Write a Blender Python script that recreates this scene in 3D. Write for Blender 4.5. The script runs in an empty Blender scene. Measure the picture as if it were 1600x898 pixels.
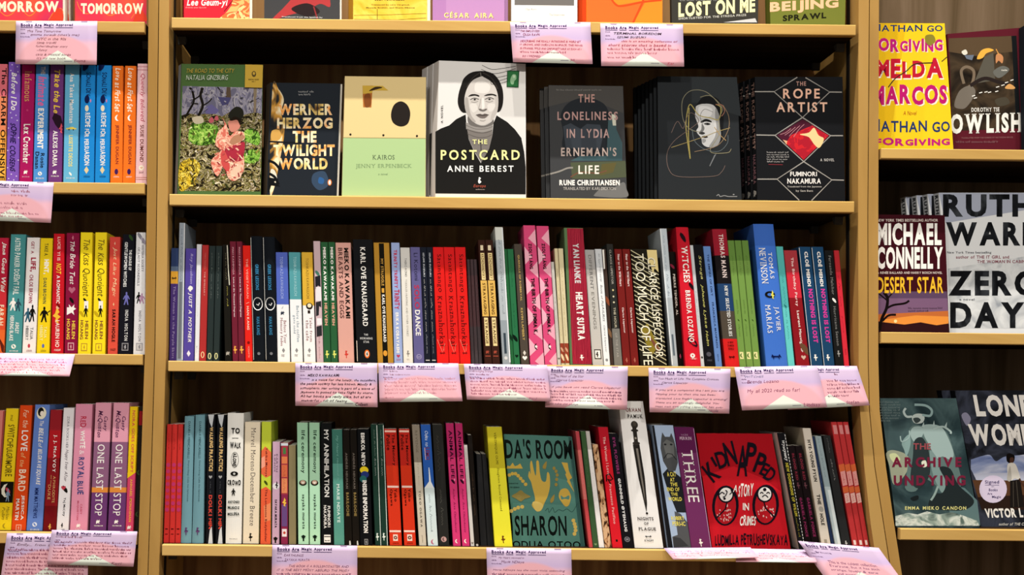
import bpy, math, random
from mathutils import Vector, Matrix
from mathutils.geometry import tessellate_polygon

# ------------------------------------------------------------------ camera, light, exposure
IMG_W, IMG_H = 1600, 898
FPX, DIST, CX, CY, CAM_H = 2170.0, 2.3, 640.0, 600.0, 1.30
ROLL = math.radians(0.62)
CR_, SR_ = math.cos(ROLL), math.sin(ROLL)
scene = bpy.context.scene
COL = scene.collection
cam_data = bpy.data.cameras.new('camera')
cam = bpy.data.objects.new('camera', cam_data)
COL.objects.link(cam)
cam_data.sensor_width = 36.0
cam_data.lens = FPX / IMG_W * 36.0
cam_data.shift_x = (IMG_W / 2 - CX) / IMG_W
cam_data.shift_y = (CY - IMG_H / 2) / IMG_W
cam.matrix_world = Matrix(((CR_, -SR_, 0, 0), (0, 0, -1, -DIST), (SR_, CR_, 0, CAM_H), (0, 0, 0, 1)))
scene.camera = cam

world = bpy.data.worlds.new('room_light')
scene.world = world
world.use_nodes = True
wnt = world.node_tree
bgn = wnt.nodes['Background']
# warm room: bright ceiling half, dim floor half
wtc = wnt.nodes.new('ShaderNodeTexCoord')
wsp = wnt.nodes.new('ShaderNodeSeparateXYZ')
wmr = wnt.nodes.new('ShaderNodeMapRange')
wmx = wnt.nodes.new('ShaderNodeMix')
wmx.data_type = 'RGBA'
wnt.links.new(wtc.outputs['Generated'], wsp.inputs[0])
wnt.links.new(wsp.outputs[2], wmr.inputs[0])
wmr.inputs[1].default_value, wmr.inputs[2].default_value = -0.6, 0.25
wnt.links.new(wmr.outputs[0], wmx.inputs[0])
wmx.inputs[6].default_value = (0.10, 0.075, 0.05, 1)
wmx.inputs[7].default_value = (1.0, 0.96, 0.90, 1)
wnt.links.new(wmx.outputs[2], bgn.inputs[0])
bgn.inputs[1].default_value = 0.42

def spot_lamp(x, y, z, tx, ty, tz, power, color, size=0.03, cone=100):
    d = bpy.data.lights.new('track_spot', 'SPOT')
    d.energy = power
    d.color = color
    d.shadow_soft_size = size
    d.spot_size = math.radians(cone)
    d.spot_blend = 0.8
    o = bpy.data.objects.new('track_spot', d)
    COL.objects.link(o)
    o.location = (x, y, z)
    o.rotation_euler = (Vector((tx, ty, tz)) - Vector((x, y, z))).to_track_quat('-Z', 'Y').to_euler()
    return o
WARM = (1.0, 0.95, 0.87)
for lx in (-0.85, 0.0, 0.85):       # ceiling track close to the shelves
    spot_lamp(lx, -0.74, 5.0, lx, -0.02, 1.2, 425, WARM, 0.025, 70)
for lx in (-0.7, 0.3, 1.3):         # second track further into the room
    spot_lamp(lx, -2.5, 2.9, lx * 0.9, 0, 1.1, 88, WARM, 0.03, 80)

vs = scene.view_settings
vs.view_transform = 'Standard'
try:
    vs.look = 'None'
except Exception:
    pass
vs.gamma = 1.0
vs.use_curve_mapping = False
vs.exposure = 0.0

# ------------------------------------------------------------------ photograph pixel -> point at depth y
def P(px, py, y=0.0):
    dx, dy = px - CX, CY - py
    u = dx * CR_ - dy * SR_
    v = dx * SR_ + dy * CR_
    s = (DIST + y) / FPX
    return Vector((u * s, y, CAM_H + v * s))
M_PX = DIST / FPX

# ------------------------------------------------------------------ materials
def lin(c):
    c /= 255.0
    return c / 12.92 if c <= 0.04045 else ((c + 0.055) / 1.055) ** 2.4
ALB = 0.86
def hexlin(h):
    h = h.lstrip('#')
    return tuple(lin(int(h[i:i + 2], 16)) * ALB for i in (0, 2, 4)) + (1.0,)
_m = {}
def mat(h, rough=0.5):
    k = (h, rough)
    if k not in _m:
        m = bpy.data.materials.new('print_' + h)
        m.use_nodes = True
        b = m.node_tree.nodes['Principled BSDF']
        b.inputs['Base Color'].default_value = hexlin(h)
        b.inputs['Roughness'].default_value = rough
        b.inputs['Specular IOR Level'].default_value = 0.02
        _m[k] = m
    return _m[k]
def pattern(name, hexes, scale=(30, 30, 30), detail=4, kind='noise', const=False, rough=0.45, distort=0.6, spread=(0.3, 0.7)):
    if name in _m:
        return _m[name]
    m = bpy.data.materials.new(name)
    m.use_nodes = True
    nt = m.node_tree
    b = nt.nodes['Principled BSDF']
    b.inputs['Roughness'].default_value = rough
    b.inputs['Specular IOR Level'].default_value = 0.02
    tc = nt.nodes.new('ShaderNodeTexCoord')
    mp = nt.nodes.new('ShaderNodeMapping')
    mp.inputs['Scale'].default_value = scale
    nt.links.new(tc.outputs['Object'], mp.inputs[0])
    if kind == 'noise':
        t = nt.nodes.new('ShaderNodeTexNoise')
        t.inputs['Scale'].default_value = 1
        t.inputs['Detail'].default_value = detail
        t.inputs['Distortion'].default_value = distort
        out = t.outputs[0]
    elif kind == 'wave':
        t = nt.nodes.new('ShaderNodeTexWave')
        t.inputs['Scale'].default_value = 1
        t.inputs['Distortion'].default_value = distort * 6
        t.inputs['Detail'].default_value = detail
        out = t.outputs[1]
    else:
        t = nt.nodes.new('ShaderNodeTexVoronoi')
        t.inputs['Scale'].default_value = 1
        sx = nt.nodes.new('ShaderNodeSeparateColor')
        nt.links.new(t.outputs['Color'], sx.inputs[0])
        out = sx.outputs[0]
    nt.links.new(mp.outputs[0], t.inputs['Vector'])
    r = nt.nodes.new('ShaderNodeValToRGB')
    cr = r.color_ramp
    if const:
        cr.interpolation = 'CONSTANT'
    n = len(hexes)
    while len(cr.elements) < n:
        cr.elements.new(0.5)
    for i, h in enumerate(hexes):
        cr.elements[i].position = spread[0] + (spread[1] - spread[0]) * i / max(1, n - 1)
        cr.elements[i].color = hexlin(h)
    nt.links.new(out, r.inputs[0])
    nt.links.new(r.outputs[0], b.inputs['Base Color'])
    _m[name] = m
    return m
def getmat(c):
    return mat(c) if isinstance(c, str) else c

birch = pattern('birch_wood', ['a07a40', 'b48c4e', 'be985a'], (7, 7, 1.2), 5, rough=0.4, distort=1.2)
birch_edge = pattern('birch_edge', ['bd9350', 'd0a862', 'd8b270'], (1.6, 9, 14), 5, rough=0.4, distort=1.0)
inner_wood = pattern('inner_wood', ['7d5a30', '94703f', '9c7a48'], (7, 7, 1.2), 5, rough=0.5)
stain = pattern('stained_back', ['745236', '98714a', 'b08858'], (30, 30, 2.2), 6, rough=0.6, distort=0.8)
stain_r = pattern('stained_back_grey', ['54442f', '6d5a45', '7b6752'], (34, 34, 2.0), 6, rough=0.6, distort=0.8)
shelf_stain_shaded = pattern('shaded_shelf_stain', ['1c130a', '2a1d11', '33241a'], (2.2, 30, 30), 5, rough=0.7)  # dark stain, deepened to paint in the shade under the boards
page_m = pattern('page_edges', ['c9c2b2', 'e9e4d8'], (700, 40, 1), 2, rough=0.8)

# ------------------------------------------------------------------ mesh building
class MB:
    def __init__(self):
        self.v, self.f, self.mi, self.mats = [], [], [], []
        self.uv = None
    def m(self, c):
        mm = getmat(c)
        if mm not in self.mats:
            self.mats.append(mm)
        return self.mats.index(mm)
    def face(self, pts, c):
        i = len(self.v)
        self.v += [tuple(p) for p in pts]
        self.f.append(tuple(range(i, i + len(pts))))
        self.mi.append(self.m(c))
    def tris(self, pts, faces, c):
        i = len(self.v)
        self.v += [tuple(p) for p in pts]
        k = self.m(c)
        for f in faces:
            self.f.append(tuple(i + q for q in f))
            self.mi.append(k)
    def prism(self, a, b, c):
        """closed solid between two equally long rings a (front) and b (back)"""
        n = len(a)
        i = len(self.v)
        self.v += [tuple(p) for p in a] + [tuple(p) for p in b]
        fs = [tuple(i + q for q in range(n)), tuple(i + n + q for q in reversed(range(n)))]
        for q in range(n):
            r = (q + 1) % n
            fs.append((i + q, i + n + q, i + n + r, i + r))
        self.f += fs
        self.mi += [self.m(c)] * len(fs)
    def build(self, name, parent=None, origin=Vector((0, 0, 0)), smooth=False):
        me = bpy.data.meshes.new(name)
        me.from_pydata([(x - origin[0], y - origin[1], z - origin[2]) for x, y, z in self.v], [], self.f)
        for mm in self.mats:
            me.materials.append(mm)
        me.polygons.foreach_set('material_index', self.mi)
        if smooth:
            me.polygons.foreach_set('use_smooth', [True] * len(me.polygons))
        me.update()
        o = bpy.data.objects.new(name, me)
        COL.objects.link(o)
        if parent is not None:
            o.parent = parent
        else:
            o.location = origin
        return o
def fix_normals(o):
    import bmesh
    bm = bmesh.new()
    bm.from_mesh(o.data)
    bmesh.ops.recalc_face_normals(bm, faces=bm.faces)
    bm.to_mesh(o.data)
    bm.free()
def empty(name, loc):
    o = bpy.data.objects.new(name, None)
    o.location = loc
    o.empty_display_size = 0.02
    COL.objects.link(o)
    return o
LABELS = []
def tag(o, label, cat, group=None):
    n = len(label.split())
    if not 4 <= n <= 16:
        print('LABEL LENGTH', n, label)
    LABELS.append(label)
    o['label'] = label
    o['category'] = cat
    if group:
        o['group'] = group
    return o
def boxring(x0, x1, y0, y1, z):
    return [Vector((x0, y0, z)), Vector((x1, y0, z)), Vector((x1, y1, z)), Vector((x0, y1, z))]

# ------------------------------------------------------------------ lettering (built-in font, one cached outline per character)
CHARS = "ABCDEFGHIJKLMNOPQRSTUVWXYZabcdefghijklmnopqrstuvwxyz0123456789.,:;!?'&-#()/\"ÉéÁáÍíØøÑñ~"
WEIGHT = {'r': 0.0, 'b': 0.022, 'h': 0.045}
GLYPH = {}
def load_glyphs():
    tmp = []
    for w, off in WEIGHT.items():
        for ch in CHARS:
            c = bpy.data.curves.new('t', 'FONT')
            c.body = ch
            c.offset = off
            c.resolution_u = 3
            o = bpy.data.objects.new('t', c)
            COL.objects.link(o)
            tmp.append((w, ch, o))
    dg = bpy.context.evaluated_depsgraph_get()
    dg.update()
    for w, ch, o in tmp:
        me = o.evaluated_get(dg).to_mesh()
        vs_ = [(v.co.x, v.co.y) for v in me.vertices]
        fs = [tuple(p.vertices) for p in me.polygons]
        if vs_:
            x0 = min(v[0] for v in vs_)
            vs_ = [(x - x0, y) for x, y in vs_]
        GLYPH[(w, ch)] = (vs_, fs, max((v[0] for v in vs_), default=0.3))
        o.evaluated_get(dg).to_mesh_clear()
    for w, ch, o in tmp:
        c = o.data
        bpy.data.objects.remove(o)
        bpy.data.curves.remove(c)
load_glyphs()
CAP = max(y for x, y in GLYPH[('r', 'H')][0])
def serifs(w, ch):
    k = (w + 's', ch)
    if k in GLYPH:
        return GLYPH[k]
    vs_, fs, wd = GLYPH[(w, ch)]
    vs_, fs = list(vs_), list(fs)
    cnt = {}
    for f in fs:
        for i in range(len(f)):
            a, b = f[i], f[(i + 1) % len(f)]
            cnt[(min(a, b), max(a, b))] = cnt.get((min(a, b), max(a, b)), 0) + 1
    off = WEIGHT[w]
    if ch.isalpha():
        for (a, b), n in cnt.items():
            (xa, ya), (xb, yb) = vs_[a], vs_[b]
            if n == 1 and abs(ya - yb) < 0.004 and 0.03 < abs(xa - xb) < 0.24:
                up = ya > 0.25
                if abs(ya + off) < 0.03 or abs(ya - CAP - off) < 0.04 or abs(ya - 0.5) < 0.06:
                    xl, xr = min(xa, xb) - 0.07, max(xa, xb) + 0.07
                    y2 = ya - 0.04 if up else ya + 0.04
                    i = len(vs_)
                    vs_ += [(xl, ya), (xr, ya), (xr, y2), (xl, y2)]
                    fs.append((i, i + 1, i + 2, i + 3))
    x0 = min(v[0] for v in vs_)
    vs_ = [(x - x0, y) for x, y in vs_]
    GLYPH[k] = (vs_, fs, max(v[0] for v in vs_))
    return GLYPH[k]
def layout(text, style):
    if 'x' in style:
        return scrawl_layout(text)
    w = 'h' if 'h' in style else 'b' if 'b' in style else 'r'
    rnd = random.Random(text)
    gap = 0.22 if 'w' in style else 0.09
    x = 0
    out = []
    X0 = Y0 = 1e9
    X1 = Y1 = -1e9
    for ch in text:
        if ch == ' ':
            x += 0.34 if 'w' not in style else 0.55
            continue
        if (w, ch) not in GLYPH:
            ch = '-'
        vs_, fs, wd = serifs(w, ch) if 's' in style else GLYPH[(w, ch)]
        jy = rnd.uniform(-0.05, 0.05) if 'j' in style else 0
        sc = rnd.uniform(0.88, 1.12) if 'j' in style else 1
        sh = 0.25 if 'i' in style else 0
        pts = [(x + vx * sc + sh * vy, vy * sc + jy) for vx, vy in vs_]
        out.append((pts, fs))
        for a, b in pts:
            X0 = min(X0, a); X1 = max(X1, a); Y0 = min(Y0, b); Y1 = max(Y1, b)
        x += wd * sc + gap
    return out, (X0, Y0, X1, Y1)
def scrawl_layout(text):
    """lettering too small to read in the photograph: wavy word strokes"""
    rnd = random.Random(text)
    out = []
    x = 0.0
    for wd in text.split():
        n = len(wd) * 2
        pts = []
        for j in range(n + 1):
            hi = 0.98 if rnd.random() < .22 else 0.52
            pts.append((x, (hi if j % 2 else 0.02) + rnd.uniform(-.06, .1)))
            x += rnd.choice((.12, .22, .4))
        for q in ribbon(pts, 0.1):
            out.append((list(q), [(0, 1, 2, 3)]))
        x += 0.45
    xs = [p[0] for o in out for p in o[0]]
    ys = [p[1] for o in out for p in o[0]]
    return out, (min(xs), min(ys), max(xs), max(ys))
def add_text(mb, text, style, col, fn):
    """fn(s, t): s 0..1 along the line, t 0..1 up -> 3D point"""
    out, (X0, Y0, X1, Y1) = layout(text, style)
    if not out:
        return
    w, h = max(1e-6, X1 - X0), max(1e-6, Y1 - Y0)
    for pts, fs in out:
        mb.tris([fn((x - X0) / w, (y - Y0) / h) for x, y in pts], fs, col)

def catmull(pts, n=5, closed=True):
    out = []
    k = len(pts)
    rng = range(k) if closed else range(k - 1)
    for i in rng:
        if closed:
            p0, p1, p2, p3 = pts[i - 1], pts[i], pts[(i + 1) % k], pts[(i + 2) % k]
        else:
            p0, p1, p2, p3 = pts[max(0, i - 1)], pts[i], pts[i + 1], pts[min(k - 1, i + 2)]
        for j in range(n):
            t = j / n
            out.append(tuple(0.5 * ((2 * p1[d]) + (-p0[d] + p2[d]) * t + (2 * p0[d] - 5 * p1[d] + 4 * p2[d] - p3[d]) * t * t
                                    + (-p0[d] + 3 * p1[d] - 3 * p2[d] + p3[d]) * t ** 3) for d in (0, 1)))
    if not closed:
        out.append(tuple(pts[-1]))
    return out
def ribbon(pts, w):
    """2D polyline -> list of quads"""
    L, R = [], []
    n = len(pts)
    for i in range(n):
        a, b = pts[max(0, i - 1)], pts[min(n - 1, i + 1)]
        dx, dy = b[0] - a[0], b[1] - a[1]
        l = math.hypot(dx, dy) or 1
        nx, ny = -dy / l * w / 2, dx / l * w / 2
        L.append((pts[i][0] + nx, pts[i][1] + ny))
        R.append((pts[i][0] - nx, pts[i][1] - ny))
    return [(L[i], L[i + 1], R[i + 1], R[i]) for i in range(n - 1)]
def ell(cx, cy, rx, ry, n=20, rot=0):
    c, s = math.cos(rot), math.sin(rot)
    r = []
    for i in range(n):
        a = 2 * math.pi * i / n
        x, y = rx * math.cos(a), ry * math.sin(a)
        r.append((cx + x * c - y * s, cy + x * s + y * c))
    return r
def add_poly(mb, pts, col, fn):
    t = tessellate_polygon([[Vector((x, y, 0)) for x, y in pts]])
    mb.tris([fn(x, y) for x, y in pts], t, col)
def add_line(mb, pts, w, col, fn):
    for q in ribbon(pts, w):
        mb.face([fn(x, y) for x, y in q], col)

# emblem outlines in a unit square, y down
MARK = {
 'bird': [(-.15, -1), (.35, -.8), (.1, -.55), (.15, -.2), (.6, -.1), (.35, .25), (.1, .3), (.15, 1), (-.1, 1), (-.1, .35), (-.5, .1), (-.2, -.2), (-.25, -.6)],
 'flame': [(0, -1), (.35, -.35), (.1, -.1), (.5, .2), (.15, .5), (.25, 1), (-.2, .8), (-.1, .35), (-.5, .1), (-.2, -.2)],
 'house': [(-.8, 1), (-.8, -.2), (-.4, -.2), (-.5, -.7), (0, -.2), (.5, -.7), (.4, -.2), (.8, 0), (.3, .3), (.5, 1), (0, .6)],
 'man': [(-.15, -1), (.15, -1), (.2, -.7), (.1, -.6), (.45, -.4), (.75, .1), (.6, .15), (.3, -.15), (.3, .2), (.5, 1), (.25, 1), (0, .35), (-.3, 1), (-.55, 1), (-.3, .2), (-.3, -.15), (-.6, .2), (-.75, .1), (-.45, -.4), (-.1, -.6), (-.2, -.7)],
 'tree': [(0, -1), (.8, -.5), (.4, -.2), (.7, 0), (.25, .1), (.25, 1), (-.25, 1), (-.25, .1), (-.7, 0), (-.4, -.2), (-.8, -.5)],
 'diamond': [(0, -1), (.6, 0), (0, 1), (-.6, 0)],
 'box': [(-.8, -1), (.8, -1), (.8, 1), (-.8, 1)],
 'bar': [(-1, -.3), (1, -.3), (1, .3), (-1, .3)],
 'moon': [(.3, -1), (-.3, -.8), (-.7, -.2), (-.6, .5), (-.1, .95), (.5, .9), (.1, .6), (-.15, .1), (-.05, -.5)],
 'heart': [(0, .9), (-.9, -.1), (-.8, -.7), (-.35, -.8), (0, -.4), (.35, -.8), (.8, -.7), (.9, -.1)],
 'leaf': [(-.6, -1), (0, -.7), (.5, -.1), (.7, .6), (.5, 1), (0, .7), (-.5, .1), (-.8, -.5)],
 'cat': [(-1, .3), (-.8, -.5), (-.5, -.1), (.4, -.1), (.6, -.6), (.8, -.1), (1, .3), (.5, .2), (.6, .9), (.3, .3), (-.4, .3), (-.6, .9), (-.7, .3)],
 'car': [(-1, .5), (-1, 0), (-.5, -.1), (-.2, -.5), (.4, -.5), (.6, -.1), (1, 0), (1, .5)],
 'dot': ell(0, 0, .9, .9, 14), 'oval': ell(0, 0, .6, 1, 16), 'wide': ell(0, 0, 1, .65, 16),
}

# ------------------------------------------------------------------ the setting: floor and the three bookcase bays
SHELF_D = 0.25
wb = MB()
wb.prism(boxring(-2.2, 2.8, 0.29, 0.42, 0.001), boxring(-2.2, 2.8, 0.29, 0.42, 3.7), 'b8a68c')
o = wb.build('wall_back'); fix_normals(o); o['kind'] = 'structure'
fl = MB()
fl.prism([Vector((-2.2, -2.6, -0.05)), Vector((2.8, -2.6, -0.05)), Vector((2.8, 0.28, -0.05)), Vector((-2.2, 0.28, -0.05))],
         [Vector((-2.2, -2.6, 0)), Vector((2.8, -2.6, 0)), Vector((2.8, 0.28, 0)), Vector((-2.2, 0.28, 0))],
         pattern('floor_boards', ['5c4630', '7a5f42'], (3, 30, 1), 4))
o = fl.build('floor'); fix_normals(o); o['kind'] = 'structure'

# posts of the bookcases: (photo y, left edge, seam, right edge)
POST_L = [(-260, 236, 252, 269), (0, 231.5, 248, 265), (300, 229, 245, 263), (540, 226, 242, 260.5), (700, 220.5, 237.5, 255), (898, 214, 231, 249), (1000, 211, 228, 246)]
POST_R = [(-260, 1342, 1359.5, 1375), (0, 1341, 1358.5, 1374), (330, 1340, 1356, 1373), (560, 1341, 1356.5, 1373), (640, 1343, 1358.5, 1375), (730, 1350, 1367, 1385), (820, 1360, 1381, 1398), (898, 1372, 1393, 1410), (1000, 1384, 1405, 1422)]
POST_LL = [(-260, -420, -402, -385), (1000, -420, -402, -385)]
POST_RR = [(-260, 1960, 1977, 1995), (1000, 1985, 2002, 2020)]
def side_panel(post, a, b, parent, origin):
    mb = MB()
    g = 0.0007
    rings = []
    lv = list(post) + [None]
    for r in lv:
        if r is None:
            z = 0.001
            x0, x1 = rings[-1][0].x, rings[-1][1].x
        else:
            pa, pb = P(r[a], r[0]), P(r[b], r[0])
            z = (pa.z + pb.z) / 2
            x0, x1 = pa.x, pb.x
            x0, x1 = x0 + g, x1 - g
            if r is not None and rings and False:
                pass
        rings.append(boxring(x0, x1, 0.0, SHELF_D, z))
    n = len(rings)
    for i, r in enumerate(rings):
        mb.v += [tuple(p) for p in r]
    for i in range(n - 1):
        for q in range(4):
            r = (q + 1) % 4
            mb.f.append((i * 4 + q, (i + 1) * 4 + q, (i + 1) * 4 + r, i * 4 + r))
            mb.mi.append(mb.m(birch))
    mb.f.append((0, 1, 2, 3)); mb.mi.append(0)
    k = (n - 1) * 4
    mb.f.append((k + 3, k + 2, k + 1, k)); mb.mi.append(0)
    o = mb.build('side_panel', parent, origin)
    fix_normals(o)
    return o
def back_panel(lp, ls, rp, rs, m, parent, origin):
    """stained sheet closing the bay, cut along the seams of its side panels"""
    def at(post, c, z):
        pr = sorted((P(r[c], r[0]).z, P(r[c], r[0]).x) for r in post)
        if z <= pr[0][0]:
            return pr[0][1]
        for (z0, x0), (z1, x1) in zip(pr, pr[1:]):
            if z <= z1:
                return x0 + (x1 - x0) * (z - z0) / (z1 - z0)
        return pr[-1][1]
    zs = sorted({0.002} | {round(P(800, r[0]).z, 4) for r in list(lp) + list(rp)})
    mb = MB()
    g = 0.0016
    rings = [boxring(at(lp, ls, z) + g, at(rp, rs, z) - g, SHELF_D + .0002, SHELF_D + 0.012, z) for z in zs]
    for a, b in zip(rings, rings[1:]):
        mb.prism(a, b, m)
    o = mb.build('back_panel', parent, origin)
    fix_normals(o)
def standards(side, post, col, parent, origin):
    """dark metal strip with slots on the inner face of a panel, for the shelf clips"""
    mb = MB()
    sgn = 1 if side > 0 else -1
    for i in range(len(post) - 1):
        ra, rb = post[i], post[i + 1]
        xa, xb = P(ra[col], ra[0]), P(rb[col], rb[0])
        x0, x1 = xa.x, xb.x
        mb.prism([Vector((x0 + sgn * -.001, .045, xa.z)), Vector((x0 + sgn * .0008, .045, xa.z)), Vector((x0 + sgn * .0008, .06, xa.z)), Vector((x0 + sgn * -.001, .06, xa.z))],
                 [Vector((x1 + sgn * -.001, .045, xb.z)), Vector((x1 + sgn * .0008, .045, xb.z)), Vector((x1 + sgn * .0008, .06, xb.z)), Vector((x1 + sgn * -.001, .06, xb.z))], '2a2622')
    o = mb.build('shelf_standard', parent, origin)
    fix_normals(o)
def bookcase(label, lp, lc, rp, rc, px_back, m):
    x0 = P(lp[1][lc[0]], lp[1][0]).x
    x1 = P(rp[1][rc[1]], rp[1][0]).x
    org = Vector(((x0 + x1) / 2, 0, 0))
    t = empty('bookcase', org)
    tag(t, label, 'bookcase', 'bookcase bays along the wall')
    side_panel(lp, lc[0], lc[1], t, org)
    side_panel(rp, rc[0], rc[1], t, org)
    back_panel(lp, lc[0], rp, rc[1], m, t, org)
    standards(1, lp, lc[1], t, org)
    standards(-1, rp, rc[0], t, org)
    return t
bookcase('birch bookcase bay at the left with upright spines and dark back', POST_LL, (2, 3), POST_L, (1, 2), (-420, 262), stain)
bookcase('wide birch bookcase bay in the middle with dark stained back', POST_L, (2, 3), POST_R, (1, 2), (233, 1388), stain)
bookcase('birch bookcase bay at the right holding only face-out books', POST_R, (2, 3), POST_RR, (1, 2), (1362, 2010), stain_r)

# shelf boards: name -> (x0, y0, x1, y1, thickness px) along the top front edge
BOARD = {
 'L0': (-384, 30, 227.5, 34.5, 17), 'L1': (-384, 282, 227.5, 286, 17), 'L2': (-384, 550, 224.5, 553, 16.5), 'L3': (-384, 829, 215, 832, 18),
 'C0': (268, 30, 1337, 38, 16.5), 'C1': (264.5, 303, 1334.5, 315.5, 17.5), 'C2': (262.5, 563, 1340, 575.5, 16.5), 'C3': (253, 850.5, 1358, 861.5, 17.5),
 'R0': (1374.5, 232.5, 1960, 237, 16), 'R1': (1374.5, 520.5, 1970, 517, 17.5), 'R2': (1404.5, 826, 1980, 827, 17.5),
}
ROWNAME = {'L0': 'top left shelf', 'L1': 'upper left shelf', 'L2': 'middle left shelf', 'L3': 'lower left shelf',
           'C0': 'top centre shelf', 'C1': 'face-out centre shelf', 'C2': 'third centre shelf', 'C3': 'bottom centre shelf',
           'R0': 'upper right shelf', 'R1': 'middle right shelf', 'R2': 'lower right shelf'}
BLABEL = {'L0': 'topmost birch shelf board of the left bay under two red books', 'L1': 'birch shelf board under the pastel row of spines, left bay',
          'L2': 'birch shelf board under the yellow twin spines, left bay', 'L3': 'lowest birch shelf board of the left bay, behind two pink cards',
          'C0': 'topmost birch shelf board of the middle bay, two pink cards hanging from it', 'C1': 'birch shelf board carrying the woman portrait book, no cards on it',
          'C2': 'birch shelf board behind the row of seven pink cards', 'C3': 'lowest birch shelf board of the middle bay under the red owl-like cover',
          'R0': 'birch shelf board under the yellow cover in the right bay', 'R1': 'birch shelf board under the white block-letter cover, right bay',
          'R2': 'lowest birch shelf board of the right bay under the grey-green cover'}
ZTOP = {}
BFRONT = -0.004
def shelf_board(k):
    x0, y0, x1, y1, th = BOARD[k]
    a, b = P(x0, y0), P(x1, y1)
    z = (a.z + b.z) / 2
    if k[0] == 'L':
        z = P(110, (y1 - y0) * (110 - x0) / (x1 - x0) + y0).z
    if k[0] == 'R':
        z = P(1490, (y1 - y0) * (1490 - x0) / (x1 - x0) + y0).z
    ZTOP[k] = z
    t = th * M_PX
    xa, xb = a.x + 0.0012, b.x - 0.0012
    org = Vector(((xa + xb) / 2, 0, z - t))
    root = empty('shelf_board', org)
    tag(root, BLABEL[k], 'shelf', 'birch shelf boards')
    c = 0.0012
    yb = SHELF_D - 0.002
    ym = 0.010
    mb = MB()
    mb.prism(boxring(xa, xb, ym + .0001, yb, z - t), boxring(xa, xb, ym + .0001, yb, z), shelf_stain_shaded)
    o = mb.build('board', root, org)
    fix_normals(o)
    mb = MB()
    prof = [(BFRONT + c, z), (BFRONT, z - c), (BFRONT, z - t + c), (BFRONT + c, z - t), (ym, z - t), (ym, z)]
    mb.prism([Vector((xa, y, zz)) for y, zz in prof], [Vector((xb, y, zz)) for y, zz in prof], birch_edge)
    o = mb.build('front_edging', root, org)
    fix_normals(o)
    o['label'] = 'light birch front edge'
    for sx, xx in ((1, xa), (-1, xb)):
        for yy in (0.06, 0.2):
            cb = MB()
            pr = [(yy - .009, z - t - .0003), (yy + .009, z - t - .0003), (yy + .007, z - t - .004), (yy - .002, z - t - .013), (yy - .006, z - t - .013)]
            cb.prism([Vector((xx + sx * .0005, y, zz)) for y, zz in pr], [Vector((xx + sx * .014, y, zz)) for y, zz in pr], '4a4640')
            o = cb.build('shelf_clip', root, org)
            fix_normals(o)
for k in BOARD:
    shelf_board(k)

# ------------------------------------------------------------------ books standing spine-out
def post_x(post, c):
    pr = sorted((P(r[c], r[0]).z, P(r[c], r[0]).x) for r in post)
    def f(z):
        if z <= pr[0][0]:
            return pr[0][1]
        for (z0, x0), (z1, x1) in zip(pr, pr[1:]):
            if z <= z1:
                return x0 + (x1 - x0) * (z - z0) / (z1 - z0)
        return pr[-1][1]
    return f
def post_limits(row):
    a, b = {'L': ((POST_LL, 3), (POST_L, 1)), 'C': ((POST_L, 3), (POST_R, 1)), 'R': ((POST_R, 3), (POST_RR, 1))}[row[0]]
    fa, fb = post_x(*a), post_x(*b)
    return (lambda z: fa(z) + .0012), (lambda z: fb(z) - .0012)

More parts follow.
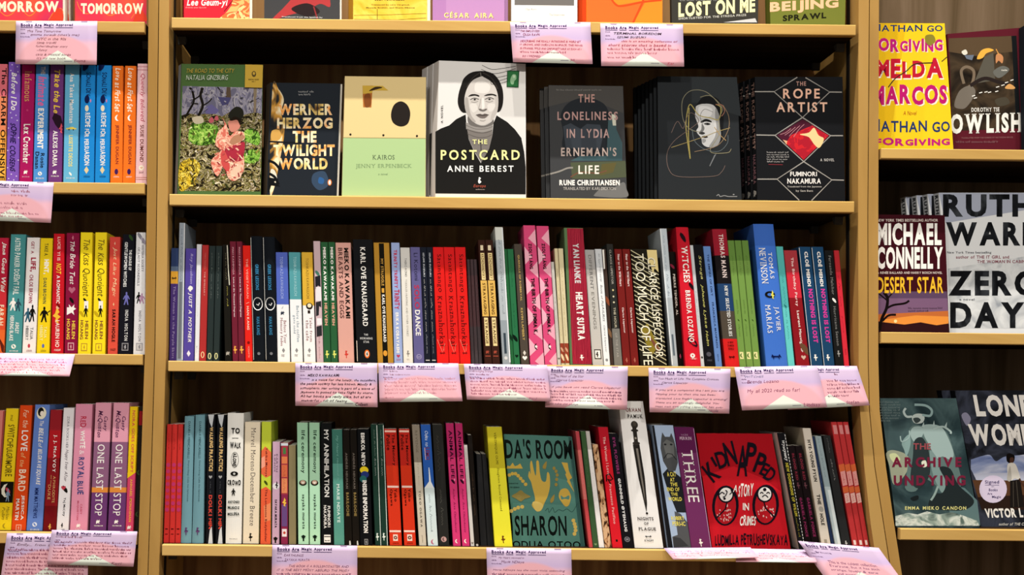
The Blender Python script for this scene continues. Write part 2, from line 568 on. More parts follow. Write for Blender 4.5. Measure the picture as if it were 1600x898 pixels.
PARTN = {'T': 'title', 'A': 'author_name', 'S': 'small_print', 'H': 'title', 'M': 'publisher_mark', 'I': 'spine_picture', 'P': 'spine_picture', 'L': 'spine_picture'}
LAST = {}
SPINES = []
def sp(row, geo, col, look, items=(), **kw):
    SPINES.append((row, geo, col, look, items, kw))
ORD = {(0, 2): 'left twin,', (1, 2): 'right twin,', (0, 3): 'left triplet,', (1, 3): 'middle triplet,', (2, 3): 'right triplet,'}
def build_spine(row, geo, col, look, items, kw):
    xt0, xt1, yt, xb0, xb1 = [float(q) for q in geo.split()]
    zb = ZTOP[row] + 0.0004
    bx0, by0, bx1, by1, bth = BOARD[row]
    yb = by0 + (by1 - by0) * ((xb0 + xb1) / 2 - bx0) / (bx1 - bx0)
    rnd = random.Random(look + geo)
    hard = kw.get('hard', 0)
    yf = 0.017 + rnd.uniform(0, 0.003) + kw.get('rec', 0)
    bulge = 0.0025 if hard else 0.0
    dep = kw.get('dep', 0.14 if hard else 0.12)
    bl, br = P(xb0, yb, yf).x, P(xb1, yb, yf).x
    tp = P((xt0 + xt1) / 2, yt, yf)
    tl, tr = P(xt0, yt, yf).x, P(xt1, yt, yf).x
    zt = tp.z
    # keep clear of the previous spine on this shelf
    if row in LAST:
        pbl, ptl, pzt = LAST[row]
        g = 0.00035
        if bl < pbl + g:
            bl = pbl + g
        zmin = min(zt, pzt)
        f = (zmin - zb) / (zt - zb)
        fp = (zmin - zb) / (pzt - zb)
        need = pbl + (ptl - pbl) * fp + g
        have = bl + (tl - bl) * f
        if have < need:
            tl += (need - have) / max(f, 0.3)
        br = max(br, bl + 0.003)
        tr = max(tr, tl + 0.003)
    lo, hi = post_limits(row)
    bl, tl = max(bl, lo(zb)), max(tl, lo(zt))
    br, tr = min(br, hi(zb)), min(tr, hi(zt))
    LAST[row] = (br, tr, zt)
    org = Vector(((bl + br) / 2, yf, zb))
    root = empty('book', org)
    cp = kw.get('cp')
    lab = look
    if cp:
        lab = ORD[cp] + ' ' + look
    if len(lab.split()) <= 12:
        lab = lab + ' on ' + ROWNAME[row]
    tag(root, lab, 'book', 'books on the ' + ROWNAME[row])
    # cover: spine, front and back boards in one wrapped sheet
    t = 0.0022 if hard else 0.0006
    levels = [(zt, col)]
    bands = kw.get('bands', ())  # printed blocks; on many spines a darker top paints in the board shadow
    for (y, h) in bands:
        levels.append((P((xt0 + xb0) / 2, y, yf).z, h))
    levels.append((zb, None))
    def xs(z):
        f = (z - zb) / (zt - zb)
        return bl + (tl - bl) * f, br + (tr - br) * f
    def surf(a):
        return yf - bulge * (1 - (2 * a - 1) ** 2)
    mb = MB()
    def ring(z):
        l, r = xs(z)
        w = r - l
        pts = []
        if hard:
            for i in range(9):
                a = i / 8
                pts.append((l + w * a, surf(a)))
        else:
            c = min(0.0008, w * 0.12)
            pts += [(l, yf + c), (l + c, yf), (r - c, yf), (r, yf + c)]
        nfront = len(pts)
        pts += [(r, yf + dep), (r - t, yf + dep), (r - t, yf + t + .0012), (l + t, yf + t + .0012), (l + t, yf + dep), (l, yf + dep)]
        return [(x, y, z) for x, y in pts], nfront
    rings = []
    for z, h in levels:
        rr, nf = ring(z)
        rings.append(rr)
    n = len(rings[0])
    side = kw.get('side')
    for i in range(len(rings) - 1):
        base = len(mb.v)
        mb.v += rings[i] + rings[i + 1]
        for q in range(n):
            r = (q + 1) % n
            mb.f.append((base + q, base + n + q, base + n + r, base + r))
            c = levels[i][1]
            if side and (q == n - 1):
                c = side
            mb.mi.append(mb.m(c))
    for ri, c in ((0, levels[0][1]), (-1, levels[-2][1])):
        base = len(mb.v)
        rr = rings[ri]
        mb.v += rr
        k = mb.m(c)
        e = nf
        for idx in ([*range(nf), e + 2, e + 3], [nf - 1, e, e + 1, e + 2], [0, e + 3, e + 4, e + 5]):
            mb.f.append(tuple(base + q for q in idx))
            mb.mi.append(k)
    o = mb.build('cover', root, org)
    fix_normals(o)
    # page block
    ins = 0.0025 if hard else 0.0004
    pg = MB()
    def pring(z):
        l, r = xs(z)
        return [Vector((l + t + .0001, yf + t + .0014, z)), Vector((r - t - .0001, yf + t + .0014, z)), Vector((r - t - .0001, yf + dep - ins - .001, z)), Vector((l + t + .0001, yf + dep - ins - .001, z))]
    pg.prism(pring(zb + ins), pring(zt - ins), kw.get('pages', page_m))
    o = pg.build('page_block', root, org)
    fix_normals(o)
    # lettering and pictures
    parts = {}
    npic = sum(1 for q in items if q[0] in 'IPL')
    wpx = ((xt1 - xt0) + (xb1 - xb0)) / 2
    lay = [0.0004 if hard else 0.00006]
    def S(a, y, e):
        a = min(max(a, 0.004), 0.996)
        z = P((xt0 + xb0) / 2, y, yf).z
        l, r = xs(z)
        return Vector((l + (r - l) * a, surf(a) - e, z))
    for it in items:
        k = it[0]
        pn = PARTN[k]
        m_ = parts.setdefault((pn, len(parts)) if k in 'TASH' or (k in 'IPL' and npic <= 4) else pn, MB())
        lay[0] += 0.000012
        e = lay[0]
        if k in 'TAS':
            _, txt, st, c, y0, y1 = it[:6]
            a0, a1 = (it[6], it[7]) if len(it) > 7 else (0.24, 0.78)
            add_text(m_, txt, st, c, lambda s, t2: S(a0 + (a1 - a0) * t2, y0 + (y1 - y0) * s, e))
        elif k == 'H':
            _, txt, st, c, y0, y1, a0, a1 = it
            add_text(m_, txt, st, c, lambda s, t2: S(a0 + (a1 - a0) * s, y1 + (y0 - y1) * t2, e))
        elif k in 'MI':
            _, nm, c, y, sz = it[:5]
            a = it[5] if len(it) > 5 else 0.5
            pts = MARK[nm]
            sz2 = it[6] if len(it) > 6 else sz
            add_poly(m_, [(a + px * sz2 / wpx, y + py * sz) for px, py in pts], c, lambda u, v: S(u, v, e))
        elif k == 'P':
            add_poly(m_, it[2], it[1], lambda u, v: S(u, v, e))
        elif k == 'L':
            add_line_sp = [(a * wpx, y) for a, y in it[3]]
            add_line(m_, add_line_sp, it[2], it[1], lambda u, v: S(u / wpx, v, e))
    for pn, m_ in parts.items():
        if m_.v:
            m_.build(pn if isinstance(pn, str) else pn[0], root, org)
    return root

W, K, CR = 'f4f0ea', '15130f', 'f0e6c8'
# ---- left bay, upper row
sp('L1', '-7 11.5 100 -12 8', 'e0707c', 'pink to orange book with black capitals, cut by the photo edge', [('T', 'The CHARM OFFENSIVE', 'b', K, 106, 282, .55, .95)], bands=[(150, 'ea8a60'), (205, 'f3a548'), (240, 'f5b24a')])
sp('L1', '13.5 32 97 9.5 29.5', '7c56ba', 'violet book sprinkled with white dots',
   [('T', 'Before I Do', 'bij', W, 113, 172), ('A', 'SOPHIE COUSENS', 'bij', '1c1440', 192, 268)] +
   [('I', 'dot', 'd9cdf2', y, 1.1, a) for y, a in ((101, .3), (104, .75), (110, .2), (112, .8), (176, .25), (180, .7), (184, .35), (188, .8), (200, .1), (215, .93), (235, .08), (250, .93), (262, .1), (272, .4), (275, .8), (279, .2), (281, .6))])
sp('L1', '34.5 54.5 101 30 50', 'a8195c', 'magenta book with gold and white lettering', [('T', 'Infamous', 's', 'd9a860', 111, 158), ('A', 'Lex Croucher', 'bs', W, 193, 255), ('M', 'house', W, 268, 4), ('S', 'BOOKS', 'r', 'e0a0c0', 275, 277, .2, .8), ('I', 'dot', 'c03a70', 172, 2)])
sp('L1', '56.5 76 101 51.5 72.5', '4e90d6', 'sky-blue book with pink script above white capitals', [('T', 'THE', 'b', W, 104, 116, .4, .75), ('T', 'Intimate', 'bi', 'e8649c', 119, 165, .2, .85), ('T', 'EXPERIMENT', 'h', W, 169, 232, .25, .7), ('A', 'Rosie', 'b', K, 239, 262, .52, .82), ('A', 'Danan', 'b', K, 237, 263, .12, .42), ('M', 'dot', W, 271, 3.4), ('M', 'leaf', '4e90d6', 271, 2), ('S', 'BERKLEY', 'r', W, 277.4, 279.6, .2, .8)])
sp('L1', '79 99.5 101 75 96', '6e3a7c', 'plum book with yellow brush lettering and a dancer', [('T', 'Take the Lead', 'bij', 'f5cf3f', 109, 191, .28, .78), ('I', 'leaf', '2a1626', 193, 17, .86), ('I', 'flame', 'e0566a', 200, 8, .9), ('A', 'ALEXIS DARIA', 'b', W, 204, 260, .3, .65), ('M', 'house', W, 268, 4), ('S', 'GRIFFIN', 'r', W, 274, 276, .2, .8)])
sp('L1', '102 124 101 98.5 121', '66b2d8', 'pale blue book with a little yellow car', [('T', 'Ana Takes Manhattan', 'b', W, 114, 192, .35, .65), ('I', 'car', 'f0d858', 200, 3.6, .5, 8), ('I', 'dot', K, 202.5, 1.2, .35), ('I', 'dot', K, 202.5, 1.2, .65), ('A', 'LISSETTE DECOS', 'b', 'f2e27a', 211, 260, .35, .62), ('M', 'leaf', W, 271.5, 3), ('S', 'FOREVER', 'r', W, 277, 279, .2, .8)])
for i, g in enumerate(('127 149 102 123 146.5', '151.5 174 102 148 171')):
    sp('L1', g, '1f86d4', 'bright blue book with navy capitals and an ink portrait', [('A', 'SONALI DEV', 'bj', '101c4c', 113, 150, .35, .72), ('P', '101c4c', [(.1, 101.2), (.55, 101.2), (.45, 107), (.25, 111), (.1, 110)]), ('I', 'oval', '101c4c', 155, 6.5, .45), ('I', 'flame', 'e07a9a', 157, 3, .7), ('I', 'oval', 'e8dcc0', 169, 5, .45), ('T', 'RECIPE FOR PERSUASION', 'bj', W, 176, 258, .32, .7), ('M', 'diamond', 'd8c8a0', 265.5, 6), ('S', 'AVON', 'r', '0f3c70', 274, 277, .3, .75)], cp=(i, 2))
for i, g in enumerate(('176 192.5 103 172 191', '195.5 212.5 103 191.5 211')):
    sp('L1', g, 'ee7424', 'orange book with white script and a white bird', [('T', 'Love at First Set', 'bij', 'fae6d0', 106, 175), ('I', 'moon', W, 184, 5), ('A', 'JENNIFER DUGAN', 'b', '8a2c28', 195, 256, .34, .68), ('M', 'oval', '40205a', 268, 4.5), ('S', 'AVON', 'r', W, 275, 277, .25, .75)], cp=(i, 2))
sp('L1', '215 231 99.5 211.5 229.5', 'ecc0c6', 'pale pink book with crimson script, rightmost', [('T', 'Queerly Beloved', 'ij', 'b0324c', 115, 190), ('A', 'SUSIE DUMOND', 'b', '7a4038', 195, 253, .35, .68), ('M', 'dot', 'f4ead6', 262, 4.5), ('M', 'heart', 'd8a890', 262, 2), ('S', 'DIAL', 'r', '7a4038', 268, 271, .3, .7), ('L', 'b0324c', .7, [(0, 104), (1, 104)]), ('L', 'b0324c', .7, [(0, 109), (1, 109)]), ('L', 'c07060', .8, [(0, 277), (1, 277)]), ('L', 'c07060', .8, [(0, 280), (1, 280)])])
# ---- left bay, middle row
sp('L2', '-3 13.5 371.5 -13 6', 'c02440', 'crimson to orange book with white script at the photo edge', [('T', 'Jana Goes Wild', 'bij', W, 378, 456, .4, .9), ('A', 'FARAH', 'b', 'f4e0c0', 476, 508, .45, .85), ('P', '5a2018', [(.5, 525), (1, 540), (1, 552), (.8, 548)])], bands=[(440, 'c83038'), (480, 'dc5030'), (515, 'e86a30')])
sp('L2', '17 40.5 366 8.5 33', '4a9496', 'teal book with white capitals and a white-clad couple', [('T', "ASTRID PARKER DOESN'T FAIL", 'bj', 'e8f0ea', 371, 460, .3, .72), ('I', 'man', W, 475, 10, .35, 8), ('I', 'man', '2a4a58', 476, 10, .68, 7), ('A', 'ASHLEY', 'b', W, 503, 521, .55, .8), ('A', 'HERRING BLAKE', 'b', W, 493, 532, .2, .45), ('M', 'dot', W, 541, 4), ('M', 'leaf', '4a9496', 541, 2.4), ('S', 'BERKLEY', 'r', W, 547, 549.5, .25, .8)])
sp('L2', '42.5 62 371 34.5 55', 'efe9e8', 'white book with dark red capitals and an embracing couple', [('T', 'GET A', 'b', '9a3048', 377, 396, .35, .6), ('T', 'LIFE,', 'h', 'a01838', 402, 424, .3, .78), ('T', 'CHLOE BROWN', 'b', '9a2040', 429, 473, .32, .62), ('I', 'man', '2e5a70', 492, 11, .32, 8), ('I', 'man', K, 489, 13, .66, 7), ('A', 'TALIA', 'r', '444444', 511, 530, .55, .78), ('A', 'HIBBERT', 'r', '444444', 509, 531, .2, .42), ('M', 'oval', 'c04050', 540, 3.2), ('S', 'AVON', 'r', 'a05050', 546, 549, .3, .75)])
sp('L2', '63.5 82.5 372 57 77', 'f2d21e', 'yellow book with a black guitar player and white capitals', [('T', 'TAKE A', 'b', '4a4a20', 380, 399, .35, .65), ('T', 'HINT,', 'h', W, 405, 428, .3, .75), ('T', 'DANI BROWN', 'b', '4c5a40', 434, 474, .34, .62), ('I', 'man', K, 491, 12, .5, 9), ('L', K, 1.5, [(.4, 493), (.98, 485)]), ('A', 'TALIA', 'b', 'fbf0a0', 510, 528, .52, .75), ('A', 'HIBBERT', 'b', 'fbf0a0', 508, 532, .2, .43), ('M', 'oval', '5a6ab0', 540, 3.2), ('S', 'AVON', 'r', '807020', 546, 549, .3, .75)])
sp('L2', '84 100.5 365 79.5 98.5', 'c81c28', 'scarlet book with a yellow-haired figure', [('T', 'LUCIE YI IS', 'b', 'f4c8c0', 370, 407, .38, .66), ('T', 'NOT', 'bi', 'f6c83c', 411, 428, .3, .75), ('T', 'A ROMANTIC', 'b', W, 430, 474, .36, .66), ('I', 'flame', 'f2bc3a', 492, 13, .42, 12), ('I', 'dot', 'e8b890', 480, 3, .5), ('I', 'leaf', '7a1010', 477, 4, .55), ('A', 'LAUREN HO', 'b', 'f8e0d8', 500, 542, .34, .68), ('S', 'PUTNAM', 'r', W, 545, 548, .25, .8)])
sp('L2', '104 124 364 100.5 120.5', '86163c', 'maroon book with white script and a white-shirted figure', [('I', 'flame', 'd07a90', 371, 3.5, .5), ('T', 'The Bride Test', 'ij', W, 377, 444, .3, .72), ('I', 'heart', 'b06078', 453, 6), ('I', 'leaf', K, 469, 5, .5), ('I', 'house', W, 482, 10, .5, 9), ('A', 'HELEN', 'b', 'f0d048', 501, 529, .55, .8), ('A', 'HOANG', 'b', 'f0d048', 498, 530, .15, .4), ('M', 'box', 'd0a0a8', 541, 6), ('M', 'box', '86163c', 541, 4.5), ('M', 'flame', 'd0a0a8', 541, 3.5)])
for i, g in enumerate(('126 144.5 363 121.5 141', '149 167 363 144 164')):
    sp('L2', g, 'f6dc24', 'lemon-yellow book with brown brush script and a slim figure', [('T', 'The Kiss Quotient', 'ij', '4a3418', 374, 463, .22, .85), ('I', 'leaf', K, 469, 4, .5), ('I', 'box', W, 476, 6, .6, 4), ('I', 'man', K, 486, 9, .58, 5), ('I', 'leaf', 'c8a818', 490, 5, .25), ('A', 'HELEN', 'b', '7a3a30', 501, 529, .55, .8), ('A', 'HOANG', 'b', '7a3a30', 500, 530, .15, .4), ('M', 'box', 'b08a30', 542, 6), ('M', 'box', 'f6dc24', 542, 4.6), ('M', 'flame', 'b08a30', 542, 3.5)], cp=(i, 2))
sp('L2', '171.5 188 370 168 183.5', 'd4483f', 'coral-red book with cream script above black capitals', [('T', 'Just Like Magic', 'ij', 'f2cfa0', 386, 463, .3, .75), ('A', 'SARAH HOGLE', 'h', '28100c', 483, 534, .38, .72), ('I', 'flame', 'f0d8a0', 475, 2.5), ('I', 'flame', 'f0c0a0', 380, 2.5), ('S', 'PUTNAM', 'r', '30100c', 544, 548, .25, .8)], bands=[(398, 'd8503f')])
sp('L2', '192 210.5 366 184 206', '16161e', 'black book with white capitals and a small blue figure', [('I', 'leaf', '2e4a22', 371, 5, .7), ('T', 'THE LEAGUE OF', 'b', 'e8e8e8', 390, 422, .58, .8), ('T', 'GENTLEWOMEN WITCHES', 'b', 'e8e8e8', 378, 448, .2, .45), ('I', 'man', '6a6ab0', 466, 10, .48, 7), ('A', 'INDIA HOLTON', 'bw', 'dcdcdc', 484, 532, .42, .66), ('M', 'box', '8a8a90', 541.5, 6, .5), ('M', 'box', '2a2a30', 541.5, 4.6, .5), ('M', 'flame', 'b0b0b8', 541.5, 3.5)])
sp('L2', '213 228 363 208 227', 'e6e6ea', 'white book with grey lettering and a dancing couple, rightmost', [('I', 'leaf', '8a8a94', 369, 6, .4), ('I', 'leaf', 'a8a0b4', 376, 6, .75), ('T', 'THE WISTERIA SOCIETY', 'b', '84848c', 372, 424, .58, .8), ('T', 'OF LADY SCOUNDRELS', 'b', '84848c', 386, 446, .2, .42), ('I', 'man', K, 465, 9, .38, 6), ('I', 'man', 'b890b0', 466, 8, .66, 7), ('A', 'INDIA HOLTON', 'bw', '7c7c84', 485, 533, .4, .62), ('M', 'box', 'a0a0a8', 541.5, 6), ('M', 'box', 'c8c8cc', 541.5, 4.6), ('M', 'flame', '707078', 541.5, 3.5)])
# ---- left bay, lower row
sp('L3', '-6 6.5 641 -18 -6', 'd88078', 'salmon pink book cut off by the photo edge', [('L', '9a2a30', 1.2, [(.95, 642), (.95, 828)])])
sp('L3', '9.6 29 638 -4.5 17', 'efcf20', 'yellow book with looping olive lettering and a black moon panel', [('S', 'mul', 'r', '5a4c10', 648, 657, .4, .65), ('T', 'SWITCHFUL', 'bj', '6a5a14', 663, 707, .25, .82), ('T', 'GRIMOIRE', 'bj', '6a5a14', 707, 744, .25, .82), ('P', '15130f', [(0, 752), (1, 752), (1, 785), (0, 785)]), ('I', 'moon', 'e4e0d0', 766, 11, .4, 9), ('I', 'leaf', 'c03a50', 766, 5, .6), ('I', 'man', '7a90a8', 773, 10, .6, 5), ('A', 'Marlon', 'ij', '80701c', 791, 811, .55, .8), ('A', 'Pollin', 'ij', '80701c', 792, 811, .25, .48), ('M', 'moon', 'a89020', 821, 4)])
sp('L3', '31.5 50.5 633 17.5 40', 'e04a1a', 'red-orange book with white capitals and cream script', [('T', 'For the', 'ij', 'f2d0b0', 640, 668, .3, .75), ('T', 'LOVE', 'b', W, 672, 704, .28, .8), ('T', 'of the', 'ij', 'f2c080', 707, 729, .3, .7), ('T', 'BARD', 'b', 'f6e0c8', 733, 767, .28, .8), ('A', 'JESSICA', 'b', W, 773, 812, .55, .8), ('A', 'MARTIN', 'b', W, 779, 812, .2, .45), ('M', 'box', 'f0a888', 824, 5), ('M', 'box', 'e04a1a', 824, 3.6), ('M', 'flame', 'f0a888', 824, 3)])
sp('L3', '55 78 632 41 66', '6484cc', 'cornflower-blue book with an oval cameo at the top', [('I', 'oval', 'f0ead0', 645, 9.5, .47, 13), ('I', 'oval', K, 643, 7, .42, 8), ('I', 'oval', 'f4e8dc', 645.5, 4, .5, 5), ('T', 'The', 'i', W, 657, 665, .4, .65), ('T', 'BELLE', 'bis', W, 668, 691, .38, .68), ('T', 'of', 'i', W, 692, 699, .4, .65), ('T', 'BELGRAVE SQUARE', 'bis', W, 701, 757, .36, .68), ('A', 'MIMI MATTHEWS', 'b', '1c2c6c', 762, 809, .36, .62), ('S', 'author of the series', 'x', '3a50a0', 763, 806, .68, .78), ('M', 'dot', 'dce4f4', 819, 4), ('M', 'leaf', '6484cc', 819, 2.6), ('S', 'BERKLEY', 'r', W, 826, 828.5, .25, .8)])
sp('L3', '79 96.5 640 67 87.5', '96222a', 'dark red book with white serif capitals', [('T', 'J. J. McAVOY', 'bs', W, 679, 738, .4, .72), ('A', 'APHRODITE', 's', 'e0b070', 743, 785, .56, .76), ('A', 'and the', 's', 'e0b070', 742, 756, .36, .46), ('A', 'DUKE', 's', 'e0b070', 757, 780, .2, .42), ('M', 'flame', 'd8a84c', 822, 5), ('I', 'leaf', '701018', 800, 8)], bands=[(672, 'b01c24'), (715, '8a1a20'), (790, '701418')])  # darker stretch above the brighter red is painted shelf shadow
sp('L3', '99.5 116 637 88 106.5', 'e8e4e8', 'white book with thin dark script and a small bouquet', [('T', 'ZORA BOOKS HER', 'r', '60606c', 650, 700, .4, .62), ('T', 'Happy Ever After', 'ij', '50404c', 702, 752, .32, .72), ('I', 'leaf', K, 764, 6, .55), ('I', 'heart', 'c04050', 762, 4, .4), ('A', 'Taj McCoy', 'bj', '201c20', 777, 806, .4, .66), ('M', 'flame', K, 820, 4, .45), ('S', 'MIRA', 'r', '404040', 826, 828, .4, .7)])
sp('L3', '118.5 144.5 631 109 136', 'e092ac', 'thick pink book with red, white and navy lettering', [('T', 'RED', 'bj', 'c02c48', 650, 667, .32, .68), ('T', ', WHITE', 'bj', W, 667, 700, .3, .68), ('T', '&', 'r', 'f6dce4', 703, 710, .35, .62), ('T', 'ROYAL BLUE', 'bj', '28407c', 714, 772, .3, .7), ('A', 'CASEY', 'b', 'c8506c', 787, 803, .54, .66), ('A', 'McQUISTON', 'b', 'c8506c', 782, 812, .34, .46), ('M', 'house', W, 820, 4), ('S', 'GRIFFIN', 'r', W, 826, 828, .3, .7)])
for i, g in enumerate(('149.5 174 629 140 165.5', '177.5 202 629 168 195')):
    sp('L3', g, 'e09cb0', 'book banded pink over mauve and purple', [('A', 'Casey', 'bij', '5a2a50', 650, 673, .52, .82), ('A', 'McQuiston', 'bij', '5a2a50', 641, 683, .16, .5), ('T', 'ONE LAST STOP', 's', W, 694, 805, .26, .7), ('M', 'house', W, 814, 4), ('S', 'GRIFFIN', 'r', W, 820, 822, .25, .8)], bands=[(690, '8a5c7c'), (761, 'dc8a3c'), (769, '6a3a70')], cp=(i, 2))
sp('L3', '203 215.5 635 195.5 208', 'f4cc1e', 'narrow yellow book turning pink below, with pink capitals', [('T', 'NORA GOES OFF SCRIPT', 'b', 'd8504c', 641, 738, .35, .7), ('A', 'ANNABEL MONAGHAN', 'b', 'f0b040', 748, 815, .38, .68), ('M', 'house', W, 823, 4), ('P', 'f4cc1e', [(0, 738), (1, 738), (0, 747)])], bands=[(738, 'd4476c')])
sp('L3', '217.5 224 634 209.5 217', '2a2420', 'black sliver of a book against the left bay post', [('P', 'a02028', [(.1, 642), (.9, 642), (.9, 664), (.1, 664)]), ('I', 'moon', '405830', 738, 4), ('I', 'moon', '405830', 803, 4)], rec=.006)

# ---- middle bay, third shelf (left to right)
sp('C2', '267.5 279 387.5 263.5 275', '2e3e66', 'dark purple book with a gold band, leftmost', [('T', 'The Woman in the Purple Skirt', 's', 'a494c4', 447, 560, .3, .72), ('I', 'cat', '3a2a18', 434, 4)], bands=[(416, '5a6c88'), (423.5, 'cf9a35'), (443, '43306e')])
sp('C2', '280 289 348 275.5 285.5', '98a2ae', 'tall thin silver book with dark lettering near the left post', [('T', 'THE LOST MUSIC OF FORGET', 'x', '2e3a4c', 357, 438, .3, .72), ('P', 'f2f4f6', [(.88, 348.5), (1, 348.5), (1, 562), (.88, 562)]), ('P', '6c727a', [(.2, 440), (.7, 440), (.7, 560), (.2, 560)])])
sp('C2', '290 306.5 388 286 303', '5648a0', 'indigo book with white italics and a white moth', [('A', 'Roy Jacobsen', 'ij', 'bcb4e0', 396, 443, .4, .75), ('I', 'flame', W, 450.5, 5, .5, 8), ('I', 'dot', W, 450, 4, .55), ('T', 'JUST A MOTHER', 'bis', W, 457, 535, .32, .72), ('M', 'diamond', 'e8e4f4', 552, 5)])
sp('C2', '307.5 315 381.5 304 310.5', 'd6d8de', 'slim pale grey book right of the indigo moth book', [('T', 'small novels of the far country', 'x', '9aa0a8', 420, 495, .4, .62), ('S', 'press', 'x', '9aa0a8', 540, 552, .3, .7)], bands=[(414, 'e6e8ec')])
sp('C2', '316 326 382.7 311 321.5', 'b03232', 'slim brick-red book with a cream pill mark', [('A', 'YOKO TAWADA', 'r', 'd07068', 395, 421, .4, .62), ('T', 'THE EMISSARY', 'r', 'e8b0a4', 424, 462, .4, .62), ('M', 'oval', 'f0dca8', 554, 5, .5, 4.5), ('M', 'oval', 'b03232', 554, 4, .5, 2.6)])
for i, g in enumerate(('327 336.5 384 322.5 332', '337.5 347 384 333 342')):
    sp('C2', g, '2a3434', 'slim black-green book with a pale pill mark', [('T', 'SCATTERED ALL OVER THE EARTH', 'x', '8a9490', 395, 466, .4, .66), ('M', 'oval', 'e8e8a8', 556, 5, .5, 4.5), ('M', 'oval', '4a5048', 556, 4, .5, 2.6)], cp=(i, 2))
sp('C2', '347.5 358 382 351.5 362', '1c1a16', 'slim black book with yellow lettering and a slanting white edge', [('T', 'FACE IN WATER', 'x', '8a8464', 395, 437, .35, .62), ('A', 'HUAN SAAD', 'x', 'e4d860', 447, 478, .5, .75), ('L', 'f0ecd8', 1.2, [(.72, 383), (.8, 420), (.92, 445)]), ('M', 'house', 'a8a49c', 551, 4)])
for i, g in enumerate(('359 368.5 377 363.5 372', '369.5 378 377 372.7 383')):
    sp('C2', g, '702234', 'slim maroon book with pale lettering and a gold bird', [('A', 'MAKI KASHIMADA', 'r', 'e0a8b4', 386, 429, .35, .65), ('T', 'Love at Six Thousand Degrees', 'b', 'f4dce0', 433, 495, .35, .65), ('M', 'bird', 'e8a848', 546, 6, .5, 6)], cp=(i, 2))
sp('C2', '379 391 383.5 383.5 394.5', 'e4261e', 'bright red book with cream capitals beside the maroon pair', [('T', 'THE VEGETARIAN', 'b', 'f4a090', 404, 466, .38, .66), ('L', 'f4c0b0', .7, [(.3, 474), (.7, 472)]), ('A', 'HAN KANG', 'b', 'f8d8c8', 478, 515, .36, .66), ('M', 'dot', '7a1410', 535, 2.5), ('S', 'HOGARTH', 'r', 'f4b0a0', 541, 558, .4, .62)])
for i, g in enumerate(('391.5 409.5 369 396 414', '411 429 370 415.5 433.3')):
    sp('C2', g, '14181e', 'black book with blue capitals and a white ring', [('T', 'GREEK LESSONS', 'b', '3a84b0', 413, 453, .36, .64), ('I', 'dot', 'f2f2f0', 474.5, 11.5, .5, 8.6), ('I', 'wide', '14181e', 474, 7, .52, 5.5), ('L', 'f2f2f0', 1.2, [(.4, 475), (.55, 477), (.66, 473)]), ('A', 'HAN KANG', 'b', '3a84b0', 495, 523, .36, .64), ('M', 'dot', '70747c', 552, 2.6), ('P', 'd8d8d4', [(.0, 371), (.05, 371), (.05, 562), (.0, 562)])], cp=(i, 2), hard=1)
sp('C2', '430.7 449 394 433.8 453', '5468c0', 'white book with a blue top and a dark cup', [('A', 'TOSHIKAZU KAWAGUCHI', 'r', 'a8b4e8', 401, 466, .36, .6), ('I', 'house', '303848', 488, 4, .5), ('L', 'b0b4b8', .8, [(.4, 482), (.55, 478), (.5, 482)]), ('T', 'Before Your', 's', '8c2c30', 500, 536, .55, .78), ('T', 'Memory Fades', 's', '8c2c30', 496, 540, .22, .48), ('M', 'diamond', '8a8c90', 547, 4), ('S', 'hanover', 'r', '8a8c90', 553, 557, .3, .7)], bands=[(475.5, 'f2f2f4')])
sp('C2', '451 469 394 455 473', '559ea6', 'white book with a teal top and grey-blue serif lettering', [('A', 'TOSHIKAZU KAWAGUCHI', 'r', 'a8d4d8', 401, 462, .4, .64), ('T', 'Before the coffee', 's', '6a8a9c', 477, 534, .55, .78), ('T', 'gets cold', 's', '6a8a9c', 492, 521, .22, .46), ('M', 'diamond', '8a8c90', 547, 4), ('S', 'hanover', 'r', '8a8c90', 553, 557, .3, .7)], bands=[(467.5, 'f2f2f4')])
sp('C2', '471 488 394 475 493', 'ddb03c', 'white book with a gold top and a pocket watch', [('A', 'TOSHIKAZU KAWAGUCHI', 'r', '8a6a28', 403, 466, .38, .62), ('I', 'dot', '2a2018', 478, 6, .6, 6), ('I', 'dot', 'f0e4c0', 477, 3.6, .6), ('I', 'box', '2a2018', 487, 2.5, .55), ('T', 'Tales from', 's', '8a2c20', 495, 534, .58, .8), ('T', 'the cafe', 's', '8a2c20', 500, 532, .24, .5), ('M', 'diamond', '8a8c90', 547, 4), ('S', 'hanover', 'r', '8a8c90', 553, 557, .3, .7)], bands=[(477, 'f2f2f4')])
sp('C2', '489.5 500 376.6 495 505.5', 'cfb4ba', 'slim pale pink book with black and white collage pieces', [('I', 'leaf', '4a7a6a', 427, 5, .5), ('P', '24242a', [(.1, 432), (.9, 430), (.9, 448), (.5, 446), (.1, 452)]), ('P', 'e8e4e8', [(.2, 448), (.95, 448), (.95, 470), (.1, 470)]), ('P', '2c2c30', [(.1, 472), (.9, 470), (.9, 480), (.6, 478), (.5, 492), (.1, 494)]), ('P', '2c2c30', [(.1, 510), (.9, 508), (.9, 524), (.1, 526)]), ('P', 'f0ecf0', [(.2, 497), (.9, 497), (.9, 507), (.2, 508)]), ('T', 'Diego Garcia', 'x', '90404c', 525, 560, .35, .65)])
for i, g in enumerate(('501 512 378 506 516.8', '512.8 523 378 517.5 528')):
    sp('C2', g, '2c5e3a', 'dark green book with white capitals and a lime bird', [('A', 'MIEKO KAWAKAMI', 'h', W, 386, 469, .3, .7), ('T', 'HEAVEN', 'h', 'dca48c', 473, 508, .3, .7), ('M', 'bird', 'd8e070', 553, 6, .5, 6)], cp=(i, 2))
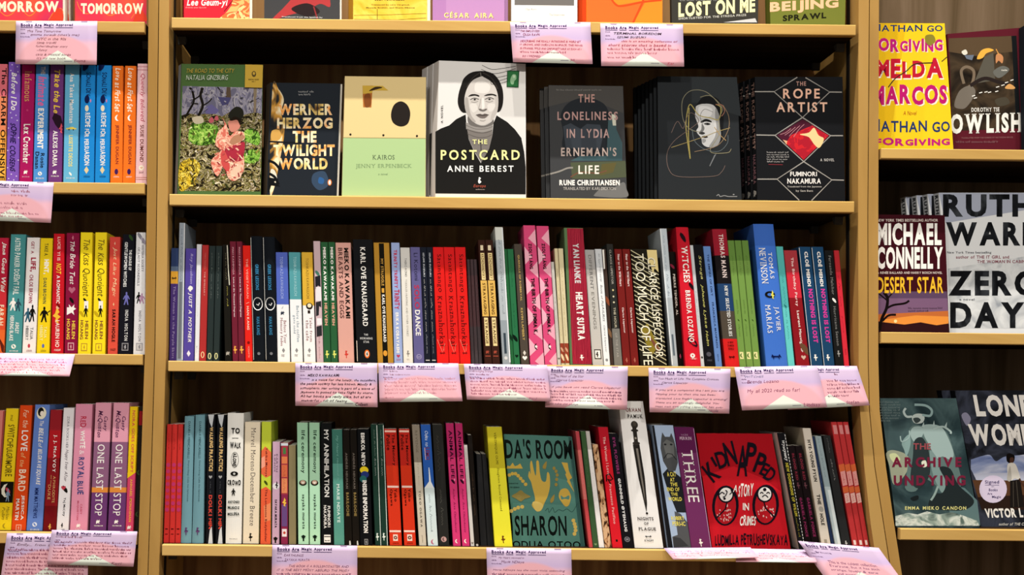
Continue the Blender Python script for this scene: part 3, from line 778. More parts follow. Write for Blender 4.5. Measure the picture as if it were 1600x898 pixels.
sp('C2', '524 548 379 529.5 553.5', 'dba498', 'wide dusty-pink book with two lines of black capitals', [('A', 'MIEKO KAWAKAMI', 'h', K, 387, 497, .54, .84), ('T', 'BREASTS AND EGGS', 'b', '5a3834', 387, 497, .16, .44), ('M', 'bird', 'c83c34', 553, 6, .5, 6)])
sp('C2', '551 581.8 374 558 589', '17181b', 'thick black book with wide white capitals and an orange oval', [('A', 'KARL OVE KNAUSGAARD', 'b', W, 386, 509, .36, .62), ('H', 'THE', 'bw', 'd0d0d0', 521, 524, .4, .6), ('H', 'MORNING', 'bw', 'd0d0d0', 526.5, 530, .2, .82), ('H', 'STAR', 'bw', 'd0d0d0', 532, 535.5, .36, .64), ('M', 'oval', 'dc6a28', 552.5, 6.6, .52, 7), ('M', 'oval', 'f0ece4', 552.5, 4.4, .52, 4), ('M', 'flame', K, 552.5, 3.6, .52), ('P', 'e8d8c8', [(0, 532), (.035, 532), (.035, 564), (0, 564)])])
sp('C2', '583.5 608 379 590 615', 'b88832', 'gold book with a broad black stripe down its middle', [('P', '17150f', [(.34, 380), (.66, 380), (.66, 567), (.34, 567)]), ('T', 'MY STRUGGLE', 'b', 'd0a04c', 404, 446, .42, .58), ('T', '1', 'h', 'd8a040', 450, 457, .42, .58), ('A', 'KARL OVE KNAUSGAARD', 'h', W, 460, 534, .42, .6), ('M', 'dot', 'd89838', 551.5, 5, .5, 3.6)])
sp('C2', '611 624 379 616 629.5', '9caedc', 'powder-blue book with jagged crimson lettering', [('T', 'TRINITY TRINITY', 'hj', 'b83a58', 390, 450, .25, .7), ('T', 'TRINITY', 'hj', 'b83a58', 452, 483, .2, .85), ('A', 'ERIKA KOBAYASHI', 'h', W, 488, 551, .3, .66), ('M', 'heart', 'b83a58', 556, 3), ('S', 'ASTRA', 'r', 'b83a58', 560, 563, .25, .75)])
sp('C2', '625.4 640 386.7 630.5 645.5', 'd6d4d0', 'white book with faint grey capitals right of the powder-blue one', [('A', 'TAEKO KONO', 'r', '3a3a3a', 403, 432, .42, .64), ('T', 'TODDLER-HUNTING AND OTHER STORIES', 'r', 'a09c94', 436, 525, .42, .62), ('M', 'bird', '8a8680', 552, 5), ('S', 'PRESS', 'x', '8a8680', 560, 562.5, .25, .75)], bands=[(418, 'e6e2da')])
sp('C2', '641 656 386 647 663.3', '635f92', 'slate-purple book with red and white tall capitals', [('A', 'Li Kotomi', 'r', '1c1a30', 395, 438, .34, .74), ('T', 'SOLO', 'b', 'b8304c', 445, 482, .26, .76), ('T', 'DANCE', 'b', W, 484, 524, .26, .76), ('M', 'dot', '9a96bc', 557, 4.5), ('M', 'dot', '635f92', 557, 3.4), ('M', 'cat', '9a96bc', 557, 2.5)])
for i, g in enumerate(('656.7 666 386 663.8 673.3', '666.4 675.8 386 674 682.4')):
    sp('C2', g, '1b1f2b', 'slim navy-black book with fine white lettering', [('A', 'IZUMI SUZUKI', 'b', 'c8ccd4', 395, 432, .36, .62), ('T', 'THE HOLE OF EVERY OTHER STORY', 'x', W, 436, 518, .36, .66), ('S', 'TERMINAL WORKS', 'x', 'c8ccd4', 522, 552, .36, .64), ('M', 'bar', W, 562.5, 1.8, .5, 3)], cp=(i, 2))
for i, g in enumerate(('676.3 692.5 386 683 701.5', '693 709.5 386 702 718.5', '710.5 727 386 719 735.5')):
    sp('C2', g, 'dc2022', 'red book with ragged black serif lettering and a scratchy sketch', [('T', 'Satantango', 'sj', '1c0c0a', 397, 456, .26, .76), ('A', 'Krasznahorkai', 'sj', '1c0c0a', 462, 541, .26, .78), ('L', 'e8a890', .5, [(.1, 530), (.5, 550), (.75, 535), (.6, 548)]), ('M', 'cat', '601414', 551, 3, .5, 4)], cp=(i, 3), bands=[(414, 'e0221f')])
for i, g in enumerate(('729.5 734 405 736.5 742', '734.8 739.3 405 742.5 748', '740 745 405 748.5 754')):
    sp('C2', g, '5a4c50', 'narrow dusky grey book set back beside the red trio', [('T', 'of nights and the river', 'x', '8a7a7c', 440, 500, .3, .7), ('S', 'PRESS', 'x', '8a7a7c', 548, 558, .3, .7)], rec=.03, cp=(i, 3), bands=[(430, '6a5054'), (510, '60585c')])
for i, g in enumerate(('746.7 757.5 374.7 757.5 768.8', '758 770 374.7 769.5 781.3')):
    sp('C2', g, '38201a', 'chocolate book with cream letter strips and a gold band', [('P', 'f0d89c', [(.25, 395), (.8, 395), (.8, 437), (.25, 437)]), ('P', 'e0b45c', [(.05, 438), (.95, 438), (.95, 494), (.05, 494)]), ('P', 'f0d89c', [(.25, 496), (.8, 496), (.8, 540), (.25, 540)]), ('P', 'e8d8b8', [(.3, 383), (.7, 383), (.7, 391), (.3, 391)]), ('A', 'KRZHIZHANOVSKY', 'b', '5a3c14', 397, 435, .34, .7), ('T', 'STRAVAGING', 'b', '4a2c10', 442, 491, .3, .7), ('T', 'STRANGE', 'b', '4a2c10', 499, 537, .34, .7), ('M', 'house', 'a04838', 549, 3.4), ('M', 'bar', 'a04838', 556, 2.4, .5, 4)], cp=(i, 2))
sp('C2', '773 785.5 354.7 785.5 798', 'd8dcd6', 'tall silver-white book with dark lettering, left of the green pair', [('T', 'THE WHICH FOR A FAULT', 'x', '48525c', 374, 440, .32, .7), ('A', 'VELVET FOR LATIN', 'x', '8a949c', 442, 490, .32, .7), ('P', '3a4650', [(.3, 520), (.6, 520), (.6, 552), (.3, 552)]), ('M', 'dot', 'd0d4d8', 559, 3, .45), ('P', 'eef2f6', [(.86, 356), (1, 356), (1, 566), (.86, 566)])], bands=[(375, 'b4bcc2'), (500, '98a2aa')])
sp('C2', '787 792 389 798.5 803.3', '28643c', 'narrow green edge of a book behind its twin', [('I', 'leaf', '143420', 527, 6)])
sp('C2', '792.6 802 389 803.8 812.6', '2c7048', 'forest-green book with a black bird silhouette', [('T', 'GOOD MORNING', 'x', '1a4a30', 405, 448, .35, .65), ('A', 'MARTA LINDEN', 'x', '1a4a30', 474, 512, .35, .65), ('I', 'leaf', '0c1c14', 528, 6, .4), ('M', 'heart', '0c1c14', 556, 3)])
sp('C2', '803 815 381 814.4 827', '4e463e', 'dark taupe book with gold capitals and a white crossed emblem', [('T', 'QUERELLE OF ROBERVAL', 'b', 'c8a860', 398, 470, .36, .62), ('A', 'KEVIN LAMBERT', 'b', 'c8a860', 481, 531, .36, .62), ('M', 'heart', W, 559, 4), ('M', 'diamond', 'd8d4cc', 551, 4)])
CHEV = lambda: [('P', 'efa9bc', [(1, y - 10), (.35, y + 4), (1, y + 16)]) for y in (368, 418, 468, 515, 560)] + [('P', 'f0b0c2', [(0, y - 10), (.6, y + 6), (0, y + 18)]) for y in (395, 442, 490, 538)]
for i, g in enumerate(('817.5 836 352 828.5 850.5', '838 857 353 851.5 870.5')):
    sp('C2', g, 'd84c7c', 'tall hot-pink book with pale triangles and black lettering', CHEV() + [('A', 'ZSOLT LÁNG', 'h', K, 380, 420, .34, .68), ('T', 'THE BIRTH OF EMMA K.', 'h', K, 434, 522, .38, .68), ('M', 'moon', K, 541, 5, .5, 4), ('M', 'dot', W, 541, 2)], cp=(i, 2))
sp('C2', '861 865.5 409 871.5 876.5', 'c8c4bc', 'narrow short grey-white book right of the hot-pink pair', [('T', 'story of a corner', 'x', '8a8680', 425, 520, .3, .7), ('M', 'heart', '6a6660', 560, 2)])
for i, g in enumerate(('866.2 871.5 388 877 883', '872.2 879.8 388 883.6 890')):
    sp('C2', g, 'd8cba4', 'narrow cream book with a red-brown foot', [('T', 'First Love and Other Unstable', 'x', 'a08848', 420, 525, .3, .72), ('P', '96402c', [(0, 536), (1, 536), (1, 567), (0, 567)]), ('M', 'leaf', 'e8d0a8', 558, 6, .5, 3.4), ('I', 'leaf', 'd0a080', 546, 4, .5, 3)], cp=(i, 2))
red_grain = pattern('red_woodgrain', ['6e1426', 'a42038', 'b83246'], (160, 5, 14), 2, kind='wave', distort=1.3, spread=(.1, .9))
sp('C2', '881 911 356 891 925', '5c7a52', 'wide wine-red wood-grain book with silver-white capitals', [('P', red_grain, [(.16, 356.5), (1, 356.5), (1, 568.5), (.11, 568.5)]), ('A', 'YAN LIANKE', 'h', 'cfcfcf', 380, 442, .42, .72), ('T', 'HEART SUTRA', 'h', W, 456, 531, .42, .76), ('M', 'bird', W, 558, 4.5, .55, 6)])
sp('C2', '912 928.3 390 926 943', 'a8a6a4', 'grey book with outlined capitals and a boxed ink face', [('T', 'DIFFERENT', 'b', '7c7a78', 398, 452, .34, .66), ('T', 'EVENINGS', 'b', '8a8680', 456, 514, .36, .66), ('M', 'box', K, 553, 7.5, .55, 6.5), ('M', 'box', W, 553, 6, .55, 5), ('M', 'flame', K, 553, 5, .5)], bands=[(421, 'c6c2bc')])
sp('C2', '929.5 940 389 944 953.5', 'ccd0d4', 'slim white book with loose grey script between two greys', [('A', 'an apprenticeship', 'ij', '8a8e94', 396, 440, .35, .7), ('T', 'Book of PLEASURES', 'ij', '44484c', 445, 502, .35, .72), ('A', 'Clarice Lispector', 'ij', '5a5e64', 508, 550, .35, .68), ('M', 'dot', '8a8e94', 562, 2.5)], bands=[(418, 'eef0f2')])
sp('C2', '941 946.5 389 954 959', '40322c', 'narrow mottled brown book with a white top edge', [('P', 'f0ece4', [(.0, 390), (.5, 390), (.4, 420), (.0, 420)]), ('I', 'leaf', '8a4a30', 470, 8), ('I', 'leaf', '7a5a40', 520, 8)])
sp('C2', '947.6 957.5 381 960 972.8', '2c2c2a', 'black over grey book with spaced silver capitals', [('A', 'CLARICE LISPECTOR', 'b', 'a09c94', 390, 444, .36, .66), ('I', 'dot', 'd8c890', 453, 1.6), ('I', 'dot', 'd8d0b0', 463, 1.6), ('I', 'dot', 'd8d0b0', 472, 1.6), ('T', 'THE HOUR', 'b', 'b8b098', 480, 512, .36, .66), ('T', 'OF THE STAR', 'b', 'a8a49c', 520, 558, .36, .62)], bands=[(513, '7a7872')])
for i, g in enumerate(('959.8 971.3 389 973.8 985.8', '972.2 984 389 986.3 998.5')):
    sp('C2', g, '76201e', 'slim oxblood book with white lettering', [('T', 'Near to the Wild Heart', 'b', 'f0dcd8', 397, 447, .36, .66), ('A', 'Clarice Lispector', 'b', 'f0dcd8', 480, 520, .36, .66), ('M', 'flame', 'b06858', 562, 4)], cp=(i, 2))
STR = [('L', 'cfc69c', 1.1, [(0, y), (.5, y - 14 if False else y + 13), (1, y + 26)]) for y in range(362, 566, 7)]
STR = [('P', 'c8c09a', [(0, max(390, y)), (1, min(571, y + 24)), (1, min(571.5, y + 25.6)), (0, max(390.2, y + 1.6))]) for y in range(390, 547, 7)]
sp('C2', '985 1026 389 1001 1042', '201d16', 'very wide black book striped with cream and big cream capitals', STR + [('P', '8a7a2c', [(.1, 515), (.4, 505), (.75, 540), (.45, 555)]), ('P', '7a4a3a', [(.3, 515), (.8, 545), (.7, 553)]), ('P', 'e8d494', [(.62, 390), (1, 390), (1, 425), (.85, 418), (.78, 428), (.7, 410), (.64, 412)]), ('T', 'TOO MUCH OF LIFE', 'r', '0c0b08', 397, 571, .11, .48), ('T', 'TOO MUCH OF LIFE', 'r', 'f2ecd4', 396, 570, .12, .48), ('A', 'CLARICE LISPECTOR', 'r', '0c0b08', 403, 559, .6, .9), ('A', 'CLARICE LISPECTOR', 'r', 'f2ecd4', 402, 558, .61, .9)])
sp('C2', '1031 1041.6 357 1050 1059.6', 'c2ccd4', 'tall slim silvery book with navy lettering, left of a big red spine', [('T', 'THE WOMEN AND THE SEA OF WIND', 'x', '2c4866', 368, 462, .34, .68), ('A', 'LIVES OF LOVE', 'x', '9aa4ac', 464, 500, .34, .68), ('P', '5a6670', [(.35, 522), (.65, 522), (.65, 555), (.35, 555)]), ('P', 'eef4f8', [(0, 358), (.14, 358), (.14, 570), (0, 570)])], bands=[(465, 'aeb6bc')])
sp('C2', '1042.3 1055 393 1060.3 1068.6', '17120f', 'black book with white vertical lettering, set back in shadow', [('T', 'PIERRE TENDER, AL', 'b', 'e8e0d4', 428, 492, .4, .75), ('I', 'leaf', '8a2840', 416, 4), ('I', 'flame', 'b04060', 556, 4)], rec=.012)
sp('C2', '1056 1075 355 1070 1095', 'c01c2c', 'tall rounded crimson hardback with white capitals and black feathers', [('T', 'WITCHES', 'bs', W, 384, 441, .3, .78), ('A', 'BRENDA LOZANO', 'bs', W, 453, 534, .34, .7), ('I', 'leaf', '201018', 371, 8, .5, 7), ('I', 'leaf', '201018', 447, 6, .85, 6), ('I', 'leaf', '201018', 534, 8, .6, 10), ('M', 'dot', W, 555, 4), ('M', 'dot', 'c01c2c', 555, 1.3), ('S', 'Catapult', 'b', W, 559, 561, .3, .8)], hard=1, bands=[(390, 'd41f30')])
sp('C2', '1076 1083 383 1095.4 1101', 'c8ccd0', 'narrow pale grey book between a crimson and a black spine', [('T', 'the small hours', 'x', '7a7e84', 440, 500, .3, .7), ('I', 'dot', '3a3430', 558, 2)])
sp('C2', '1083.6 1097.5 382 1101.5 1117.5', '16161a', 'black book with chartreuse brush script', [('T', 'Strega', 'ij', 'c8c478', 399, 436, .38, .72), ('A', 'Johanne Lykke Holm', 'ij', 'd0cc70', 444, 540, .34, .68), ('M', 'dot', '50505a', 553, 4), ('S', 'LITERARY', 'r', '60606a', 561, 564, .3, .75)])
sp('C2', '1098.5 1110 384.6 1118.3 1128.5', '6488c4', 'slim blue book with navy capitals, right of the brush script', [('T', 'THE EMPIRE OF DIRT', 'b', '1e3058', 397, 462, .4, .68), ('A', 'FRANCESCA MANFREDI', 'b', '1e3058', 472, 543, .4, .68), ('S', 'NORTON', 'r', '1e3058', 553, 564, .4, .6)])
sp('C2', '1112.5 1134.5 358 1133.8 1155.5', '962030', 'tall book banded red, black, navy, taupe and scarlet', [('A', 'THOMAS MANN', 'bs', 'e8d4d0', 366, 434, .4, .72), ('T', 'NEW SELECTED STORIES', 'bs', 'e4e4e0', 446, 525, .44, .68), ('H', 'A NEW', 'b', '3a0c08', 533, 536, .3, .7), ('H', 'DAMION', 'b', '3a0c08', 538, 541, .28, .72), ('H', 'SEARLS', 'b', '3a0c08', 543, 546, .3, .7), ('M', 'cat', '3a0c08', 557, 3.4, .5, 5)], hard=1, bands=[(399, '1c181a'), (443, '24426c'), (485.5, '50483e'), (529, 'd42424')])
for i, g in enumerate(('1136.8 1147 375.5 1156 1166.3', '1147.8 1158 375.5 1167 1177.3', '1158.8 1169 375.5 1178 1188.6')):
    sp('C2', g, '62863e', 'slim grass-green book with a cream tag at its foot', [('T', 'Notes of a forest', 'x', '38541e', 399, 430, .38, .66), ('A', 'translated pine', 'x', '38541e', 468, 490, .36, .64), ('I', 'leaf', '38541e', 500, 1.8), ('S', 'bardwell', 'x', '38541e', 506, 525, .36, .64), ('M', 'box', 'e4e0a0', 555, 5.5, .45, 3.6), ('M', 'moon', '4a6a2c', 555, 3.6, .45)], cp=(i, 3), bands=[(407, '74984a')])
sp('C2', '1176.5 1208 350 1197.5 1231', '3c68be', 'very tall thick royal-blue hardback with white serif lettering', [('T', 'TOMÁS', 's', W, 394, 435, .58, .82), ('T', 'NEVINSON', 's', W, 387, 443, .16, .46), ('I', 'wide', K, 460, 8, .48, 8), ('I', 'flame', 'e8e060', 460, 7, .6, 6), ('A', 'JAVIER', 's', W, 479, 517, .58, .84), ('A', 'MARÍAS', 's', W, 476, 520, .2, .5), ('M', 'cat', '101c50', 556, 6, .5, 8)], hard=1, bands=[(384, '4274d0')])  # darker blue top paints a shadow into the jacket colour
sp('C2', '1212.5 1223.4 385 1231.6 1242.3', '54b4b2', 'slim turquoise book beside the royal-blue hardback', [('T', 'the tender sand of waters', 'x', '2c7a80', 430, 530, .35, .65), ('I', 'leaf', '2a7878', 478, 3)], bands=[(480, '66ccca')])
sp('C2', '1224.7 1245 391 1245 1265.6', 'a83840', 'red book stepping from rose to oxblood with white script', [('T', 'The Birthday Party', 'b', 'f4d4d0', 402, 478, .42, .66), ('A', 'Laurent Mauvignier', 'b', 'f4e8e0', 485, 550, .42, .66), ('M', 'heart', 'c8b0a0', 558, 4, .6), ('I', 'leaf', '6a4a34', 545, 10, .8)], bands=[(425, 'd03040'), (465, '8c1a22')])
for i, g in enumerate(('1248 1266.3 385.4 1267.5 1286.3', '1267.8 1286.2 385.4 1287.8 1304.5')):
    sp('C2', g, '1e4468', 'navy book with chunky white and magenta capitals', [('A', 'CLOÉ MEHDI', 'h', W, 393, 447, .42, .78), ('T', 'NOTHING IS LOST', 'h', 'd83c9c', 451, 535, .42, .8), ('M', 'bird', W, 558, 5, .45, 6), ('P', 'd8dcdc', [(0, 387), (.05, 387), (.05, 572), (0, 572)])], cp=(i, 2))
sp('C2', '1288 1301.5 391 1306 1319', '1b1b1b', 'black book with grey serif lettering and a white hand', [('A', 'Fernanda Melchor', 's', '8a8a88', 399, 460, .4, .7), ('I', 'leaf', W, 469, 4, .6), ('T', 'Hurricane Season', 's', '8a8a88', 478, 540, .4, .7), ('M', 'bird', '9a9a98', 552, 5)])
sp('C2', '1303 1311 391 1319.8 1327.4', 'b82c34', 'slim scarlet book leaning at the right end', [('T', 'dot to dot', 'x', '8a1a24', 430, 520, .3, .7), ('S', 'PRESS', 'x', '601018', 545, 554, .3, .7)], bands=[(425, 'd83040')])
# ---- middle bay, bottom shelf (left to right)
for i, g in enumerate(('261 268.7 662.6 255.3 263.5', '269.2 277.6 662.6 264.2 273', '278.2 286 662.6 273.6 282')):
    sp('C3', g, 'c83430', 'slim red book with pink blotches', [('I', 'wide', 'b83468', y, 5, .5, 3) for y in range(726, 806, 10)] + [('T', 'tender', 'x', '6a1416', 676, 702, .35, .6), ('M', 'bar', '5a1210', 826, 3, .5, 2), ('M', 'bar', '5a1210', 834, 2, .5, 2)], cp=(i, 3))
for i, g in enumerate(('289 303.4 650 282.6 299', '305.8 320.2 648 300 317.8')):
    sp('C3', g, '6f9aa6', 'rounded grey-blue hardback with dark lettering and a plum bird', [('A', 'DANIELE MENCARELLI', 'r', '2e5058', 658, 715, .42, .64), ('T', 'Everything Calls for Salvation', 's', '2e4c54', 719, 783, .44, .64), ('M', 'bird', '5a3a68', 829, 6, .48, 6)], cp=(i, 2), hard=1)
for i, g in enumerate(('324 336.4 647 321.3 333.6', '339.2 352 648 336.3 349')):
    sp('C3', g, '17181c', 'black book with silver edges, gold and red lettering', [('P', 'c8ccd0', [(.1, 647.5), (.85, 647.5), (.6, 668), (.3, 660)]), ('T', 'WALKING PRACTICE', 'hj', 'd8b478', 667, 736, .3, .8), ('I', 'heart', 'a0a0a0', 745, 3), ('S', 'a novel of', 'x', '808488', 752, 770, .45, .6), ('A', 'DOLKI MIN', 'hj', 'd0483c', 773, 826, .3, .78), ('P', 'd0d4d8', [(.3, 851), (.5, 828), (.75, 822), (.9, 851)])], cp=(i, 2))
sp('C3', '356 381 645 352.5 377', 'eceae4', 'tall wide white book reading across with an ink eye and walking man', [('H', 'TO', 'h', K, 668, 677, .25, .78), ('M', 'bar', K, 684, 1.6, .5, 5), ('H', 'WALK', 'hj', K, 690, 700, .18, .86), ('I', 'oval', K, 717.5, 12, .5, 10), ('I', 'oval', 'eceae4', 717.5, 11.2, .5, 9), ('T', 'ALONE', 'hj', K, 707, 728, .36, .64), ('I', 'wide', K, 739.5, 5.6, .48, 6), ('I', 'dot', 'c8c8c4', 739.5, 2, .48), ('H', 'CROWD', 'hj', K, 749, 758, .05, .9), ('I', 'man', K, 768, 5.5, .45, 5), ('H', 'ANTONIO', 'hj', '343a34', 781, 786, .1, .85), ('H', 'MUÑOZ', 'hj', '343a34', 790, 795, .1, .85), ('H', 'MOLINA', 'hj', '343a34', 799, 805, .1, .85), ('H', 'PROFILE', 'r', '707070', 840.5, 842, .25, .75)], hard=1)
sp('C3', '382.8 406.7 659 379.3 404', 'eadcc2', 'wide cream book with grey serif lettering and a black bird', [('A', 'Marvel Moreno', 's', '6a6058', 668, 735, .42, .72), ('T', 'December Breeze', 's', '6a6058', 738, 821, .42, .72), ('M', 'bird', K, 838.5, 6.5, .48, 6)])
sp('C3', '409 424 658.6 406.7 422.7', 'c4d240', 'lime-green book with orange-pink washes', [('P', 'e66a44', [(0, 704), (.4, 697), (1, 706), (1, 742), (.5, 746), (0, 740)]), ('P', 'f0a088', [(0, 715), (.35, 712), (.4, 728), (0, 732)]), ('P', 'e8603c', [(0, 764), (.5, 760), (1, 766), (1, 851), (0, 851)]), ('P', 'ee8a5c', [(.3, 790), (1, 785), (1, 812), (.4, 815)]), ('A', 'Yukiko Motoya', 'b', '5a1420', 699, 744, .36, .64), ('I', 'leaf', '3a4a14', 754, 4), ('T', 'The Lonesome Bodybuilder', 'b', '5a1420', 764, 846, .36, .64)])
sp('C3', '426 437.4 690 424.8 436', 'c8a4bc', 'short lilac book with a grey portrait oval', [('T', 'EARTH', 'b', '6a5668', 709, 737, .5, .72), ('T', 'LINGS', 'b', '6a5668', 710, 737, .22, .42), ('I', 'dot', 'e0dce0', 759, 6, .5), ('I', 'flame', '2a2628', 757, 6, .6, 5), ('A', 'SAYAKA MURATA', 'h', '20141e', 780, 824, .36, .68), ('M', 'tree', K, 843, 5)])
sp('C3', '439 450 691.5 439 449.6', 'a83a48', 'short red book patched with orange panels and a white cap', [('P', 'd0d8e0', [(0, 692), (1, 692), (1, 696), (0, 696)]), ('P', '4a8048', [(.3, 699), (.7, 699), (.7, 709), (.3, 709)]), ('P', 'e08050', [(.1, 713), (.9, 713), (.9, 724), (.1, 724)]), ('P', 'd86e48', [(.1, 726), (.9, 726), (.9, 745), (.1, 745)]), ('P', 'e08a5c', [(.1, 747), (.9, 747), (.9, 770), (.1, 770)]), ('T', 'MOON STORY', 'x', 'a83a40', 728, 768, .3, .7), ('P', '6a4a80', [(.1, 788), (.9, 788), (.9, 822), (.1, 822)]), ('I', 'flame', 'f0c048', 784, 7), ('P', 'e8dce0', [(.15, 826), (.85, 826), (.85, 838), (.15, 838)]), ('M', 'dot', 'c04838', 832, 2.4)], bands=[(772, '8a2a4c')])
sp('C3', '451 461.8 695.5 451.3 462.3', '8a7e5c', 'short plain olive-beige book left of the mint pair', [('T', 'notes of dust', 'x', '6a6044', 740, 800, .4, .6)])
for i, g in enumerate(('464 480.7 660 466 482.4', '483 499 660 483.8 500.2')):
    sp('C3', g, '9ecbaa', 'mint-green book with rounded black lettering and an oval vignette', [('T', 'life ceremony', 'b', '1e3428', 672, 739, .3, .74), ('I', 'wide', '1c1c14', 754, 7, .5, 6), ('I', 'wide', 'c8a890', 753, 5, .5, 4), ('I', 'heart', 'f0e8d8', 754, 2.4), ('A', 'sayaka murata', 'b', '1e3428', 772, 826, .34, .68), ('M', 'tree', '101c14', 840, 5)], cp=(i, 2), bands=[(714, 'b4e2c0')])  # duller mint at the top has the shelf's shadow put into it
sp('C3', '501 517.8 660.7 502 521', '151617', 'black book with tall white capitals and a boxed emblem', [('T', 'MY ANNIHILATION', 'b', 'e6e4e0', 671, 776, .3, .72), ('A', 'FUMINORI', 'b', W, 790, 823, .54, .78), ('A', 'NAKAMURA', 'b', W, 789, 825, .22, .46), ('M', 'box', W, 841, 6, .5, 6), ('M', 'bar', K, 838, 2.5, .5, 4.6), ('M', 'cat', K, 844, 2, .5, 4)], bands=[(840.5, '151617')])
sp('C3', '518.4 534.4 670.6 522 538', '3e7468', 'sea-green book with faint script and white capitals', [('T', 'My Heart Hemmed In', 'ij', '78b0a4', 680, 750, .36, .64), ('A', 'MARIE NDIAYE', 'b', 'd8ece4', 756, 816, .36, .64)], bands=[(724, '58998a')])
for i, g in enumerate(('535.3 545.8 671 538.8 550.3', '546.6 557 671 551 562')):
    sp('C3', g, '1b1713', 'narrow black book with tan and gold capitals and a white notch', [('A', 'ANDRÉS NEUMAN', 'h', '6a625a', 707, 763, .32, .7), ('T', 'BARILOCHE', 'h', '8a7444', 769, 806, .32, .7), ('P', 'e0ddd4', [(.6, 852), (.62, 845), (.75, 844), (.85, 852)])], cp=(i, 2))
sp('C3', '558 576.2 670 562.8 582', '131416', 'black book with white capitals over yellow and teal discs', [('A', 'ESHKOL NEVO', 'h', W, 676, 727, .3, .62), ('I', 'dot', 'ecd028', 734, 6.4, .5, 7.5), ('I', 'dot', '283878', 741, 6, .55, 7), ('I', 'dot', '2a6a68', 748, 6, .4, 6), ('T', 'INSIDE INFORMATION', 'h', W, 750, 832, .32, .68), ('M', 'box', 'a0a0a0', 846, 4.4, .5, 3.4), ('M', 'box', '131416', 846, 3.4, .5, 2.5), ('M', 'flame', 'a0a0a0', 846, 3)])
for i, g in enumerate(('579 589.3 662.6 586.3 595.7', '590 599.3 662.6 596.3 606')):
    sp('C3', g, '1f3a30', 'slim bottle-green book with a white edge line', [('A', 'AFTER THE WINTER', 'x', '9ab0a4', 671, 712, .4, .66), ('T', 'Cora Blind', 'x', 'e4ece8', 716, 743, .4, .66), ('P', 'd0dcd4', [(.88, 664), (1, 664), (1, 853), (.88, 853)]), ('M', 'bird', 'e0ece4', 838, 6, .4, 5)], cp=(i, 2))
for i, g in enumerate(('600 619.4 670 609 628', '622.8 639.6 670 631.5 650')):
    sp('C3', g, 'c02a20', 'red book with white rules and two-line black lettering', [('T', 'The Memory', 'b', '240c08', 678, 727, .52, .82), ('T', 'Police', 'b', '240c08', 679, 703, .14, .44), ('P', 'f0c8b8', [(.05, 672), (.95, 672), (.95, 675), (.05, 675)]), ('P', 'f6d8cc', [(.04, 758.5), (.96, 758.5), (.96, 761.5), (.04, 761.5)]), ('A', 'Yoko', 'b', '240c08', 763, 783, .56, .8), ('A', 'Ogawa', 'b', '240c08', 764, 790, .18, .44), ('P', 'f6d8cc', [(.04, 828), (.96, 828), (.96, 831), (.04, 831)]), ('M', 'box', 'f4dcd0', 839.5, 5, .5, 4.6), ('M', 'dot', '503028', 839.5, 3.2), ('M', 'dot', 'e0b0a0', 839.5, 1.5), ('S', 'VINTAGE', 'r', '501008', 847, 849, .25, .75)], cp=(i, 2), bands=[(727, 'd8381f')])  # deeper red upper part is the board's shadow painted on
sp('C3', '643.4 655.3 663.4 655 666.3', '8e8476', 'bone-coloured book with spaced dark capitals', [('T', 'REVENGE', 's', '6a6254', 672, 707, .36, .66), ('S', 'eleven dark tales', 'x', '70685a', 714, 758, .42, .62), ('A', 'YOKO OGAWA', 'bw', '4a4238', 766, 823, .36, .64), ('S', 'picador', 'r', '70685a', 836, 848, .4, .6)], bands=[(722, 'cfc6b4')])  # grey-brown top paints shade over the bone colour
sp('C3', '657 672.3 663 668.6 684.5', '2c5cb0', 'blue book with a white lower half and a swooping white streak', [('T', 'Odes to', 'ij', 'd8e4f4', 673, 697, .36, .7), ('T', 'LEMO', 'b', '7a3460', 699, 718, .3, .76), ('L', 'f0d8e0', .8, [(.28, 699), (.3, 718)]), ('P', 'e8f0f6', [(.55, 730), (.62, 730), (.7, 752), (.95, 761), (.5, 758)]), ('P', 'e6eef0', [(0, 762), (.5, 752), (1, 762)]), ('A', 'Lidia Ana Ospinelia', 'x', '4a5c60', 772, 830, .36, .64), ('M', 'moon', 'c06080', 846, 4)], bands=[(761.5, 'd6e6e8')])
sp('C3', '675.3 691.3 663 686 702', '2a2a28', 'charcoal textured book with a pale round emblem', [('T', 'INVISIBLE', 'x', '48463f', 680, 736, .3, .75), ('A', 'Maria Ospina', 'x', '6a6860', 764, 820, .36, .66), ('M', 'dot', 'c09a98', 842, 4.8), ('M', 'moon', '4a3434', 842, 3)])
for i, g in enumerate(('696.5 708.6 661 708 720', '711 722.2 661 722.2 734')):
    sp('C3', g, 'b42c64', 'deep pink book with black capitals and a white crescent', [('T', 'ANIMAL LIFE', 'b', '300c24', 672, 747, .3, .74), ('I', 'leaf', '300c24', 752, 4), ('I', 'flame', 'f0c0d4', 749, 2, .7), ('A', 'Audur Ava Olafsdottir', 'r', '7a1444', 763, 832, .4, .64), ('M', 'moon', W, 845, 3.4)], cp=(i, 2), bands=[(714, 'd83c78')])  # darker pink top stands in for the shadow cast by the shelf above
sp('C3', '724.5 730 695 735.5 741.3', 'd4d0cc', 'narrow white book right of the deep pink pair', [('T', 'MARIANE ELLIPSE', 'x', '5a5450', 706, 752, .36, .66), ('M', 'heart', '807a74', 848, 2)])
sp('C3', '730.6 737.5 679.4 741.8 749.6', '1f1a17', 'narrow black book with copper lettering', [('T', 'SHADOWS OF THE NIGHT', 'x', '7a5c44', 740, 805, .36, .66), ('M', 'dot', 'c8c0b8', 851, 2)])
for i, g in enumerate(('744.3 752 709 750.6 761', '752.8 759.5 709 761.6 771.5')):
    sp('C3', g, '2a2a2c', 'short narrow charcoal book beside the big yellow one', [('T', 'open water', 'x', '50504e', 720, 740, .4, .6)], cp=(i, 2), rec=.012)
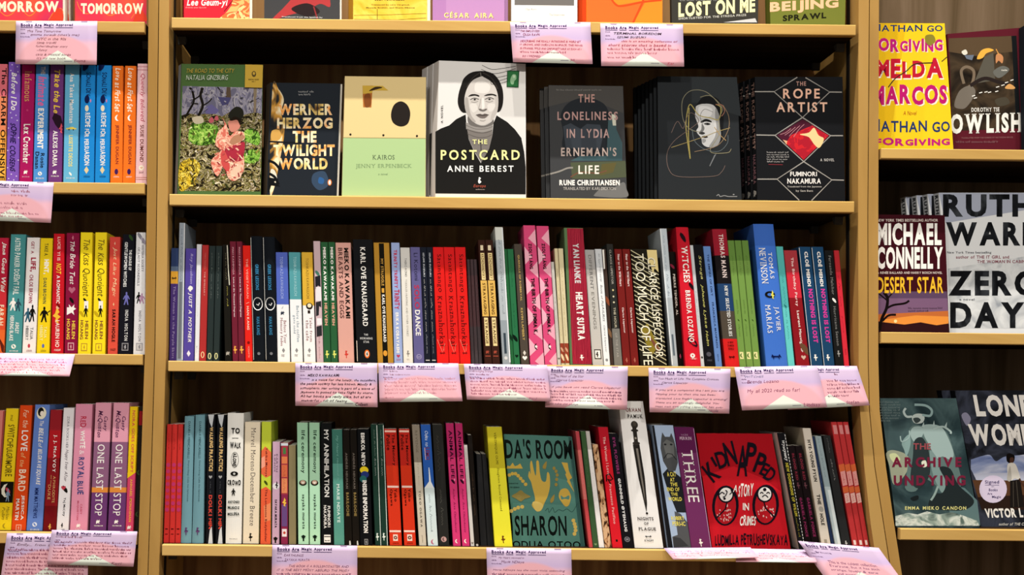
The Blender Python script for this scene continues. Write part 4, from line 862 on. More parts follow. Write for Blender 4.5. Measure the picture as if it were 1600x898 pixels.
sp('C3', '760.5 783.8 666.6 773 801', 'c6ba2c', 'big acid-yellow book with black serif lettering', [('A', 'VÉRONIQUE OLMI', 's', '1f1c08', 675, 725, .42, .62), ('T', 'Daughters Beyond Command', 's', '1f1c08', 731, 798, .44, .6), ('M', 'bird', '6a3c18', 842, 6, .5, 6)], bands=[(731, 'ece63a')])  # olive-yellow top is painted shade, acid yellow is the cover itself
FACE_AFTER = 'teal hand'
sp('C3', '899 904.8 673.5 920.5 926.4', 'b84850', 'narrow rose-red book right of the green hand cover', [('T', 'A summer by the coast', 'x', 'e8a8a4', 702, 780, .36, .68)], bands=[(703, 'd8706c'), (780, 'c84c50')])
sp('C3', '907 914.5 673.5 926.8 935.5', '3c5a38', 'narrow leaf-green book between rose and white', [('T', 'Tales of the garden', 'x', '7a9470', 700, 760, .4, .65), ('M', 'heart', '80a070', 850, 2)])
sp('C3', '915 921.3 673.5 936 944.5', 'c0bcb6', 'narrow white book in a leaning run of thin spines', [('T', 'songs of the year', 'x', 'a09c98', 712, 760, .4, .6)], bands=[(702, 'f0ecea')])
tan_pattern = pattern('tan_blotches', ['402a1c', 'b08058', 'c49870', 'd8b088'], (160, 60, 70), 2, spread=(.36, .5), const=True)
sp('C3', '926 934 694 945.2 955.7', tan_pattern, 'short tan and brown mottled book left of the red one', [('T', 'TROPICO', 'x', '3a2414', 785, 820, .3, .7)])
sp('C3', '934.5 949.6 667 957 973', 'b81c2c', 'red book with pale lettering and a black squiggle', [('T', 'The Woman I Love', 'b', 'f0b8b4', 682, 742, .36, .62), ('L', K, 2, [(.2, 752), (.25, 742), (.6, 740), (.85, 748), (.6, 750), (.35, 748), (.6, 756)]), ('A', 'Francesco Pacifico', 'b', 'f0b0ac', 756, 818, .4, .64), ('M', 'bar', K, 844, 6, .5, 1.4)], bands=[(702, 'd8202c')])
sp('C3', '950.5 965 677 973.5 990', '17161a', 'black book with pink above white capitals', [('T', 'EVIL FLOWERS', 'h', '8a3468', 683, 740, .34, .64), ('A', 'GUNNHILD ØYEHAUG', 'h', 'e4e4e4', 747, 830, .36, .64), ('M', 'dot', '80808a', 842, 4.6), ('M', 'dot', '17161a', 842, 3.4), ('M', 'bar', '80808a', 842, 5, .5, 2)])
sp('C3', '966.5 1004.5 626.5 992 1036.5', 'e4e2de', 'largest white hardback with a black dagger drawing', [('H', 'ORHAN', 'bs', '6a2c28', 637, 643, .25, .86), ('H', 'PAMUK', 'bs', '2a2422', 647, 653, .28, .9),
    ('I', 'dot', '3a3632', 663, 6.5, .52), ('I', 'oval', '4a443c', 661, 4, .53), ('I', 'box', '2c2824', 680, 14, .5, 4), ('I', 'wide', '3a3632', 672, 3.4, .5, 6), ('I', 'wide', '3a3632', 692, 4, .5, 6), ('I', 'dot', '8a847a', 684, 2, .5), ('P', '24211e', [(.36, 694), (.62, 694), (.66, 745), (.62, 785), (.56, 800), (.52, 785), (.42, 745)]), ('P', '7a746c', [(.46, 700), (.54, 700), (.58, 760), (.56, 785), (.5, 745)]), ('I', 'dot', K, 801, 2, .57),
    ('H', 'NIGHTS', 'bs', '3a302c', 807, 812, .2, .78), ('H', 'OF', 'bs', '3a302c', 815, 819, .42, .58), ('H', 'PLAGUE', 'bs', '3a302c', 823, 828, .2, .82), ('M', 'cat', K, 837, 2.6, .52, 5), ('H', 'KNOPF', 'bs', '505050', 842, 845, .36, .68)], hard=1, bands=[(655, 'f2f0ee')])
sp('C3', '1008 1015 672 1037 1041.5', '2a201a', 'dark brown edge of a book left of the grey cat spine', [], rec=.01)  # added dark filler shaped as a book, stands in for a thin shadow
sp('C3', '1018.6 1051.7 664 1043 1080', 'a8bcd8', 'wide sky-blue book picturing a grey stone cat with yellow letters', [('P', '1b1c20', [(0, 664.5), (.1, 664.5), (.22, 855), (0, 855)]), ('P', '23262a', [(.2, 740), (.5, 730), (1, 745), (1, 800), (.6, 800), (.3, 760)]), ('P', '4c4e50', [(.26, 700), (.36, 684), (.44, 675), (.54, 682), (.76, 682), (.86, 676), (.95, 688), (.99, 705), (.97, 722), (.8, 735), (.5, 736), (.3, 720)]), ('P', '686a6a', [(.4, 692), (.6, 686), (.9, 692), (.85, 712), (.5, 716)]), ('I', 'wide', '25262a', 694, 2.2, .5), ('I', 'wide', '25262a', 694, 2.2, .78), ('L', '1e1e20', 1.2, [(.35, 716), (.55, 708), (.75, 709), (.92, 718)]), ('P', '54565a', [(.5, 798), (.75, 802), (1, 815), (1, 855), (.25, 855), (.25, 838), (.5, 835)]), ('P', '3a3c40', [(.3, 838), (.6, 840), (.9, 852), (.25, 855)]),
    ('H', 'A CAT', 'b', 'f0e060', 737, 744, .4, .8), ('H', 'AT', 'b', 'f0e060', 746, 752, .5, .7), ('H', 'THE', 'b', 'f0e060', 753.5, 759, .48, .8), ('H', 'END OF', 'b', 'f0e060', 761, 767, .3, .86), ('H', 'THE', 'b', 'f0e060', 769, 774, .45, .75), ('H', 'WORLD', 'b', 'f0e060', 776, 782, .3, .9), ('H', 'ROBERT', 'b', 'f0e060', 806, 812, .32, .88), ('H', 'PERIŠIC', 'b', 'f0e060', 814, 821, .34, .9)])
sp('C3', '1053 1084 667 1080.5 1112', '5c1f4c', 'wide plum-purple book with big white serif capitals', [('H', 'VALÉRIE', 's', 'b088a8', 677, 680.5, .3, .65), ('H', 'PERRIN', 's', 'e0c8d8', 682, 687, .2, .8), ('T', 'THREE', 's', W, 703, 784, .2, .74), ('M', 'bird', W, 847, 6, .5, 6), ('L', 'c8a0c0', .8, [(.98, 669), (.98, 856)])], bands=[(707, '70305f')])
sp('C3', '1214 1226.5 676 1248.5 1258.3', '17171a', 'black book with a dashed white edge and chartreuse lettering', [('A', 'Wyszynsky', 'bij', 'e4e4e4', 688, 720, .3, .75), ('T', 'NEW DOMINIONS OF WILUM', 'h', 'c0b43c', 723, 806, .34, .74), ('A', 'Gabriela Pot', 'x', 'c0b43c', 808, 838, .34, .7)] + [('I', 'box', 'e4e4e4', y, 1.6, .96, .7) for y in range(680, 852, 5)] + [('M', 'box', 'd0d0d0', 847, 2.6, .5, 2)], side='e2cfca')
for i, g in enumerate(('1231.6 1241.6 696 1259.3 1269.6', '1242.3 1253 696 1270.3 1282')):
    sp('C3', g, '1c1416', 'black book with dim crimson and magenta capitals', [('A', 'BLOOD RED', 'h', '7a2838', 708, 750, .34, .7), ('I', 'bird', '6a4048', 758, 5, .5, 5), ('T', 'GABRIELA PONCE', 'h', '8a2c58', 777, 838, .34, .72)], cp=(i, 2), rec=.004)
sp('C3', '1253.8 1266.7 668.7 1285 1299.7', 'd8cfc2', 'cream book with spaced black capitals and a grey smudge', [('A', 'HYE-YOUNG PYUN', 'h', '1f1b18', 687, 752, .34, .72), ('T', 'THE', 'h', '1f1b18', 772, 788, .34, .72), ('I', 'dot', 'a8a49c', 795, 5, .6, 4), ('T', 'HOLE', 'h', '1f1b18', 802, 820, .34, .72), ('M', 'box', 'a09888', 845, 3, .5, 2.6)], side='cdbfa6')
sp('C3', '1268 1272.4 682 1300.5 1305.4', '2a3a5c', 'narrow dark blue book right of the cream one', [('T', 'the blue', 'x', '6a80a8', 730, 760, .3, .7)], rec=.004)
sp('C3', '1273 1283 681 1306 1316', '98aab0', 'pale grey-blue book with a worn white lower half', [('T', 'THE LENGTH', 'x', '54666c', 684, 712, .35, .65), ('A', 'Cristina Pan', 'x', '54666c', 715, 745, .35, .65), ('P', 'dce6e8', [(.4, 765), (.9, 765), (.9, 858), (.45, 858)])], bands=[(760, 'b8c8cc')])
sp('C3', '1286 1297.7 680 1317 1331', '2a2b2c', 'black book with small silver script between pale blue and red', [('T', 'SNOWSCAPES', 'x', '8a8c8c', 684, 707, .4, .62), ('A', 'Layla Samatar', 'x', 'b8bab8', 717, 750, .4, .66), ('M', 'bird', 'c8cac8', 848, 4, .5, 4)])
for i, g in enumerate(('1298.3 1307.3 659 1333.6 1342.6', '1308 1316.3 659 1343.2 1351.6', '1317 1325.3 659 1352.2 1360.3')):
    sp('C3', g, 'c0383a', 'leaning raspberry-red book with pale and orange patches', [('P', 'd88888', [(.2, 664), (.85, 664), (.85, 678), (.2, 678)]), ('P', 'd8683c', [(0, 726), (1, 724), (1, 735), (0, 737)]), ('P', 'e49c98', [(.1, 737), (.95, 735), (.95, 757), (.1, 759)]), ('P', 'd8683c', [(0, 761), (1, 759), (1, 768), (0, 770)]), ('P', 'eab8b0', [(.1, 771), (.95, 769), (.95, 784), (.1, 786)]), ('T', 'cold', 'x', 'c04040', 740, 755, .3, .7), ('A', 'sea', 'x', 'c04040', 773, 783, .3, .7), ('M', 'box', 'f0dcd8', 847, 3.6, .45, 2.4)], cp=(i, 3))

for s in SPINES:
    build_spine(*s)

# ------------------------------------------------------------------ books displayed face-out
FPART = {'t': 'title', 'a': 'author_name', 's': 'small_print', 'p': 'cover_picture', 'm': 'publisher_mark', 'f': 'portrait'}
NTH = ['second', 'third', 'fourth', 'fifth', 'sixth', 'seventh', 'eighth', 'ninth']
def copy_tree(o, parent=None):
    c = o.copy()
    COL.objects.link(c)
    c.parent = parent
    for ch in list(o.children):
        copy_tree(ch, c)
    return c
def face(row, quad, col, look, ops, th=0.02, yb=0.02, lean=0.02, sx=0.0, spine=None, copies=0, cstep=(-0.002, 0.0), tr=(0, 0, 1), hard=0, pgr=0, stack='', rowname=None, copylook='', clean=None):
    ox, oy, kk = tr
    def T(x, y):
        return ox + x / kk, oy + y / kk
    zb = ZTOP[row] + 0.0004
    (tlx, tly), (trx, try_), (brx, bry), (blx, bly) = quad
    h = P(tlx, tly, yb).z - zb
    m = lean / h
    def on(px, py, e=0.0):
        dx, dy = px - CX, CY - py
        u = (dx * CR_ - dy * SR_) / FPX
        k = (dx * SR_ + dy * CR_) / FPX
        y = (yb - e + m * (CAM_H + k * DIST - zb)) / (1 - m * k)
        return Vector((u * (DIST + y), y, CAM_H + k * (DIST + y)))
    TL, TR = on(tlx, tly), on(trx, try_)
    TLz = TL.z
    BL, BR = on(blx, bly), on(brx, bry)
    tilt = bry - bly
    BL = Vector((BL.x, yb, zb))
    BR = Vector((BR.x, yb, zb))
    def ring(d, il=0, ir=0, it=0, ib=0):
        s = sx * d / th
        o = Vector((s, d, 0))
        return [TL + o + Vector((il, 0, -it)), TR + o + Vector((-ir, 0, -it)), BR + o + Vector((-ir, 0, ib)), BL + o + Vector((il, 0, ib))]
    org = Vector(((BL.x + BR.x) / 2, yb, zb))
    root = empty('book', org)
    rn = rowname or ROWNAME[row]
    tag(root, look, 'book', 'books on the ' + rn)
    t = 0.0024 if hard else 0.0009
    mb = MB()
    sc = spine or col
    mb.prism(ring(0), ring(t), col)
    mb.prism(ring(th - t), ring(th), sc)
    a, b = ring(t + 1e-5), ring(th - t - 1e-5)
    w = Vector((t, 0, 0))
    mb.prism([a[0], a[0] + w, a[3] + w, a[3]], [b[0], b[0] + w, b[3] + w, b[3]], sc)
    o = mb.build('cover', root, org)
    fix_normals(o)
    ins = 0.003 if hard else 0.0006
    pg = MB()
    ra, rb = ring(t + .0002, t + .0002, ins - pgr * M_PX, ins, ins), ring(th - t - .0002, t + .0002, ins - pgr * M_PX, ins, ins)
    pg.prism(ra, rb, page_m)
    o = pg.build('page_block', root, org)
    fix_normals(o)
    parts = {}
    e = 0.00006
    for op in ops:
        e += 0.000012
        k, part = op[0], op[1]
        if k == 'spinetext':
            m_ = parts.setdefault(('spine_title', len(parts)), MB())
            _, _, txt, st, c, y0, y1 = op[:7]
            y0, y1 = T(0, y0)[1], T(0, y1)[1]
            def fs(s, t2):
                y = y0 + (y1 - y0) * s
                f = (y - tly) / (bly - tly)
                q = TL + (BL - TL) * f
                d = th * (0.8 - 0.6 * t2)
                return Vector((q.x + sx * d / th - 0.00008, q.y + d, q.z))
            add_text(m_, txt, st, c, fs)
            continue
        m_ = parts.setdefault((FPART[part], len(parts)) if k in ('text', 'vtext') else FPART[part], MB())
        g = lambda u, v: on(*T(u, v), e)
        if k == 'text':
            _, _, txt, st, c, x0, y0, x1, y1 = op[:9]
            dy = op[9] if len(op) > 9 else 0      # drop of the right end
            dxs = op[10] if len(op) > 10 else 0   # lean of the line (top to bottom)
            add_text(m_, txt, st, c, lambda s, t2: g(x0 + (x1 - x0) * s + dxs * (1 - t2), y1 + (y0 - y1) * t2 + dy * s))
        elif k == 'vtext':                        # reading upwards
            _, _, txt, st, c, x0, y0, x1, y1 = op[:9]
            add_text(m_, txt, st, c, lambda s, t2: g(x1 + (x0 - x1) * t2, y1 + (y0 - y1) * s))
        elif k == 'glyph':
            _, _, txt, st, c, gx, gy, gw, gh, rot = op
            cr2, sr2 = math.cos(math.radians(rot)), math.sin(math.radians(rot))
            def gq(s, t2):
                a_, b_ = (s - .5) * gw, (.5 - t2) * gh
                return g(gx + a_ * cr2 - b_ * sr2, gy + a_ * sr2 + b_ * cr2)
            add_text(m_, txt, st, c, gq)
        elif k == 'poly':
            add_poly(m_, op[3], op[2], g)
        elif k == 'curve':
            add_poly(m_, catmull(op[3], 5), op[2], g)
        elif k == 'ell':
            _, _, c, cx, cy, rx, ry = op[:7]
            add_poly(m_, ell(cx, cy, rx, ry, 24, op[7] if len(op) > 7 else 0), c, g)
        elif k == 'line':
            add_line(m_, op[4], op[3], op[2], g)
        elif k == 'stroke':
            add_line(m_, catmull(op[4], 6, False), op[3], op[2], g)
        elif k == 'scrawl':
            _, _, c, x0, y0, x1, y1 = op[:7]
            for q in scrawl_lines(op[7] if len(op) > 7 else 1, x0, y0, x1, y1):
                add_line(m_, q, abs(y1 - y0) * .16 / (op[7] if len(op) > 7 else 1), c, g)
    for pn, m_ in parts.items():
        if m_.v:
            m_.build(pn if isinstance(pn, str) else pn[0], root, org)
    for i in range(copies):
        c = copy_tree(root)
        dx, lift = cstep
        c.location = org + Vector((dx * (i + 1), (th + 0.0013) * (i + 1), 0))
        c['label'] = copylook.replace('#', 'rearmost' if i == copies - 1 and copies > 1 else NTH[i] + ' from front' if copies > 1 else 'second')
        LABELS.append(c['label'])
        c['group'] = stack or 'books on the ' + rn
    if stack:
        root['group'] = stack
    return root
def scrawl_lines(n, x0, y0, x1, y1):
    """illegible small lettering: n rows of wavy word strokes"""
    rnd = random.Random('%s %s %s' % (n, x0, y0))
    out = []
    rh = (y1 - y0) / n
    for i in range(n):
        y = y0 + rh * (i + .5)
        x = x0
        end = x1 if i < n - 1 else x0 + (x1 - x0) * rnd.uniform(.5, .9)
        while x < end - rh * .4:
            wl = min(end - x, rh * rnd.uniform(1.0, 3.6))
            q = []
            xx = x
            j = 0
            while xx < x + wl:
                up = .48 if rnd.random() < .2 else .22
                q.append((xx, y + rh * (.24 - rnd.uniform(0, .08) if j % 2 else -up + rnd.uniform(-.06, .06))))
                xx += rh * rnd.choice((.1, .16, .28))
                j += 1
            if len(q) < 2:
                q.append((xx, y))
            out.append(q)
            x += wl + rh * .45
    return out

def dabs(seed, n, box, cols, size):
    rnd = random.Random(seed)
    out = []
    for i in range(n):
        x, y = rnd.uniform(box[0], box[2]), rnd.uniform(box[1], box[3])
        a, l, w = rnd.uniform(0, 3.14), rnd.uniform(.5, 1.2) * size, rnd.uniform(.2, .5) * size
        ca, sa = math.cos(a), math.sin(a)
        out.append(('poly', 'p', rnd.choice(cols), [(x + ca * l - sa * q, y + sa * l + ca * q) if k else (x - ca * l - sa * q, y - sa * l + ca * q) for k, q in ((0, -w * .3), (0, w), (1, w * .4), (1, -w))]))
    return out
# -- upper centre: seven displayed titles
foliage = pattern('painted_foliage', ['17140c', '5a4a28', '232a12', 'c8b88c', '3c4a1c', '8a7a3a', '20180e', 'e0d4b8', '4a3a1e'], (85, 85, 110), 3, const=True, distort=1.6, spread=(.36, .64))
greens = pattern('painted_greens', ['2c4a14', '6a9c34', '8ab84c', '4a7420', 'a8c860'], (90, 90, 90), 3, const=True, distort=1.2, spread=(.38, .62))
yellows = pattern('painted_yellows', ['4a3c10', 'd8b830', '8a7420', 'ecd45c', '2a2210'], (90, 90, 90), 3, const=True, distort=1.4, spread=(.36, .62))
skyish = pattern('painted_sky', ['6c6a80', '9a96a4', '85829a', 'a8a4ac', '5c586c'], (70, 70, 34), 3, const=True, distort=1, spread=(.38, .62))
pinks = pattern('painted_pinks', ['c86858', 'e8b098', 'd88874', 'f0ccb0', 'b04a48'], (70, 70, 56), 3, const=True, distort=1.3, spread=(.38, .62))
Z1 = (270, 95, 4.276)
face('C1', [(284, 99.6), (411, 101.5), (407.5, 300.5), (277.5, 300)], '4c6a3a', 'painted woodland cover with a figure in pink under a green header strip',
 [('poly', 'p', foliage, [(66, 168), (598, 180), (586, 872), (38, 868)]), ('poly', 'p', skyish, [(66, 168), (598, 180), (594, 352), (540, 345), (470, 360), (400, 330), (330, 370), (250, 345), (170, 360), (100, 350), (58, 365)]),
  ('poly', 'p', '8a7a64', [(540, 180), (562, 180), (556, 345), (540, 345)]), ('poly', 'p', '5a4a3c', [(360, 175), (385, 176), (390, 250), (365, 300), (350, 280)]), ('poly', 'p', '4c4a74', [(300, 240), (390, 245), (370, 290), (330, 300)]), ('poly', 'p', '6a6496', [(215, 310), (260, 290), (310, 330), (290, 355), (220, 355)]), ('curve', 'p', '24241c', [(390, 330), (430, 305), (470, 330), (465, 385), (400, 395), (370, 370)]),
  ('stroke', 'p', '18140e', 14, [(80, 380), (110, 330), (140, 270), (130, 200), (110, 180)]), ('stroke', 'p', '18140e', 9, [(140, 260), (180, 230), (190, 180)]), ('stroke', 'p', '1c1812', 18, [(170, 370), (200, 300), (185, 230), (200, 180)]), ('stroke', 'p', '1c1812', 8, [(200, 300), (240, 275), (260, 250)]), ('stroke', 'p', '1c1812', 8, [(330, 215), (300, 175)]),
  ('curve', 'p', greens, [(120, 430), (170, 395), (240, 420), (300, 440), (290, 520), (240, 560), (150, 560), (105, 520)]), ('curve', 'p', greens, [(480, 470), (530, 450), (580, 490), (575, 560), (520, 550), (470, 520)]), ('curve', 'p', greens, [(475, 620), (530, 590), (580, 600), (570, 670), (500, 685), (465, 660)]), ('curve', 'p', yellows, [(45, 700), (120, 650), (180, 690), (170, 760), (100, 850), (45, 860)]),
  ('curve', 'p', 'd8ccb0', [(130, 380), (190, 370), (205, 410), (150, 420)]), ('curve', 'p', 'c8606c', [(240, 400), (260, 375), (275, 400), (255, 415)]), ('curve', 'p', 'c8606c', [(278, 385), (295, 365), (306, 388), (292, 400)]),
  *dabs(1, 90, (75, 395, 570, 850), ['17140c', '2a3014', 'cfc09a', '4a5a20', '8a7a3a', '5a4a28', 'e0d4b8', '1c180c'], 17), *dabs(2, 26, (120, 410, 290, 550), ['8ab84c', '4a7420', '2c4a14', 'a8c860'], 15), *dabs(3, 26, (60, 670, 170, 840), ['e0c040', '4a3c10', 'ecd86c', '8a7420'], 15), *dabs(4, 26, (85, 190, 570, 330), ['8a869c', '5c586c', 'a8a4b4', '2a2824'], 13),
  ('curve', 'p', pinks, [(330, 380), (345, 430), (300, 480), (285, 560), (320, 600), (260, 660), (265, 720), (300, 770), (340, 700), (370, 780), (420, 800), (470, 740), (475, 640), (440, 560), (480, 520), (470, 480), (420, 470), (380, 500), (360, 430)]), ('curve', 'p', 'c07c6c', [(370, 410), (400, 385), (440, 390), (450, 440), (420, 470), (385, 470)]), ('curve', 'p', '22180f', [(380, 395), (415, 372), (455, 395), (450, 430), (430, 395), (395, 400)]), ('curve', 'p', 'a02a3c', [(350, 590), (420, 560), (480, 545), (470, 640), (450, 670), (400, 670), (360, 640)]), ('curve', 'p', 'c04a48', [(320, 620), (345, 600), (380, 690), (370, 740), (330, 700)]), ('curve', 'p', 'a8785c', [(380, 540), (410, 500), (460, 490), (480, 510), (450, 540), (400, 560)]), ('curve', 'p', 'e0b8a0', [(385, 740), (430, 700), (470, 700), (450, 780), (400, 790)]),
  *dabs(5, 46, (290, 480, 470, 780), ['c86858', 'e8b098', 'd88874', 'f0ccb0', 'b04a48', '8a2c34'], 15),
  ('poly', 'p', 'c8a440', [(484, 24), (602, 27), (598, 180), (481, 177)]), ('ell', 'm', '5a4a28', 542, 88, 15, 20), ('ell', 'm', 'c8a440', 542, 84, 8, 10), ('text', 's', 'MONTHLY READS', 'h', '3a3014', 505, 120, 575, 130), ('text', 's', 'NO. 1', 'h', '3a3014', 528, 135, 552, 143),
  ('text', 't', 'THE ROAD TO THE CITY', 'i', 'b89a3c', 92, 52, 412, 80), ('text', 'a', 'NATALIA GINZBURG', 'i', 'c8d0c0', 88, 95, 370, 128)],
 th=.016, yb=.026, lean=.014, sx=-.008, spine='9a9ca0', tr=Z1, hard=1)
burn = pattern('smoky_gold', ['1c1e22', '2a2a2a', 'c8923c', 'f0e4c0', '8a6a34', '24262a'], (38, 38, 24), 3, distort=.6, spread=(.3, .75))
glowp = pattern('gold_letters', ['5a3c1c', 'e8c878', 'f4e8c4', 'e8943c', 'f0d8a0'], (30, 30, 30), 2, distort=.4)
Z2 = (250, 80, 3.455)
face('C1', [(422.5, 129), (532, 130.6), (526, 303), (417.5, 301.5)], '20252c', 'charcoal cover with glowing gold block capitals and a palm silhouette, beside the painted cover',
 [('curve', 'p', burn, [(607, 200), (640, 205), (668, 260), (655, 330), (672, 420), (660, 520), (640, 620), (622, 720), (592, 745)]), ('curve', 'p', 'd8d2c0', [(598, 640), (620, 645), (632, 690), (612, 720), (596, 710)]), ('curve', 'p', 'c89a50', [(604, 430), (640, 425), (655, 455), (640, 480), (602, 478)]), ('curve', 'p', '33455c', [(830, 660), (890, 650), (910, 720), (860, 750), (820, 710)]), ('curve', 'p', '2e5a90', [(860, 680), (885, 690), (880, 715), (855, 710)]),
  ('line', 'p', '16181c', 9, [(586, 487), (680, 492), (760, 494)]), ('stroke', 'p', '101214', 14, [(585, 590), (620, 605), (650, 640)]), ('stroke', 'p', '101214', 14, [(590, 660), (620, 680), (640, 720)]), ('poly', 'p', '101214', [(584, 680), (640, 690), (615, 705), (650, 730), (600, 725), (590, 760), (582, 758)]),
  ('text', 't', 'WERNER', 'h', glowp, 640, 284, 930, 345), ('text', 't', 'HERZOG', 'h', glowp, 632, 358, 932, 418), ('text', 't', 'THE', 'h', glowp, 716, 430, 845, 493), ('text', 't', 'TWILIGHT', 'h', glowp, 612, 503, 943, 566), ('text', 't', 'WORLD', 'h', glowp, 643, 576, 905, 638),
  ('scrawl', 's', 'a8a8a8', 748, 212, 830, 242, 2), ('ell', 'm', 'd87a3c', 916, 708, 11, 17), ('ell', 'm', 'f0ece4', 916, 708, 6, 12)],
 th=.018, yb=.026, lean=.014, sx=-.0085, spine='4a4034', tr=Z2, copies=1, cstep=(-.004, 0), copylook='# copy behind the charcoal gold-lettered cover, only its spine showing', pgr=4, stack='copies of the charcoal gold-lettered cover')
Z3 = (520, 80, 3.453)
face('C1', [(539, 119), (665.7, 120.5), (665, 307), (534.5, 305)], 'dcc48c', 'cream over pale green cover with a black oval and a cut-out eye',
 [('poly', 'p', 'a9c48c', [(57, 467), (501, 471), (499, 782), (49, 777)]), ('line', 'p', '8a7a4c', 3, [(57, 466), (501, 470)]), ('curve', 'p', '241f1c', [(367, 270), (402, 290), (418, 335), (405, 390), (365, 406), (325, 385), (314, 340), (330, 290)]), ('poly', 'p', 'a8642c', [(160, 185), (215, 185), (208, 303), (164, 302)]), ('poly', 'p', 'c8a440', [(160, 185), (270, 187), (300, 212), (215, 212), (212, 225), (163, 230)]), ('curve', 'p', '3a2a18', [(195, 215), (230, 192), (268, 195), (240, 205)]), ('curve', 'p', '7a4420', [(170, 240), (200, 230), (205, 290), (175, 300)]),
  ('ell', 'p', '241f1c', 95, 449, 6, 6), ('ell', 'p', '241f1c', 273, 453, 6, 6), ('ell', 'p', '241f1c', 454, 457, 6, 6),
  ('text', 't', 'KAIROS', 's', '4a5a44', 214, 560, 333, 584), ('text', 'a', 'JENNY ERPENBECK', 's', '7a9468', 124, 608, 426, 635), ('text', 's', 'a novel', 'i', '6a8460', 245, 657, 297, 668)],
 th=.018, yb=.012, lean=.012, sx=-.002, spine='d0b880', tr=Z3, hard=1)
Z4 = (670, 90, 4.0816)
HAIR = [(330, 85), (270, 95), (225, 130), (205, 180), (190, 230), (185, 290), (203, 338), (235, 352), (300, 330), (380, 330), (440, 348), (465, 322), (475, 270), (472, 210), (455, 158), (425, 115), (385, 92)]
FACE_ = [(335, 120), (280, 145), (245, 195), (228, 255), (230, 315), (248, 370), (282, 408), (320, 428), (355, 430), (395, 408), (425, 372), (441, 320), (442, 250), (425, 190), (390, 148), (350, 125)]
COAT = [(42, 472), (80, 450), (130, 432), (175, 392), (235, 362), (240, 420), (255, 520), (290, 600), (332, 672), (380, 590), (405, 500), (412, 420), (432, 368), (500, 410), (550, 458), (590, 512), (608, 600), (618, 700), (618, 872), (42, 866)]
